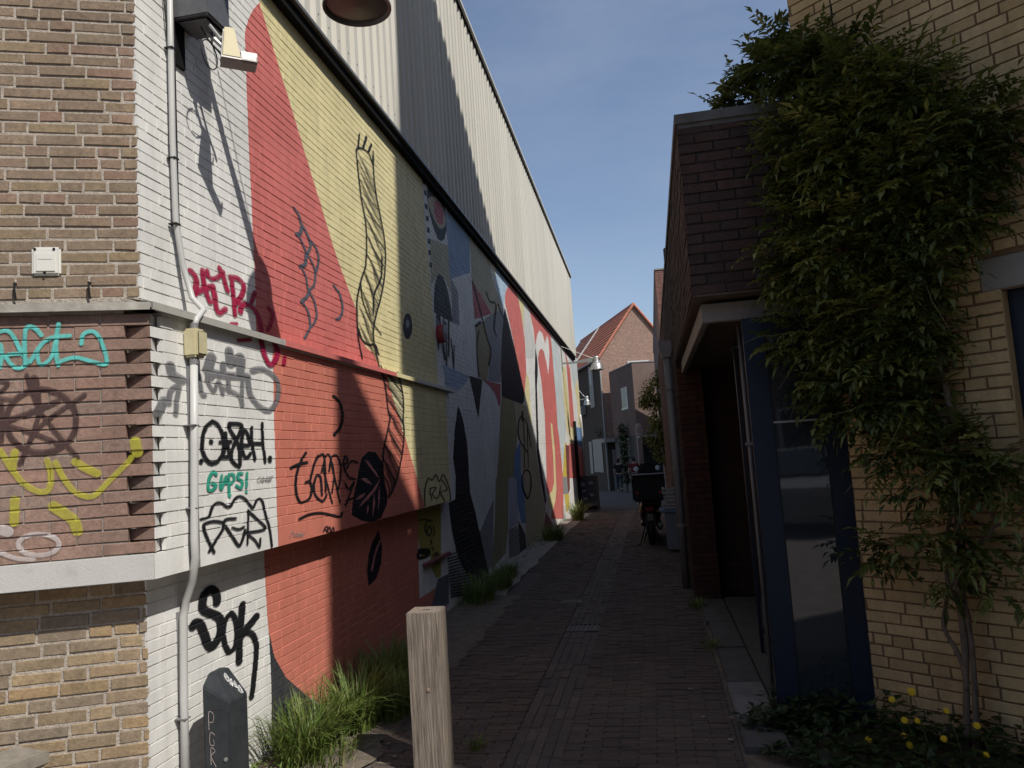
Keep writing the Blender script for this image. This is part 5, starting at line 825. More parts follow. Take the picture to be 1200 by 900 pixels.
# meter hatch on the front brick
t = thing('service_hatch', FM.P(-.404, 2.7, 0), 'small white plastic service hatch on the brown brick', 'hatch')
T = Matrix.Translation(FM.P(-.404, 2.705, 0)) @ Matrix.Rotation(FM.ang, 4, 'Z')
part('frame', PLASTIC_WHITE, t, lambda b: b.box((-.062, -.016, -.068), (.062, .01, .068), M=T), bevel=.01)
part('door', PLASTIC_WHITE, t, lambda b: (b.box((-.04, -.021, -.05), (.04, -.015, .035), M=T), b.box((-.03, -.0225, .005), (.03, -.0205, .012), M=T)), bevel=.002)
for a, z in ((-.045, .056), (.036, .056), (-.005, -.058)): part('screw', BLACK_METAL, t, lambda b: b.lathe([(.001, .0), (.006, 0), (.006, .004), (.001, .005)], T @ Vector((a, -.016, z)), 10, axis=FM.N))
# wall anchors in the brick joint under the hatch
for u, lb in ((-.535, 'rusty iron hook above the ledge, on the service hatch side away from the painted corner'), (-.22, 'rusty iron hook above the ledge between service hatch and painted corner')):
    t = thing('wall_hook', FM.P(u, 2.57, 0), lb, 'hook', 'iron hooks above the ledge')
    part('shank', RUBBER, t, lambda b: b.tube([FM.P(u, 2.6, -.01), FM.P(u, 2.6, .02), FM.P(u, 2.57, .022), FM.P(u+.003, 2.52, .012)], .005, 6))
# utility cabinet
t = thing('utility_cabinet', (-2.12, 3.51, 0), 'dark anthracite utility cabinet with faceted top against white brick', 'cabinet')
T = Matrix.Translation((-2.12, 3.51, 0))
def cab(b):
    x, y = .070, .080; zt0, zt1 = .585, .715
    base = [(-x, -y), (x, -y), (x, y), (-x, y)]
    lo = [T @ Vector((a, c, 0)) for a, c in base]; mid = [T @ Vector((a, c, zt0+(.075 if a < 0 else 0))) for a, c in base]; tp = [T @ Vector((a*.35-.03, c*.6, zt1)) for a, c in base]
    for i in range(4):
        k = (i+1) % 4; b.face((lo[i], lo[k], mid[k], mid[i])); b.face((mid[i], mid[k], tp[k], tp[i]))
    b.face(tp); b.face(lo[::-1])
part('body', CABINET, t, cab, bevel=.004)
part('door', CABINET, t, lambda b: b.box((-.062, -.0835, .05), (.062, -.0802, .55), M=T), bevel=.002)
part('lock', ZINC, t, lambda b: b.lathe([(.001, .006), (.009, .005), (.009, 0)], T @ Vector((.045, -.0836, .33)), 12, axis=Vector((0, -1, 0))))
part('plinth', CONCRETE, t, lambda b: b.box((-.085, -.095, -.05), (.085, .095, .03), M=T), bevel=.006)
def ribbon(b, pts, w, f):
    """flat pen stroke: pts in 2-D, f maps (a,c) to a point on the surface"""
    pts = smooth(pts, 5)
    for (a, c), (d, e) in zip(pts, pts[1:]):
        l = math.hypot(d-a, e-c) or 1; nx, ny = -(e-c)/l*w/2, (d-a)/l*w/2; ex, ey = (d-a)/l*w*.3, (e-c)/l*w*.3
        b.face([f(a+nx-ex, c+ny-ey), f(a-nx-ex, c-ny-ey), f(d-nx+ex, e-ny+ey), f(d+nx+ex, e+ny+ey)])
fr = lambda a, c: T @ Vector((a*.62+.012, -.0846, c*.93))
for g in ([(-.08, .5), (-.078, .585), (-.04, .575), (-.045, .54), (-.078, .535)], [(-.035, .475), (-.07, .485), (-.075, .43), (-.04, .425), (-.045, .45)], [(-.07, .33), (-.068, .41), (-.035, .395), (-.068, .37), (-.03, .32)],
          [(-.03, .285), (-.07, .29), (-.06, .25), (-.03, .24), (-.04, .19), (-.075, .2), (-.06, .235), (-.05, .14)]): part('scribble', mat('pen_pink', (.5, .42, .39), .6, .1, 20, 0), t, lambda b: ribbon(b, g, .005, fr))
sc = MB()
for a in (0, 1.05, 2.1): sc.face([fr(.0+.022*math.cos(a)+.003*math.sin(a), .29+.022*math.sin(a)), fr(.0-.022*math.cos(a)+.003*math.sin(a), .29-.022*math.sin(a)), fr(-.022*math.cos(a)-.003*math.sin(a), .29-.022*math.sin(a)-.004), fr(.022*math.cos(a)-.003*math.sin(a), .29+.022*math.sin(a)-.004)])
sc.build('scribble', mat('pen_yellow', (.4, .36, .1), .6, .1, 20, 0), t)
p0 = [T @ Vector(p) for p in ((.07, -.08, .585), (.07, .08, .585), (-.0055, .048, .715), (-.0055, -.048, .715))]
n0 = (p0[1]-p0[0]).cross(p0[3]-p0[0]).normalized()
tf = lambda a, c: p0[0].lerp(p0[1], a).lerp(p0[3].lerp(p0[2], a), c)+n0*.0035
for g in ([(.30, .8), (.42, .86), (.5, .72), (.38, .62), (.3, .75), (.44, .74)], [(.42, .5), (.52, .6), (.6, .45)], [(.48, .42), (.6, .62)], [(.6, .35), (.72, .5), (.66, .3)], [(.66, .2), (.8, .3), (.78, .1), (.7, .12), (.66, .2)]): part('scribble', mat('pen_white', (.7, .7, .7), .6, .05, 20, 0), t, lambda b: ribbon(b, g, .075, tf))
# wooden post
t = thing('wooden_post', (-1.3, 4.13, 0), 'square weathered wooden post standing in the pavement before the grass', 'post')
T = Matrix.Translation((-1.293, 4.155, 0)) @ Matrix.Rotation(R(2), 4, 'Z')
part('shaft', WOOD, t, lambda b: b.box((-.09, -.09, -.1), (.09, .09, .845), M=T), bevel=.004)
part('knot', mat('knot_wood', (.2, .15, .11), .85, .3, 40, .5), t, lambda b: b.lathe([(.001, .0035), (.008, .003), (.012, .0), ], T @ Vector((.014, -.091, .44)), 14, axis=Vector((0, -1, 0))))
part('drying_crack', BLACK_METAL, t, lambda b: b.face([T @ Vector(p) for p in ((-.02, -.02, .8456), (.02, -.008, .8456), (.03, .012, .8456), (-.01, .0, .8456))]))
# low wall stub by the front
t = thing('low_wall', (-2.9, 2.85, 0), 'stub of low grey brick wall abutting the buff brick', 'wall')
LW = Wall((-2.79, 2.98), (-.3, -1), .006)
LW.lay(0, .5, 0, .4, .0605, .011, .2, random.Random(8), bond='half')
n0 = LW.N; 
LW.emit(t, lambda u, z: 0, [mat('brick_grey_old', (.22, .195, .16), .9, .2, 20, .5, 80)], lambda u, z: True, 60)
part('core', MORTAR, t, lambda b: b.box((0, .006, 0), (.4, .2, .5), M=Matrix.Translation(LW.P(0, 0)) @ Matrix.Rotation(LW.ang, 4, 'Z')))
part('coping', MATS['brick_grey_old'], t, lambda b: b.box((-.02, -.015, .5), (.4, .21, .55), M=Matrix.Translation(LW.P(0, 0)) @ Matrix.Rotation(LW.ang, 4, 'Z')), bevel=.006)

# ================================================================== brown porch building on the right
BB = thing('porch_building', (.9, 8, 0), 'low dark brown brick building with deep porch and overhanging upper box', 'building')
rng = random.Random(21)
BF = Wall((.325, 4.9), (1, 0), .006); BS = Wall((.325, 20.35), (0, -1), .006); RW = Wall((.325, 8.57), (1, 0), .006)
BF.lay(2.585, 3.70, 0, .80, .0655, .012, .208, rng, bond='half', depvar=.003)
BS.lay(0, 2.585, 0, 11.78, .0655, .012, .208, rng, bond='half', depvar=.003)
BS.lay(2.585, 3.70, 0, 15.45, .0655, .012, .208, rng, bond='half', depvar=.003)
RW.lay(0, 2.5, 0, .27, .0625, .011, .205, rng, bond='half', depvar=.003)
n = BF.emit(BB, lambda u, z: 0, [BRICK_DARK], lambda u, z: True, 120)
n += RW.emit(BB, lambda u, z: 0, [BRICK_RED], lambda u, z: True, 100)
RB2 = Wall((.60, 8.75), (1, 0), .006); RB2.lay(0, 2.5, 0, .62, .0625, .011, .205, rng, bond='half', depvar=.003); n += RB2.emit(BB, lambda u, z: 0, [BRICK_BLACK], lambda u, z: True, 300-n)
BS.emit(BB, lambda u, z: 0, [BRICK_DARK], stuff_name='side_wall_bricks')
part('wall', MORTAR_DARK, BB, lambda b: (b.box((.331, 8.576, -.5), (.594, 20.34, 3.69)), b.box((.594, 8.756, -.5), (5.5, 20.34, 3.69)), b.box((.331, 4.906, 2.59), (1.3, 8.58, 3.69))))
part('coping', mat('coping_dark', (.11, .105, .1), .8, .25, 9, .4, 60, dirt=(.06, .07, .05), dirt_amt=.6), BB, lambda b: (b.box((.312, 4.885, 3.70), (.56, 20.4, 3.762)), b.box((.56, 4.885, 3.70), (1.25, 5.1, 3.762)), b.box((.33, 4.9, 3.67), (3.6, 20.3, 3.702))))
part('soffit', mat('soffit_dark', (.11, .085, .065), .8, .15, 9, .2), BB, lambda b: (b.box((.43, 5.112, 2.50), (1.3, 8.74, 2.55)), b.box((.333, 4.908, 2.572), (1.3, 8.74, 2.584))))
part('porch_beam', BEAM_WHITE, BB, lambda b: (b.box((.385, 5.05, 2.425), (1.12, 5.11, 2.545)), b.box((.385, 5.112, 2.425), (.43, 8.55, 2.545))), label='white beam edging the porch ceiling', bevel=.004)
part('porch_side', MORTAR_DARK, BB, lambda b: b.box((1.007, 4.96, .0), (1.07, 8.75, 2.5)))
PS = Wall((1.0, 8.55), (0, -1), .006); PS.lay(.03, 2.5, 0, 3.55, .0625, .011, .205, rng, bond='half', depvar=.003); PS.emit(BB, lambda u, z: 0, [BRICK_BLACK], stuff_name='porch_wall_bricks')
part('side_glazing', GLASS, BB, lambda b: b.box((.712, 4.91, .06), (.722, 6.3, 2.4)))
part('glazing_post', BLUE_FRAME, BB, lambda b: b.box((.70, 6.3, 0), (.75, 6.36, 2.45)))
gl = part('glazed_door', BLUE_FRAME, BB, lambda b: (b.box((.605, 4.86, .0), (.735, 4.905, 2.40)), b.box((1.03, 4.86, .0), (1.145, 4.905, 2.40)), b.box((.735, 4.862, .0), (1.03, 4.903, .085)), b.box((.735, 4.862, 2.30), (1.03, 4.903, 2.40))), label='narrow glazed door panel in a dark blue frame', bevel=.004)
part('pane', GLASS, gl, lambda b: b.box((.736, 4.872, .086), (1.029, 4.884, 1.742)))
part('pane', GLASS, gl, lambda b: b.box((.736, 4.872, 1.76), (1.029, 4.884, 2.299)))
part('transom', mat('transom_alu', (.35, .35, .34), .4, .1, 20, 0, metal=.4), gl, lambda b: b.box((.735, 4.864, 1.744), (1.03, 4.9, 1.756)))
part('seal', RUBBER, gl, lambda b: (b.box((.735, 4.866, .085), (.741, 4.872, 2.3)), b.box((1.024, 4.866, .085), (1.03, 4.872, 2.3)), b.box((.741, 4.866, .085), (1.024, 4.872, .092))))
t = thing('rain_conduit', (.6, 5.35, 0), 'thin grey conduit running down beside the blue door frame', 'pipe')
part('pipe', mat('conduit_grey', (.14, .14, .14), .4, .1, 20, 0), t, lambda b: b.tube([(.635, 5.3, 2.42), (.635, 5.3, 1.2), (.635, 5.3, .04)], .013, 8), smooth=True)
part('clip', PVC_GREY, t, lambda b: b.box((.612, 5.28, 1.62), (.662, 5.32, 1.64)))
# downpipe with hopper on the alley side
t = thing('downpipe', (.27, 9.3, 0), 'dark grey downpipe with hopper on the brown brick side wall', 'pipe')
part('pipe', PVC_GREY, t, lambda b: b.tube([(.262, 9.3, 0), (.262, 9.3, 1.4), (.262, 9.3, 2.72)], .045, 14), smooth=True)
part('hopper', PVC_GREY, t, lambda b: b.prism([(-.05, 0), (.05, 0), (.085, .12), (.085, .2), (-.085, .2), (-.085, .12)], .12, M=Matrix.Translation((.255, 9.24, 2.70))), bevel=.005)
for z in (.7, 1.35, 2.3): part('bracket', PVC_GREY, t, lambda b: (b.lathe([(.05, 0), (.052, .005), (.052, .035), (.05, .04)], (.262, 9.3, z), 14), b.box((.262, 9.285, z+.01), (.328, 9.315, z+.03))))
t = thing('overflow_pipe', (.27, 9.9, 0), 'slim overflow pipe beside the hopper on the brown side wall', 'pipe')
part('pipe', PVC_GREY, t, lambda b: b.tube([(.285, 9.9, .0), (.285, 9.9, 2.9)], .03, 10), smooth=True)
# taller brick building behind it
TB = thing('brick_annex', (3, 24, 0), 'taller red brown brick building behind the low porch building', 'building')
AW = Wall((.45, 20.4), (1, 0), .006); AW.lay(3.6, 6.3, 0, 1.4, .0655, .012, .208, rng, bond='half', depvar=.002)
AW.emit(TB, lambda u, z: 0, [mat('brick_annex_red', (.22, .12, .10), .9, .3, 8, .5, 60)], lambda u, z: u < .9, 300)
part('wall', mat('annex_mortar', (.14, .09, .08), .9, .35, 14, .6, 50, stretch=(1, 1, 4)), TB, lambda b: b.box((.456, 20.407, -.8), (7, 38.6, 6.3)))  # block lengthened at its far end to shade the alley floor
part('coping', ZINC, TB, lambda b: b.box((.43, 20.38, 6.302), (7.02, 38.65, 6.34)))
part('roof_rail', BLACK_METAL, TB, lambda b: (b.tube([(.75, 20.6, 6.34), (.75, 20.6, 6.9)], .03, 6), b.tube([(.75, 20.6, 6.9), (3.5, 20.6, 6.9)], .03, 6), b.tube([(3.5, 20.6, 6.9), (3.5, 20.6, 6.34)], .03, 6)))

# ================================================================== yellow brick building
YB = thing('yellow_building', (3.0, 5.2, 0), 'tall yellow brick building with dark blue window behind the climbing vine', 'building')
YW = Wall((1.076, 4.917), (.746, -.665), .0065)
YW.lay(0, 5.2, 0, 2.9, .0635, .0105, .212, rng, bond='wild', holes=[(-1, .092, 0, 2.42), (.99, 2.0, .85, 2.33), (.90, 2.1, 2.33, 2.51)], depvar=.0015)
YW.emit(YB, lambda u, z: 0, [BRICK_YELLOW], lambda u, z: u < 1.14 and z < 4.5, 300, stuff_name='wall_bricks')
U, B2 = YW.U, Vector((.665, .746, 0))
def yprism(b, pts, z0, z1, m=0):
    for i in range(len(pts)):
        k = (i+1) % len(pts); b.face((v2(pts[i], z0), v2(pts[k], z0), v2(pts[k], z1), v2(pts[i], z1)), m)
    b.face([v2(p, z1) for p in pts], m)
A0 = YW.P(.0, 0, -.0065)
def ycore(b):
    ua = [(0.0, .99, 0, 14.0), (.99, 2.0, 0, .85), (.99, 2.0, 2.33, 14.0), (2.0, 5.3, 0, 14.0)]
    for u0, u1, z0, z1 in ua: b.face([YW.P(u0, z0, -.0065), YW.P(u1, z0, -.0065), YW.P(u1, z1, -.0065), YW.P(u0, z1, -.0065)])
    E = YW.P(5.3, 0, -.0065); F = E+B2*12; G = A0+B2*12
    for p, q in ((E, F), (F, G), (G, A0)): b.face((v2(p, -.1), v2(q, -.1), v2(q, 14), v2(p, 14)))
    b.face([v2(p, 14) for p in (A0, E, F, G)])
part('wall', MORTAR_OCHRE, YB, ycore)
Wc = YW.P(5.3, 0, 1.4)
part('wing', [mat('yellow_brick_far', (.48, .35, .19), .85, .2, 6, .4, 60)], YB, lambda b: yprism(b, [Wc, Wc+U*5.5, Wc+U*5.5+B2*13, Wc+B2*13], -.1, 12.5))
T = Matrix.Translation(YW.P(0, 0)) @ Matrix.Rotation(YW.ang, 4, 'Z')
part('lintel', mat('lintel_stone', (.28, .27, .25), .8, .15, 10, .3, dirt=(.16, .15, .13), dirt_amt=.5), YB, lambda b: b.box((.905, -.004, 2.337), (2.09, .1, 2.503), M=T), bevel=.004)
part('reveal', BRICK_YELLOW, YB, lambda b: (b.box((.985, .004, .85), (.992, .13, 2.33), M=T), b.box((1.998, .004, .85), (2.005, .13, 2.33), M=T), b.box((.99, .004, .84), (2.0, .15, .85), M=T)))
w = part('window', BLUE_FRAME, YB, lambda b: (b.box((.993, .075, .85), (1.09, .13, 2.33), M=T), b.box((1.9, .075, .85), (1.997, .13, 2.33), M=T), b.box((1.09, .076, .85), (1.9, .129, .94), M=T), b.box((1.09, .076, 2.24), (1.9, .129, 2.33), M=T), b.box((1.47, .077, .94), (1.53, .128, 2.24), M=T)), bevel=.003)
part('pane', GLASS, w, lambda b: b.box((1.091, .098, .941), (1.469, .108, 2.239), M=T)); part('pane', GLASS, w, lambda b: b.box((1.531, .098, .941), (1.899, .108, 2.239), M=T))
part('expansion_joint', MORTAR_DARK, YB, lambda b: b.box((.272, -.0015, 3.2), (.280, .004, 5.2), M=T))

# ================================================================== foliage helpers
def leaf(b, p, d, up, l, w, t, fold=.25):
    """one leaflet: four triangles folded along the midrib, with a drooping tip"""
    s = d.cross(up)
    if s.length < 1e-4: return
    s.normalize(); n = s.cross(d).normalized()
    m = p+d*l*.45; e = p+d*l-n*l*.12
    a = m+s*w*.5+n*w*fold; c = m-s*w*.5+n*w*fold
    k = len(b.v); b.v += [tuple(q) for q in (p, a, m, c, e)]
    for f in ((0, 1, 2), (0, 2, 3), (1, 4, 2), (2, 4, 3)): b.f.append(tuple(k+i for i in f)); b.m.append(0); b.t.append(t)
def rvec(r):
    while 1:
        v = Vector((r.uniform(-1, 1), r.uniform(-1, 1), r.uniform(-1, 1)))
        if .05 < v.length < 1: return v
def pinnate(b, p, d, L, r, t, n=5, ll=.07, lw=.021):
    """wisteria leaf: drooping rachis with paired leaflets"""
    up = Vector((0, 0, 1)); pos = p.copy(); d = d.normalized(); step = L/n
    for i in range(n):
        nd = (d+Vector((0, 0, -.10))).normalized(); side = nd.cross(up)
        if side.length < .05: side = Vector((1, 0, 0))
        side.normalize()
        for s in (-1, 1):
            ld = (side*s*.85+nd*.55+Vector((0, 0, -.08+r.uniform(-.28, .28)))).normalized()
            leaf(b, pos, ld, up+rvec(r)*.35, ll*r.uniform(.75, 1.15)*(1-.06*i), lw*r.uniform(.8, 1.2), min(1, max(0, t+r.uniform(-.12, .12))))
        pos = pos+nd*step; d = nd
    leaf(b, pos, d, up, ll, lw, t)
# ---- climbing vine
VN = thing('climbing_vine', (1.49, 4.42, 0), 'leafy wisteria vine climbing the yellow brick and hiding the porch corner', 'vine')
r = random.Random(42)
BL = [(1.04, 4.7, 3.4, .24), (1.0, 4.72, 3.15, .18), (1.28, 4.44, 3.62, .26), (1.08, 4.71, 3.89, .2), (1.48, 4.27, 3.43, .25), (1.64, 4.12, 3.16, .24), (1.76, 4.1, 3.0, .13), (1.25, 4.47, 3.21, .34), (1.5, 4.25, 2.91, .34), (1.64, 4.12, 2.70, .15), (1.02, 4.67, 2.91, .24), (1.24, 4.48, 2.68, .38),
      (1.46, 4.26, 2.46, .18), (.93, 4.72, 2.63, .17), (1.01, 4.68, 2.25, .27), (1.31, 4.42, 2.23, .32), (1.44, 4.36, 2.11, .12), (1.17, 4.54, 1.87, .25), (1.03, 4.76, 1.96, .15), (1.34, 4.39, 1.8, .22), (1.38, 4.35, 1.49, .24), (1.53, 4.22, 1.48, .2), (1.67, 4.19, 1.43, .17),
      (1.27, 4.54, 1.54, .15), (1.41, 4.32, 1.13, .17), (1.23, 4.58, 1.02, .12), (1.58, 4.27, 1.05, .12), (1.65, 4.2, .85, .09), (1.45, 4.39, .86, .1), (1.13, 4.67, .97, .06), (.80, 4.75, 2.62, .09), (1.82, 4.04, 3.18, .09)]
ROOF = [(.80, 5.25, 3.98, .13), (.98, 5.2, 4.08, .18), (1.05, 5.05, 4.15, .14), (.66, 5.25, 3.92, .09), (1.0, 4.95, 4.0, .18), (1.2, 4.8, 3.95, .16), (1.02, 5.1, 4.32, .06)]
b = MB()
for blobs, dens in ((BL, 2000), (ROOF, 3200)):
    for (x, y, z, R0) in blobs:
        low = blobs is BL and z < 1.75; R0 *= .93; clump_tone = r.uniform(-.10, .16)
        for _ in range(int(dens*R0*R0*(.55 if low else 1.0))+3):
            v = rvec(r); k = r.random()**.33; p = Vector((x, y, z))+Vector((v.x, v.y*.62, v.z))*(R0*(.35+.75*k)/max(v.length, .3)*v.length)
            if p.y > 4.86 and p.z < 3.76: p.y = 4.84-r.random()*.05
            dd = (p-YW.O).dot(YW.N)
            if dd < .03 and p.x > 1.07 and blobs is BL: p += YW.N*(.05-dd)
            d = Vector((v.x*1.1, v.y*.8-.3, v.z*.9+.05))+rvec(r)*.55
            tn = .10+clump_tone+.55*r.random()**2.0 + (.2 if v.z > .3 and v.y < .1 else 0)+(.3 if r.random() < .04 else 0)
            pinnate(b, p, d, r.uniform(.09, .19), r, tn, n=r.choice((4, 5, 5, 6)), ll=r.choice((.045, .06, .07, .085, .105))*r.uniform(.85, 1.1), lw=r.uniform(.018, .036))
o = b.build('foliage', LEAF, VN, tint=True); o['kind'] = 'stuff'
ST = [([(1.46, 4.44, -.03), (1.5, 4.41, .51), (1.5, 4.41, .81), (1.53, 4.38, 1.21), (1.55, 4.36, 1.56), (1.54, 4.37, 1.88), (1.5, 4.41, 2.21), (1.44, 4.45, 2.6), (1.3, 4.55, 3.3)], .019), ([(1.49, 4.41, -.03), (1.52, 4.39, .39), (1.52, 4.39, .69), (1.47, 4.44, .81), (1.47, 4.43, 1.03), (1.51, 4.4, 1.21)], .015),
      ([(1.49, 4.41, .3), (1.475, 4.43, .47), (1.43, 4.47, .61), (1.46, 4.45, .77), (1.5, 4.4, .9)], .013), ([(1.52, 4.39, .97), (1.6, 4.31, 1.06), (1.65, 4.27, 1.15), (1.65, 4.28, 1.3), (1.64, 4.28, 1.56)], .013), ([(1.65, 4.27, 1.14), (1.73, 4.2, 1.19), (1.78, 4.15, 1.28)], .008),
      ([(1.55, 4.36, 1.56), (1.43, 4.46, 1.66), (1.31, 4.58, 1.82), (1.18, 4.69, 2.08), (1.13, 4.73, 2.4), (1.1, 4.76, 3.0)], .014), ([(1.515, 4.42, -.02), (1.535, 4.40, .5), (1.525, 4.41, .95), (1.54, 4.39, 1.5)], .009)]
def smooth3(p, n=4):
    a = smooth([(q[0], q[1]) for q in p], n); c = smooth([(q[2], 0) for q in p], n); return [(u[0], u[1], w_[0]) for u, w_ in zip(a, c)]
for p, w_ in ST:
    q = smooth3(p); part('stem', BARK, VN, lambda b: b.tube(q, [w_*(1.0-.35*i/len(q))*(1+.12*math.sin(i*1.7)) for i in range(len(q))], 8), smooth=True)
tw = MB()
for _ in range(26):                      # loose tendrils
    x, y, z, R0 = r.choice(BL[10:15]+BL[19:24]+BL[30:31]); p = Vector((x, y, z)); d = Vector((r.uniform(-1, .4), -.35, r.uniform(-.7, .5))).normalized(); pts = [p]
    for i in range(6): d = (d+rvec(r)*.35+Vector((0, 0, -.12))).normalized(); p = p+d*(R0*.32+.012); pts.append(p)
    tw.tube(pts, [.0032-.0004*i for i in range(7)], 4, cap=False)
o = tw.build('tendrils', mat('tendril', (.12, .12, .05), .7, .2, 30, 0), VN); o['kind'] = 'stuff'
tl = MB()
for (x, y, z) in ((.84, 4.7, 2.62), (.83, 4.69, 2.5), (.835, 4.69, 2.38), (.84, 4.69, 2.27), (.76, 4.7, 2.72), (.7, 4.72, 2.8), (.66, 4.73, 2.76), (.9, 4.7, 3.05), (.82, 4.72, 3.1)):
    for _ in range(2): pinnate(tl, Vector((x+r.uniform(-.03, .03), y, z)), Vector((r.uniform(-1, .5), -.5, r.uniform(-.8, .2))), .1, r, .5+.3*r.random(), n=4, ll=.045, lw=.013)
o = tl.build('trailing_leaves', LEAF, VN, tint=True); o['kind'] = 'stuff'
# ---- ground cover and flowers at its foot
gc = MB()
for _ in range(3000):
    s = r.uniform(-.5, 1.7); o_ = r.uniform(.02, .85)*(1 if s > -.1 else .6); p = YW.P(s, 0, o_); h = r.uniform(.005, .17)*max(.25, 1.1-o_)
    if p.y > 4.78 and p.x < 1.15: p.y -= .12
    d = rvec(r); d.z = abs(d.z)*.35
    leaf(gc, Vector((p.x, p.y, h)), d.normalized(), Vector((0, 0, 1)), r.uniform(.035, .075), r.uniform(.025, .05), .1+.6*r.random()**2, .1)
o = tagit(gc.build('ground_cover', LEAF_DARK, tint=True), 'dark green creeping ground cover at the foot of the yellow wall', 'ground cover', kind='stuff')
YEL = mat('petal_yellow', (.62, .42, .015), .6, .15, 60, 0); STEM = mat('flower_stem', (.07, .09, .03), .6, .2, 20, 0)
FL = [(1.2, 4.34, .32, 1.25), (1.12, 4.41, .26, 1.0), (1.32, 4.23, .26, .9), (1.16, 4.37, .17, 1.0), (1.21, 4.33, .18, .85), (1.3, 4.25, .12, .95), (1.15, 4.38, .09, .9), (1.16, 4.33, .06, 1.1), (.99, 4.43, .05, 1.1), (1.42, 4.14, .22, 1.0), (1.43, 4.1, .10, .9)]
for i, (x, y, z, s) in enumerate(FL):
    lb = {0: 'largest yellow dandelion, on the tallest stem below the vine', 8: 'lone yellow dandelion low in the ground cover before the blue door frame', 9: 'yellow dandelion on a tall stem beside the vine stems'}.get(i, 'yellow dandelion flower in the cluster before the yellow brick')
    t = thing('dandelion', (x+.05, y-.02, 0), lb, 'flower', 'yellow flowers below the vine')
    part('stem', STEM, t, lambda b: b.tube([(x+.05, y-.02, 0), (x+.03, y-.01, z*.6), (x, y, z)], .0022, 5))
    ax = Vector((-.2+.4*r.random(), -.75, .65)).normalized()
    def head(b):
        a = ax.cross(Vector((1, 0, 0))).normalized(); c = ax.cross(a)
        for ring, (n_, rad, h) in enumerate(((14, .019*s, .002), (10, .013*s, .006), (6, .007*s, .009))):
            for k in range(n_):
                q = 2*math.pi*k/n_+ring; d = a*math.cos(q)+c*math.sin(q); e = a*math.cos(q+.9*math.pi/n_)+c*math.sin(q+.9*math.pi/n_); f = a*math.cos(q-.9*math.pi/n_)+c*math.sin(q-.9*math.pi/n_)
                P0 = Vector((x, y, z)); b.face([P0+ax*h, P0+f*rad*.75+ax*h, P0+d*rad+ax*(h+.002), P0+e*rad*.75+ax*h])
    part('flower_head', YEL, t, head)
# ---- grass clumps along the mural wall
def clump(x, y, n, R0, L, label, seed, dry=.15, name='grass_clump'):
    rr = random.Random(seed); b = MB(); z0 = gz(y)
    for _ in range(n):
        a = rr.uniform(0, 2*math.pi); q = R0*rr.random()**.6; p = Vector((x+q*math.cos(a)*.75, y+q*math.sin(a)*1.2, z0))
        if p.x < -2.33: p.x = -2.33+rr.random()*.05
        lean = rr.uniform(.15, 1.0); hd = Vector((math.cos(a+rr.uniform(-.9, .9)), math.sin(a+rr.uniform(-.9, .9)), 0)); l = L*rr.uniform(.45, 1.1); w = rr.uniform(.0035, .0075)*(.6+.4*L/.4)
        s = hd.cross(Vector((0, 0, 1))); t = rr.random()*.62 if rr.random() > dry else .75+.25*rr.random(); rows = []
        for i in range(6):
            f = i/5; c = p+hd*(l*lean*f*f*1.0)+Vector((0, 0, l*(f*(1-lean*.45*f*f))))
            if c.x < -2.34: c.x = -2.34
            ww = w*(1-f**1.6)+.0004; rows.append([c-s*ww, c+s*ww])
        b.grid(rows, 0, t)
    t_ = thing(name, (x, y, z0), label, 'grass', 'grass clumps along the mural wall')
    o = b.build('blades', GRASS, t_, tint=True); o['kind'] = 'stuff'
clump(-2.12, 4.35, 560, .2, .38, 'sunlit clump of long grass beside the utility cabinet', 1)
clump(-2.02, 4.85, 620, .22, .40, 'thick arching grass clump at the foot of the red wall', 2)
clump(-1.82, 5.05, 340, .17, .32, 'low dark green grass clump before the red wall', 3, .05)
clump(-2.10, 5.6, 420, .22, .40, 'shaded tall grass clump between red wall and wooden post', 4, .05)
clump(-2.1, 6.3, 240, .2, .26, 'sparse grass against the red wall behind the wooden post', 5, .05)
clump(-1.95, 4.28, 150, .2, .13, 'short lawn-like grass tuft on the bare soil', 12, .3)
clump(-2.12, 8.9, 330, .24, .36, 'shaded grass clump below the black leaf shape of the mural', 6, .05)
clump(-2.05, 9.7, 330, .24, .32, 'shaded bushy grass clump on the concrete strip edge', 7, .05)
clump(-2.1, 10.6, 220, .2, .26, 'small shaded grass clump by the blue stripe of the mural', 8, .05)
clump(-2.0, 14.9, 300, .26, .42, 'dark grass clump where the sunlit part of the mural begins', 9, .05)
clump(-1.98, 19.6, 260, .2, .62, 'bright sunlit grass tuft beside the chalkboard sign', 10, .2)
clump(-1.12, 4.45, 70, .06, .09, 'tiny grass tuft at the right foot of the wooden post', 11, .2)
clump(.36, 6.6, 70, .12, .08, 'thin weeds growing along the kerb slabs', 13, .2)
clump(.33, 8.2, 90, .12, .12, 'weeds at the foot of the grey downpipe wall', 14, .2)
wd = MB()
for _ in range(1100):
    y = r.choice((r.uniform(3.9, 6.6), r.uniform(3.9, 5.4), r.uniform(8.3, 11.5), r.uniform(13.5, 16), r.uniform(5, 20))); x = -2.32+abs(r.gauss(0, .16)); d = rvec(r); d.z = abs(d.z)*.6+.1
    if x > -1.5: continue
    leaf(wd, Vector((x, y, gz(y)+r.uniform(.005, .07))), d.normalized(), Vector((0, 0, 1)), r.uniform(.02, .055), r.uniform(.012, .03), .15+.6*r.random(), .15)
o = tagit(wd.build('weeds', GRASS, tint=True), 'low mixed weeds rooted along the foot of the mural wall', 'weeds', kind='stuff')
ds = MB()
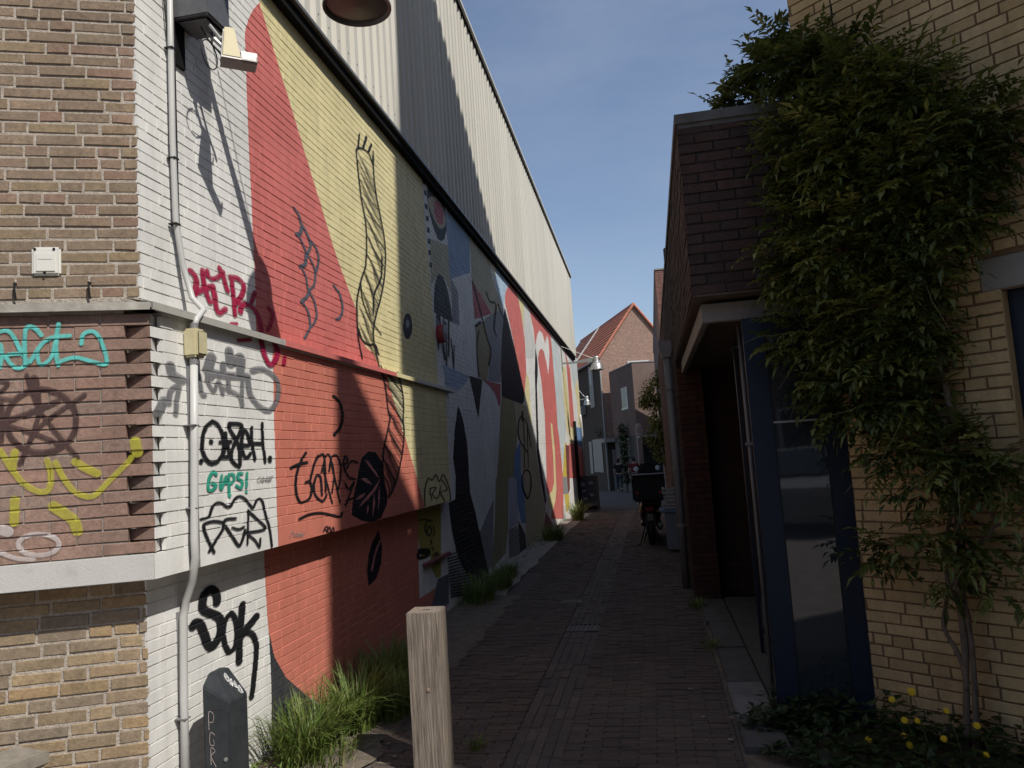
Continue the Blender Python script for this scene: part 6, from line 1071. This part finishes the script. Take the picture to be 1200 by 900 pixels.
for _ in range(420):                     # dead stalks and straw
    y = r.choice((r.uniform(3.8, 6.2), r.uniform(8.3, 11), r.uniform(13.5, 20))); x = -2.25+abs(r.gauss(0, .22)); a = r.random()*6.3; l = r.uniform(.04, .16); z = gz(y)+.012; q = Vector((math.cos(a), math.sin(a), r.uniform(-.05, .6)))
    p = Vector((x, y, z)); s = Vector((-math.sin(a), math.cos(a), 0))*.0022; e = p+q*l
    ds.face([p-s, p+s, e])
o = tagit(ds.build('straw', mat('straw', (.36, .3, .18), .9, .3, 40, 0)), 'dry straw and dead stalks scattered along the mural wall', 'straw', kind='stuff')
lt = MB()
for _ in range(55):
    y = 4+16*r.random()**1.7; x = r.choice((r.uniform(-1.9, -1.4), r.uniform(-1.6, .3), r.uniform(.1, .35))); s = r.uniform(.006, .02); a = r.random()*6
    lt.face([(x+s*math.cos(a+k*1.7), y+s*1.3*math.sin(a+k*1.7), gz(y)+.008+.004*(k % 2)) for k in range(4)])
o = tagit(lt.build('litter', mat('litter_pale', (.2, .175, .14), .8, .3, 40, 0)), 'scattered small pale litter and dead leaves on the alley pavers', 'litter', kind='stuff')

# ================================================================== houses at the end of the alley
s_ = Vector((-.307, .952, 0)).normalized(); g_ = Vector((.952, .307, 0)).normalized(); K = Vector((-2.57, 45, 0)); zg = -.75
GH = thing('gable_house', (-2, 50, zg), 'brick house with steep red tiled roof and sunlit gable at the end of the alley', 'house')
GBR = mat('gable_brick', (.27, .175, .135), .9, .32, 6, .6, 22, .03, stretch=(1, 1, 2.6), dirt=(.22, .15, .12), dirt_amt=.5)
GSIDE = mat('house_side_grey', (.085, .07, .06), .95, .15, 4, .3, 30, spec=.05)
FGLASS = mat('far_glass', (.03, .033, .036), .25, .1, 3, 0, spec=.25)
TILE = mat('roof_tile', (.31, .115, .075), .8, .3, 5, .4, 20, .02, dirt=(.17, .08, .06), dirt_amt=.5)
VERGE = mat('verge_tile', (.45, .17, .11), .75, .2, 6, .2)
def P3(a, c, z): return K+g_*a+s_*c+Vector((0, 0, z))
GW, GL, ZE, ZR = 4.5, 14., 7.13, 10.05
part('gable_wall', GBR, GH, lambda b: b.face([P3(0, 0, zg-.3), P3(GW, 0, zg-.3), P3(GW, 0, ZE), P3(GW/2, 0, ZR), P3(0, 0, ZE)]))
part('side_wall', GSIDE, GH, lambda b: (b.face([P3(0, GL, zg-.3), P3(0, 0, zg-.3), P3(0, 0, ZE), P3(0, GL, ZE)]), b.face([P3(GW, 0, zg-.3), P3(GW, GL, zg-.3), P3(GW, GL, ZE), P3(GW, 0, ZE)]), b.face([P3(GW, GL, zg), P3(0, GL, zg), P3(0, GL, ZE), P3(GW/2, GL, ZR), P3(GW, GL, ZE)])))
def tiles(b, side, c0, c1):
    n, m = 13, int((c1-c0)/.11)
    e = P3(0 if side < 0 else GW, 0, ZE); rdg = P3(GW/2, 0, ZR); d = rdg-e; nn = (d.cross(s_)*(-side)).normalized()
    if nn.z < 0: nn = -nn
    e = e-d*.08
    for i in range(n):
        a0, a1 = i/n*1.08, (i+1)/n*1.08+.012
        rows = [[e+d*a+s_*(c0+(c1-c0)*j/m)+nn*(.06+h+.025*math.sin(j*math.pi)+.022*(j % 2)) for j in range(m+1)] for a, h in ((a0, .045), (a1, .0))]
        b.grid(rows, 0, (i*.37) % 1)
        b.face([rows[0][0]-nn*.06, rows[0][-1]-nn*.06, rows[0][-1], rows[0][0]])
rf = part('roof', TILE, GH, lambda b: (tiles(b, -1, -.12, 7.9), tiles(b, 1, -.12, GL)), label='red clay tile roof')
part('neighbour_roof', mat('roof_tile_dark', (.2, .09, .07), .85, .25, 5, .4, 20, .02), GH, lambda b: tiles(b, -1, 8.0, GL))
part('ridge_cap', VERGE, rf, lambda b: b.tube([P3(GW/2, -.16, ZR+.1), P3(GW/2, GL, ZR+.1)], .1, 8))
for sd in (0, GW): part('verge', VERGE, rf, lambda b: b.tube([P3(sd+(-.14 if sd == 0 else .14), -.12, ZE-.1), P3(GW/2, -.12, ZR+.12)], .075, 6))
part('roof_flashing', PVC, rf, lambda b: b.tube([P3(-.15, 7.95, ZE+.06), P3(GW/2, 7.95, ZR+.22)], .06, 6))
part('gutter', PVC_GREY, GH, lambda b: b.tube([P3(-.24, -.1, ZE-.18), P3(-.24, GL, ZE-.18)], .07, 8))
part('downpipe', mat('far_pipe', (.3, .29, .27), .6, .1, 5, 0), GH, lambda b: b.tube([P3(-.06, -.05, ZE-.2), P3(-.06, -.05, zg)], .045, 8))
w = part('window', PVC, GH, lambda b: (b.box((.0, -.05, 0), (.12, .0, .34), M=Matrix.Translation(P3(1.62, -.01, 6.44)) @ Matrix.Rotation(math.atan2(g_.y, g_.x), 4, 'Z')), b.box((.12, -.05, .26), (1.3, 0, .34), M=Matrix.Translation(P3(1.62, -.01, 6.44)) @ Matrix.Rotation(math.atan2(g_.y, g_.x), 4, 'Z')), b.box((.62, -.05, 0), (.7, 0, .26), M=Matrix.Translation(P3(1.62, -.01, 6.44)) @ Matrix.Rotation(math.atan2(g_.y, g_.x), 4, 'Z')), b.box((1.2, -.05, 0), (1.3, 0, .26), M=Matrix.Translation(P3(1.62, -.01, 6.44)) @ Matrix.Rotation(math.atan2(g_.y, g_.x), 4, 'Z'))))
for a in (1.74, 2.32): part('pane', GLASS, w, lambda b: b.face([P3(a, -.03, 6.44), P3(a+.5, -.03, 6.44), P3(a+.5, -.03, 6.7), P3(a, -.03, 6.7)]))
GREYW = mat('window_surround', (.27, .255, .24), .7, .1, 5, .1)
w = part('window', GREYW, GH, lambda b: b.box((0, -1.0, 4.3), (.05, .0, 7.0), M=Matrix.Translation(P3(-.07, 2.9, 0)) @ Matrix.Rotation(math.atan2(-s_.x, s_.y), 4, 'Z')), label='tall grey window surround with a dark slit')
part('pane', FGLASS, w, lambda b: b.face([P3(-.075, 2.6, 5.7), P3(-.075, 2.25, 5.7), P3(-.075, 2.25, 6.95), P3(-.075, 2.6, 6.95)]))
for a, c, z0, z1, m in ((4.3, 3.55, .25, 2.25, 'panel_pale'), (3.3, 1.0, .35, 2.35, 'panel_pale')):
    part('garage_panel', mat('panel_pale', (.30, .285, .25), .7, .12, 6, .1, dirt=(.25, .23, .2), dirt_amt=.4), GH, lambda b: b.face([P3(-.04, a, z0), P3(-.04, c, z0), P3(-.04, c, z1), P3(-.04, a, z1)]))
part('vent_box', GREYW, GH, lambda b: b.box((-.3, -.9, 4.0), (.0, .0, 4.55), M=Matrix.Translation(P3(-.05, 5.3, 0)) @ Matrix.Rotation(math.atan2(-s_.x, s_.y), 4, 'Z')))
part('canopy', mat('canopy_pale', (.28, .265, .24), .7, .1, 5, .1), GH, lambda b: b.box((-.35, -.9, 2.09), (1.6, .0, 2.32), M=Matrix.Translation(P3(0, 0, 0)) @ Matrix.Rotation(math.atan2(g_.y, g_.x), 4, 'Z')))
part('shopfront', mat('shopfront_dark', (.05, .043, .038), .6, .2, 4, .1), GH, lambda b: b.box((.0, -.06, zg-.2), (2.6, .0, 2.09), M=Matrix.Translation(P3(0, 0, 0)) @ Matrix.Rotation(math.atan2(g_.y, g_.x), 4, 'Z')))
part('door', mat('door_grey', (.27, .26, .25), .6, .1, 4, 0), GH, lambda b: (b.box((.28, -.11, zg), (.36, -.062, 1.66), M=Matrix.Translation(P3(0, 0, 0)) @ Matrix.Rotation(math.atan2(g_.y, g_.x), 4, 'Z')), b.box((.36, -.11, 1.58), (.95, -.062, 1.66), M=Matrix.Translation(P3(0, 0, 0)) @ Matrix.Rotation(math.atan2(g_.y, g_.x), 4, 'Z')), b.box((.36, -.09, zg), (.95, -.062, 1.58), M=Matrix.Translation(P3(0, 0, 0)) @ Matrix.Rotation(math.atan2(g_.y, g_.x), 4, 'Z'))))
# rendered flat-roofed block in front of the gable
RB = thing('rendered_house', (.5, 43, zg), 'flat roofed brown rendered house with one narrow window before the gable', 'house')
Q = Vector((-.685, 40, 0)); RT = Matrix.Translation(Q) @ Matrix.Rotation(math.atan2(g_.y, g_.x), 4, 'Z')
REND = mat('brown_render', (.16, .115, .1), .95, .12, 2, .4, 40, dirt=(.12, .085, .075), dirt_amt=.4, spec=.05)
part('wall', REND, RB, lambda b: b.box((0, 0, 2.3), (6, 4.6, 6.06), M=RT))
part('roof_edge', PVC_GREY, RB, lambda b: b.box((-.03, -.03, 6.06), (6.03, 4.5, 6.1), M=RT))
part('shopfront', MATS['shopfront_dark'], RB, lambda b: b.box((.02, .02, -1.2), (6, 4.5, 2.3), M=RT))
part('canopy', MATS['canopy_pale'], RB, lambda b: b.box((-.05, -.62, 2.16), (6, -.002, 2.29), M=RT))
w = part('window', PVC, RB, lambda b: (b.box((-.03, 1.2, 3.75), (.03, 1.32, 4.95), M=RT), b.box((-.03, 1.32, 3.75), (.03, 2.4, 3.85), M=RT)))
part('pane', FGLASS, w, lambda b: b.box((-.012, 1.32, 3.85), (.02, 2.35, 4.95), M=RT))
for a in (.35, 2.2): part('shop_window', FGLASS, RB, lambda b: b.box((a, -.012, -.5), (a+1.5, .02, 1.9), M=RT))
part('pillar', mat('pillar_brick', (.24, .17, .14), .9, .2, 6, .3), RB, lambda b: b.box((-.18, -.6, -1.2), (.04, -.38, 2.155), M=RT))
part('sign_bracket', MATS['pillar_brick'], RB, lambda b: b.lathe([(.001, .62), (.12, .55), (.2, .3), (.16, .1), (.22, 0)], RT @ Vector((-.06, -.5, 2.3)), 12), smooth=True)
lamp2 = street_lamp(-3.0, 33.0, 3.62, .42, 'small silver bell lamp before the dark grey house side', .30)
t = thing('lamp_pole', (-3.02, 33.0, gz(33)), 'thin dark pole carrying the small bell lamp before the grey house side', 'pole')
part('shaft', ARM, t, lambda b: b.tube([(-3.03, 33, gz(33)), (-3.02, 33, 4.6)], .05, 8))
# ---- ivy and column plant
def bush(name, blobs, dens, label, m, seed, ll, stem):
    rr = random.Random(seed); b = MB()
    for x, y, z, rad in blobs:
        for _ in range(int(dens*rad*rad)):
            v = rvec(rr); k = .45+.6*rr.random(); p = Vector((x, y, z))+v/v.length*rad*k*(.6+.4*v.length); d = (v+rvec(rr)*.8+Vector((0, -.2, -.3))).normalized()
            leaf(b, p, d, Vector((0, 0, 1))+rvec(rr)*.5, ll*rr.uniform(.7, 1.2), ll*.6, min(1, .15+.6*rr.random()**1.5+(.2 if v.z > .4 else 0)), .15)
    t = thing(name, stem[0], label, 'plant'); o = b.build('crown', m, t, tint=True); o['kind'] = 'stuff'
    part('trunk', BARK, t, lambda q: q.tube(stem, [.05, .04, .025][:len(stem)], 7))
bush('ivy_bush', [(.25, 24, 3.3, .5), (.0, 23.8, 3.15, .3), (.35, 23.8, 2.6, .5), (.15, 23.7, 2.0, .4), (.45, 24, 3.8, .3), (.3, 23.6, 1.5, .35), (.55, 23.6, 2.2, .45), (-.15, 23.8, 3.0, .16)], 2600, 'ivy covered tree hanging from the brick annex over the alley', LEAF, 5, .11, [(.4, 23.9, gz(23.9)), (.35, 23.9, 1.5), (.3, 24, 3.2)])
bush('column_plant', [(-1.47, 41.5, 2.75, .24), (-1.46, 41.5, 2.4, .27), (-1.46, 41.5, 2.0, .27), (-1.46, 41.5, 1.6, .27), (-1.46, 41.5, 1.2, .26), (-1.46, 41.5, .8, .25), (-1.46, 41.5, .4, .25), (-1.46, 41.5, 0, .22)], 2600, 'narrow dark evergreen standing before the shopfront', LEAF_DARK, 6, .13, [(-1.46, 41.5, gz(41.5)), (-1.46, 41.5, .2), (-1.46, 41.5, 1.8)])
bush('hanging_basket', [(-2.95, 44.4, 2.75, .28), (-2.85, 44.4, 2.55, .2)], 700, 'dark hanging plant on the corner of the brick house', LEAF_DARK, 8, .12, [(-2.85, 44.4, 2.4), (-2.85, 44.4, 2.9)])
# ---- chalkboard A-frame
t = thing('chalkboard_sign', (-2.08, 24, gz(24)), 'black framed A-frame chalkboard sign by the wall end', 'sign')
FRB = mat('board_frame', (.035, .028, .024), .5, .2, 20, .1); z0 = gz(24)
bt = Matrix.Translation((-2.08, 24.0, z0)) @ Matrix.Rotation(R(-10), 4, 'X')
part('frame', FRB, t, lambda b: (b.box((-.34, 0, .0), (-.28, .03, 1.08), M=bt), b.box((.28, 0, .0), (.34, .03, 1.08), M=bt), b.box((-.28, .001, 1.02), (.28, .029, 1.08), M=bt), b.box((-.28, .001, .14), (.28, .029, .2), M=bt)))
part('board', mat('chalkboard', (.018, .02, .026), .6, .3, 12, 0), t, lambda b: b.box((-.28, .008, .2), (.28, .022, 1.02), M=bt))
bt2 = Matrix.Translation((-2.08, 24.36, z0)) @ Matrix.Rotation(R(10), 4, 'X')
part('back_frame', FRB, t, lambda b: b.box((-.34, 0, 0), (.34, .03, 1.07), M=bt2))
ch = mat('chalk', (.13, .14, .17), .8, .3, 30, 0); rr = random.Random(4)
for bx, bz in ((-.13, .83), (.12, .86), (-.12, .62), (.12, .5), (-.08, .36)):
    def blot(b):
        pts = [Vector((bx+rr.uniform(.05, .1)*math.cos(a), .006, bz+rr.uniform(.035, .07)*math.sin(a))) for a in [k*math.pi/5 for k in range(10)]]; b.face([bt @ p for p in pts])
    part('chalk_drawing', ch, t, blot)
# ---- delivery scooter
SC = thing('delivery_scooter', (-.12, 13.9, 0), 'black delivery scooter with large square top box parked by the brick wall', 'scooter')
SB = mat('scooter_black', (.012, .012, .014), .35, .2, 20, 0, spec=.5); SBX = mat('box_black', (.010, .010, .011), .55, .2, 30, .2)
cx = -.125
def wheel(b, y, rad, w_):
    n = 28; b.lathe([(rad*.62, -w_*.5), (rad*.9, -w_*.5), (rad, -w_*.28), (rad*1.02, 0), (rad, w_*.28), (rad*.9, w_*.5), (rad*.62, w_*.5), (rad*.62, -w_*.5)], (cx, y, rad), n, axis=Vector((1, 0, 0)))
for y in (13.55, 14.85):
    w = part('wheel', RUBBER, SC, lambda b: wheel(b, y, .235, .12), smooth=True)
    part('rim', ZINC, w, lambda b: (b.lathe([(.03, -.04), (.145, -.03), (.145, .03), (.03, .04)], (cx, y, .235), 20, axis=Vector((1, 0, 0))), b.tube([(cx-.07, y, .235), (cx+.07, y, .235)], .02, 8)))
def loft(b, secs, n=14):
    """secs: (y, cx, cz, half width, half height); rounded-box rings along y"""
    rows = []
    for y, x, z, hw, hh in secs:
        rows.append([(x+hw*math.copysign(abs(math.cos(a))**.6, math.cos(a)), y, z+hh*math.copysign(abs(math.sin(a))**.6, math.sin(a))) for a in [2*math.pi*j/n for j in range(n)]])
    b.grid(rows, close=True); b.face(rows[0][::-1]); b.face(rows[-1])
part('tail_body', SB, SC, lambda b: loft(b, [(13.36, cx, .60, .06, .05), (13.42, cx, .58, .13, .13), (13.6, cx, .55, .175, .19), (13.9, cx, .53, .18, .2), (14.1, cx, .46, .17, .17), (14.2, cx, .36, .15, .09)]), smooth=True)
part('footboard', SB, SC, lambda b: loft(b, [(14.05, cx, .30, .17, .05), (14.3, cx, .28, .19, .045), (14.55, cx, .32, .18, .06)]), smooth=True)
part('leg_shield', SB, SC, lambda b: loft(b, [(14.5, cx, .45, .17, .2), (14.6, cx, .62, .21, .34), (14.68, cx, .68, .19, .33), (14.76, cx, .7, .1, .25)]), smooth=True)
part('seat', mat('seat_black', (.015, .014, .014), .6, .2, 30, .2), SC, lambda b: loft(b, [(13.62, cx, .76, .12, .03), (13.75, cx, .77, .15, .045), (14.1, cx, .76, .14, .045), (14.22, cx, .74, .09, .03)]), smooth=True)
part('front_fender', SB, SC, lambda b: b.lathe([(.26, -.075), (.275, 0), (.26, .075)], (cx, 14.85, .235), 24, axis=Vector((1, 0, 0))), smooth=True)
part('fork', PVC_GREY, SC, lambda b: [b.tube([(cx+s*.085, 14.85, .235), (cx+s*.06, 14.7, .75)], .02, 8) for s in (-1, 1)] and None)
part('handlebar', SB, SC, lambda b: b.tube([(cx-.30, 14.42, 1.03), (cx-.16, 14.52, 1.06), (cx, 14.58, 1.02), (cx+.16, 14.52, 1.06), (cx+.30, 14.42, 1.03)], .024, 8), smooth=True)
for s in (-1, 1):
    mr = part('mirror', SB, SC, lambda b: (b.tube([(cx+s*.2, 14.5, 1.05), (cx+s*.22, 14.5, 1.2)], .008, 6), b.lathe([(.001, -.02), (.045, -.016), (.05, 0)], (cx+s*.20, 14.5, 1.27), 14, axis=Vector((0, -1, 0)))))
    part('mirror_glass', mat('mirror_silver', (.22, .22, .22), .3, .02, 5, 0, metal=1), mr, lambda b: b.lathe([(.047, .001), (.001, .004)], (cx+s*.20, 14.5, 1.27), 14, axis=Vector((0, -1, .25)).normalized()))
part('windscreen', mat('screen_tint', (.035, .037, .04), .15, .1, 10, 0), SC, lambda b: b.grid([[(cx+.24*math.sin(a)*k, 14.72-.06*math.cos(a)-.1*(z-1.0), z) for a in [-.9+.3*i for i in range(7)]] for z, k in ((1.0, 1.0), (1.15, .98), (1.3, .8), (1.36, .6))]), smooth=True)
bx = part('top_box', SBX, SC, lambda b: b.box((-.385, 13.16, .755), (.165, 13.68, 1.165)), bevel=.03)
part('lid', SBX, bx, lambda b: b.box((-.395, 13.15, 1.168), (.175, 13.69, 1.20)), bevel=.012)
part('carrier', SB, SC, lambda b: (b.box((-.25, 13.3, .70), (.0, 13.7, .725)), b.tube([(-.22, 13.6, .7), (-.2, 13.75, .6)], .012, 6), b.tube([(-.03, 13.6, .7), (-.05, 13.75, .6)], .012, 6)))
RED = mat('reflector_red', (.30, .012, .014), .3, .1, 30, 0)
for x in (-.305, .075): part('reflector', RED, bx, lambda b: b.box((x-.022, 13.154, .875), (x+.022, 13.161, .925)))
part('tail_light', RED, SC, lambda b: b.box((cx-.07, 13.335, .58), (cx+.07, 13.37, .64)), bevel=.008)
for s in (-1, 1): part('indicator', mat('indicator_amber', (.35, .14, .02), .3, .1, 20, 0), SC, lambda b: b.box((cx+s*.14-.025, 13.39, .55), (cx+s*.14+.025, 13.43, .59)), bevel=.006)
part('mudguard', SB, SC, lambda b: b.prism([(-.08, .18), (.08, .18), (.09, .5), (-.09, .5)], .02, M=Matrix.Translation((cx, 13.33, 0)) @ Matrix.Rotation(R(-6), 4, 'X')))
part('number_plate', mat('plate_yellowgreen', (.17, .16, .10), .5, .1, 20, 0), SC, lambda b: b.box((cx-.05, 13.32, .42), (cx+.05, 13.326, .54)))
part('exhaust', ZINC, SC, lambda b: b.tube([(cx+.13, 14.0, .25), (cx+.15, 13.75, .27), (cx+.16, 13.4, .33)], [.03, .055, .05], 10), smooth=True)
part('centre_stand', SB, SC, lambda b: [b.tube([(cx+s*.05, 13.95, .28), (cx+s*.14, 13.85, .012)], .013, 6) for s in (-1, 1)] and None)
part('side_stand', SB, SC, lambda b: b.tube([(cx-.1, 13.6, .3), (cx-.2, 13.45, .02), (cx-.27, 13.42, .01)], .013, 6))
# ---- stacked white crates on a pale blue box beside it
LB = mat('pale_blue_plastic', (.17, .24, .32), .5, .12, 10, .05); WC = mat('crate_white', (.42, .42, .40), .55, .12, 15, .05, dirt=(.25, .24, .22), dirt_amt=.4)
t = thing('storage_bin', (.22, 12.7, 0), 'pale grey blue storage bin standing against the brown brick wall', 'bin')
part('body', mat('bin_grey', (.23, .24, .25), .6, .15, 6, .1, dirt=(.14, .14, .14), dirt_amt=.4), t, lambda b: b.box((.12, 12.5, .02), (.31, 13.1, .60)), bevel=.015)
part('lid', LB, t, lambda b: b.box((.03, 12.48, .605), (.31, 13.12, .65)), bevel=.008)
for i, lab in enumerate(('white slatted crate at the bottom of the stack on the storage bin', 'white slatted crate in the middle of the stack on the storage bin', 'white slatted crate topmost of the stack on the storage bin')):
    t = thing('slatted_crate', (.22, 12.8, .66+i*.115), lab, 'crate', 'crates stacked on the storage bin'); z0 = .655+i*.118; dx = (.0, .012, -.008)[i]
    for k in range(2): part('slat', WC, t, lambda b: b.box((.11+dx, 12.52, z0+.004+k*.055), (.30+dx, 12.55, z0+.042+k*.055)), bevel=.004)
    for k in range(2): part('slat', WC, t, lambda b: b.box((.108+dx, 12.552, z0+.004+k*.055), (.126+dx, 13.0, z0+.042+k*.055)), bevel=.004)
    for x in (.128, .282): part('corner_post', WC, t, lambda b: b.box((x+dx, 12.551, z0), (x+.016+dx, 12.58, z0+.112)))
    part('base', WC, t, lambda b: b.box((.13+dx, 12.56, z0), (.30+dx, 13.0, z0+.01)))
# ---- two people walking away
def person(x, y, label, shirt, trousers, hair):
    z = gz(y)+.02; t = thing('person', (x, y, z), label, 'person')
    def skin(name, m, verts, edges, rads):
        me = bpy.data.meshes.new(name); me.from_pydata([(x+a, y+c, z+d) for a, c, d in verts], edges, []); me.materials.append(m)
        o = bpy.data.objects.new(name, me); COL.objects.link(o); adopt(o, t)
        o.modifiers.new('skin', 'SKIN'); o.modifiers.new('sub', 'SUBSURF').levels = 1; o.modifiers['sub'].render_levels = 2
        for v, q in zip(me.skin_vertices[0].data, rads): v.radius = q if hasattr(q, '__len__') else (q, q)
        me.skin_vertices[0].data[0].use_root = True
        return o
    V = [(0, 0, .95), (0, 0, 1.15), (0, .01, 1.38), (0, .01, 1.47), (0, .02, 1.56), (0, .03, 1.66), (-.18, 0, 1.40), (-.25, -.03, 1.14), (-.24, .10, .92), (-.235, .14, .84), (.18, 0, 1.40), (.25, .03, 1.14), (.25, .14, .93), (.245, .18, .85), (-.09, 0, .90), (-.10, .10, .50), (-.10, -.02, .09), (-.10, .12, .05), (.09, 0, .90), (.10, .02, .50), (.10, -.16, .14), (.10, -.06, .06)]
    E = [(0, 1), (1, 2), (2, 3), (3, 4), (4, 5), (2, 6), (6, 7), (7, 8), (8, 9), (2, 10), (10, 11), (11, 12), (12, 13), (0, 14), (14, 15), (15, 16), (16, 17), (0, 18), (18, 19), (19, 20), (20, 21)]
    Rr = [(.15, .1), (.13, .09), (.16, .10), .055, (.075, .09), (.07, .085), .06, .045, .035, .03, .06, .045, .035, .03, .085, .06, .04, .035, .085, .06, .04, .035]
    skin('body', mat('skin_tone', (.36, .22, .16), .6, .1, 10, 0), V, E, Rr)
    sv = [(0, 0, .93), (0, 0, 1.15), (0, .01, 1.39), (-.18, 0, 1.40), (-.245, -.025, 1.2), (.18, 0, 1.40), (.245, .025, 1.2)]
    skin('shirt', shirt, sv, [(0, 1), (1, 2), (2, 3), (3, 4), (2, 5), (5, 6)], [(.185, .13), (.165, .12), (.19, .13), .085, .068, .085, .068])
    tv = [(0, 0, .95), (-.09, 0, .88), (-.10, .10, .50), (-.10, -.01, .14), (.09, 0, .88), (.10, .02, .50), (.10, -.13, .2)]
    skin('trousers', trousers, tv, [(0, 1), (1, 2), (2, 3), (0, 4), (4, 5), (5, 6)], [(.17, .12), .105, .082, .07, .105, .082, .07])
    part('hair', hair, t, lambda b: b.lathe([(.001, .125), (.06, .11), (.09, .06), (.1, 0), (.095, -.07), (.06, -.11)], (x, y+.01, z+1.65), 14), smooth=True)
    for s, dy, dz in ((-.10, .08, .0), (.10, -.10, .03)):
        part('shoe', mat('shoe_pale', (.5, .5, .5), .6, .1, 10, 0) if s < 0 else RUBBER, t, lambda b: loft(b, [(y+dy-.1, x+s, z+.05+dz, .035, .04), (y+dy, x+s, z+.05+dz, .05, .05), (y+dy+.12, x+s, z+.04+dz, .045, .035), (y+dy+.17, x+s, z+.035+dz, .02, .02)]), smooth=True)
person(-1.82, 41, 'person in black t-shirt and dark jeans walking away up the alley', mat('cloth_black', (.012, .012, .014), .9, .2, 20, 0), mat('cloth_denim', (.045, .055, .075), .9, .2, 20, 0), mat('hair_dark', (.015, .012, .01), .6, .2, 40, 0))
person(-.97, 39.2, 'person in dark red top walking beside the one in black', mat('cloth_red', (.13, .012, .016), .9, .2, 20, 0), mat('cloth_dark', (.03, .03, .035), .9, .2, 20, 0), MATS['hair_dark'])

# ================================================================== the street behind: dark houses added to cut skylight, and a parked car, mirrored in the panes
SH = thing('added_street_house', (0, -17, 0), 'dark brick terrace added across the street to cut skylight, mirrored in the glazed door', 'house')
part('wall', mat('terrace_brick', (.14, .1, .085), .9, .2, 5, .4, 30), SH, lambda b: b.box((-26, -24, -.1), (26, -16, 9.5)))
part('roof', TILE, SH, lambda b: b.prism([(-26.5, 9.5), (26.5, 9.5), (26.5, 9.7), (-26.5, 9.7)], 8.5, M=Matrix.Translation((0, -24.3, 0))))
for i in range(9):
    for z in (1.0, 4.0, 6.9):
        w = part('window', PVC, SH, lambda b: b.box((-24+i*5.6, -16.0, z), (-22.2+i*5.6, -15.95, z+1.6)))
        part('pane', GLASS, w, lambda b: b.box((-23.9+i*5.6, -15.95, z+.1), (-22.3+i*5.6, -15.93, z+1.5)))
CAR = thing('parked_car', (3.2, -5.0, 0), 'silver parked car across the street, mirrored in the glazed door', 'car')
CP = mat('car_paint', (.3, .31, .32), .2, .05, 5, 0, spec=.6)
def car_rows(prof, hw, y0):
    return [[(x, y0-hw*k, z) for x, z in prof] for k in (1, .92)]
lower = [(-2.1, .2), (-2.12, .55), (-2.0, .78), (-1.05, .93), (-.1, .98), (1.3, .98), (2.05, .92), (2.12, .6), (2.08, .2)]
def car_body(b):
    M_ = Matrix.Translation((3.2, -5.0, 0)); b.prism(lower, 1.74, M=M_ @ Matrix.Translation((0, -.87, 0)))
part('body', CP, CAR, car_body, bevel=.05)
part('cabin', CP, CAR, lambda b: b.prism([(-1.0, .95), (-.25, 1.42), (1.0, 1.45), (1.75, .97)], 1.5, M=Matrix.Translation((3.2, -5.75, 0))), bevel=.06)
part('side_window', GLASS, CAR, lambda b: b.prism([(-.78, 1.0), (-.2, 1.37), (.95, 1.39), (1.5, 1.01)], 1.52, M=Matrix.Translation((3.2, -5.76, 0))))
part('windscreen', GLASS, CAR, lambda b: b.face([(3.2-1.01, -5.65, .99), (3.2-1.01, -4.35, .99), (3.2-.285, -4.42, 1.43), (3.2-.285, -5.58, 1.43)]))
for x in (-1.3, 1.35):
    for y in (-5.8, -4.2):
        w = part('wheel', RUBBER, CAR, lambda b: b.lathe([(.19, -.1), (.3, -.1), (.32, -.06), (.32, .06), (.3, .1), (.19, .1)], (3.2+x, y, .32), 24, axis=Vector((0, 1, 0))), smooth=True)
        part('rim', ZINC, w, lambda b: b.lathe([(.19, .08), (.05, .1), (.001, .1)], (3.2+x, y, .32), 16, axis=Vector((0, 1 if y > -5 else -1, 0))))
for y in (-5.6, -4.4): part('headlight', mat('headlight', (.8, .8, .8), .1, .02, 5, 0, metal=.6), CAR, lambda b: b.box((3.2-2.1, y-.2, .6), (3.2-1.95, y+.2, .74)), bevel=.03)
CAR.rotation_euler = (0, 0, R(-75)); CAR.location = (2.75, -6.1, 0)      # nose towards the alley
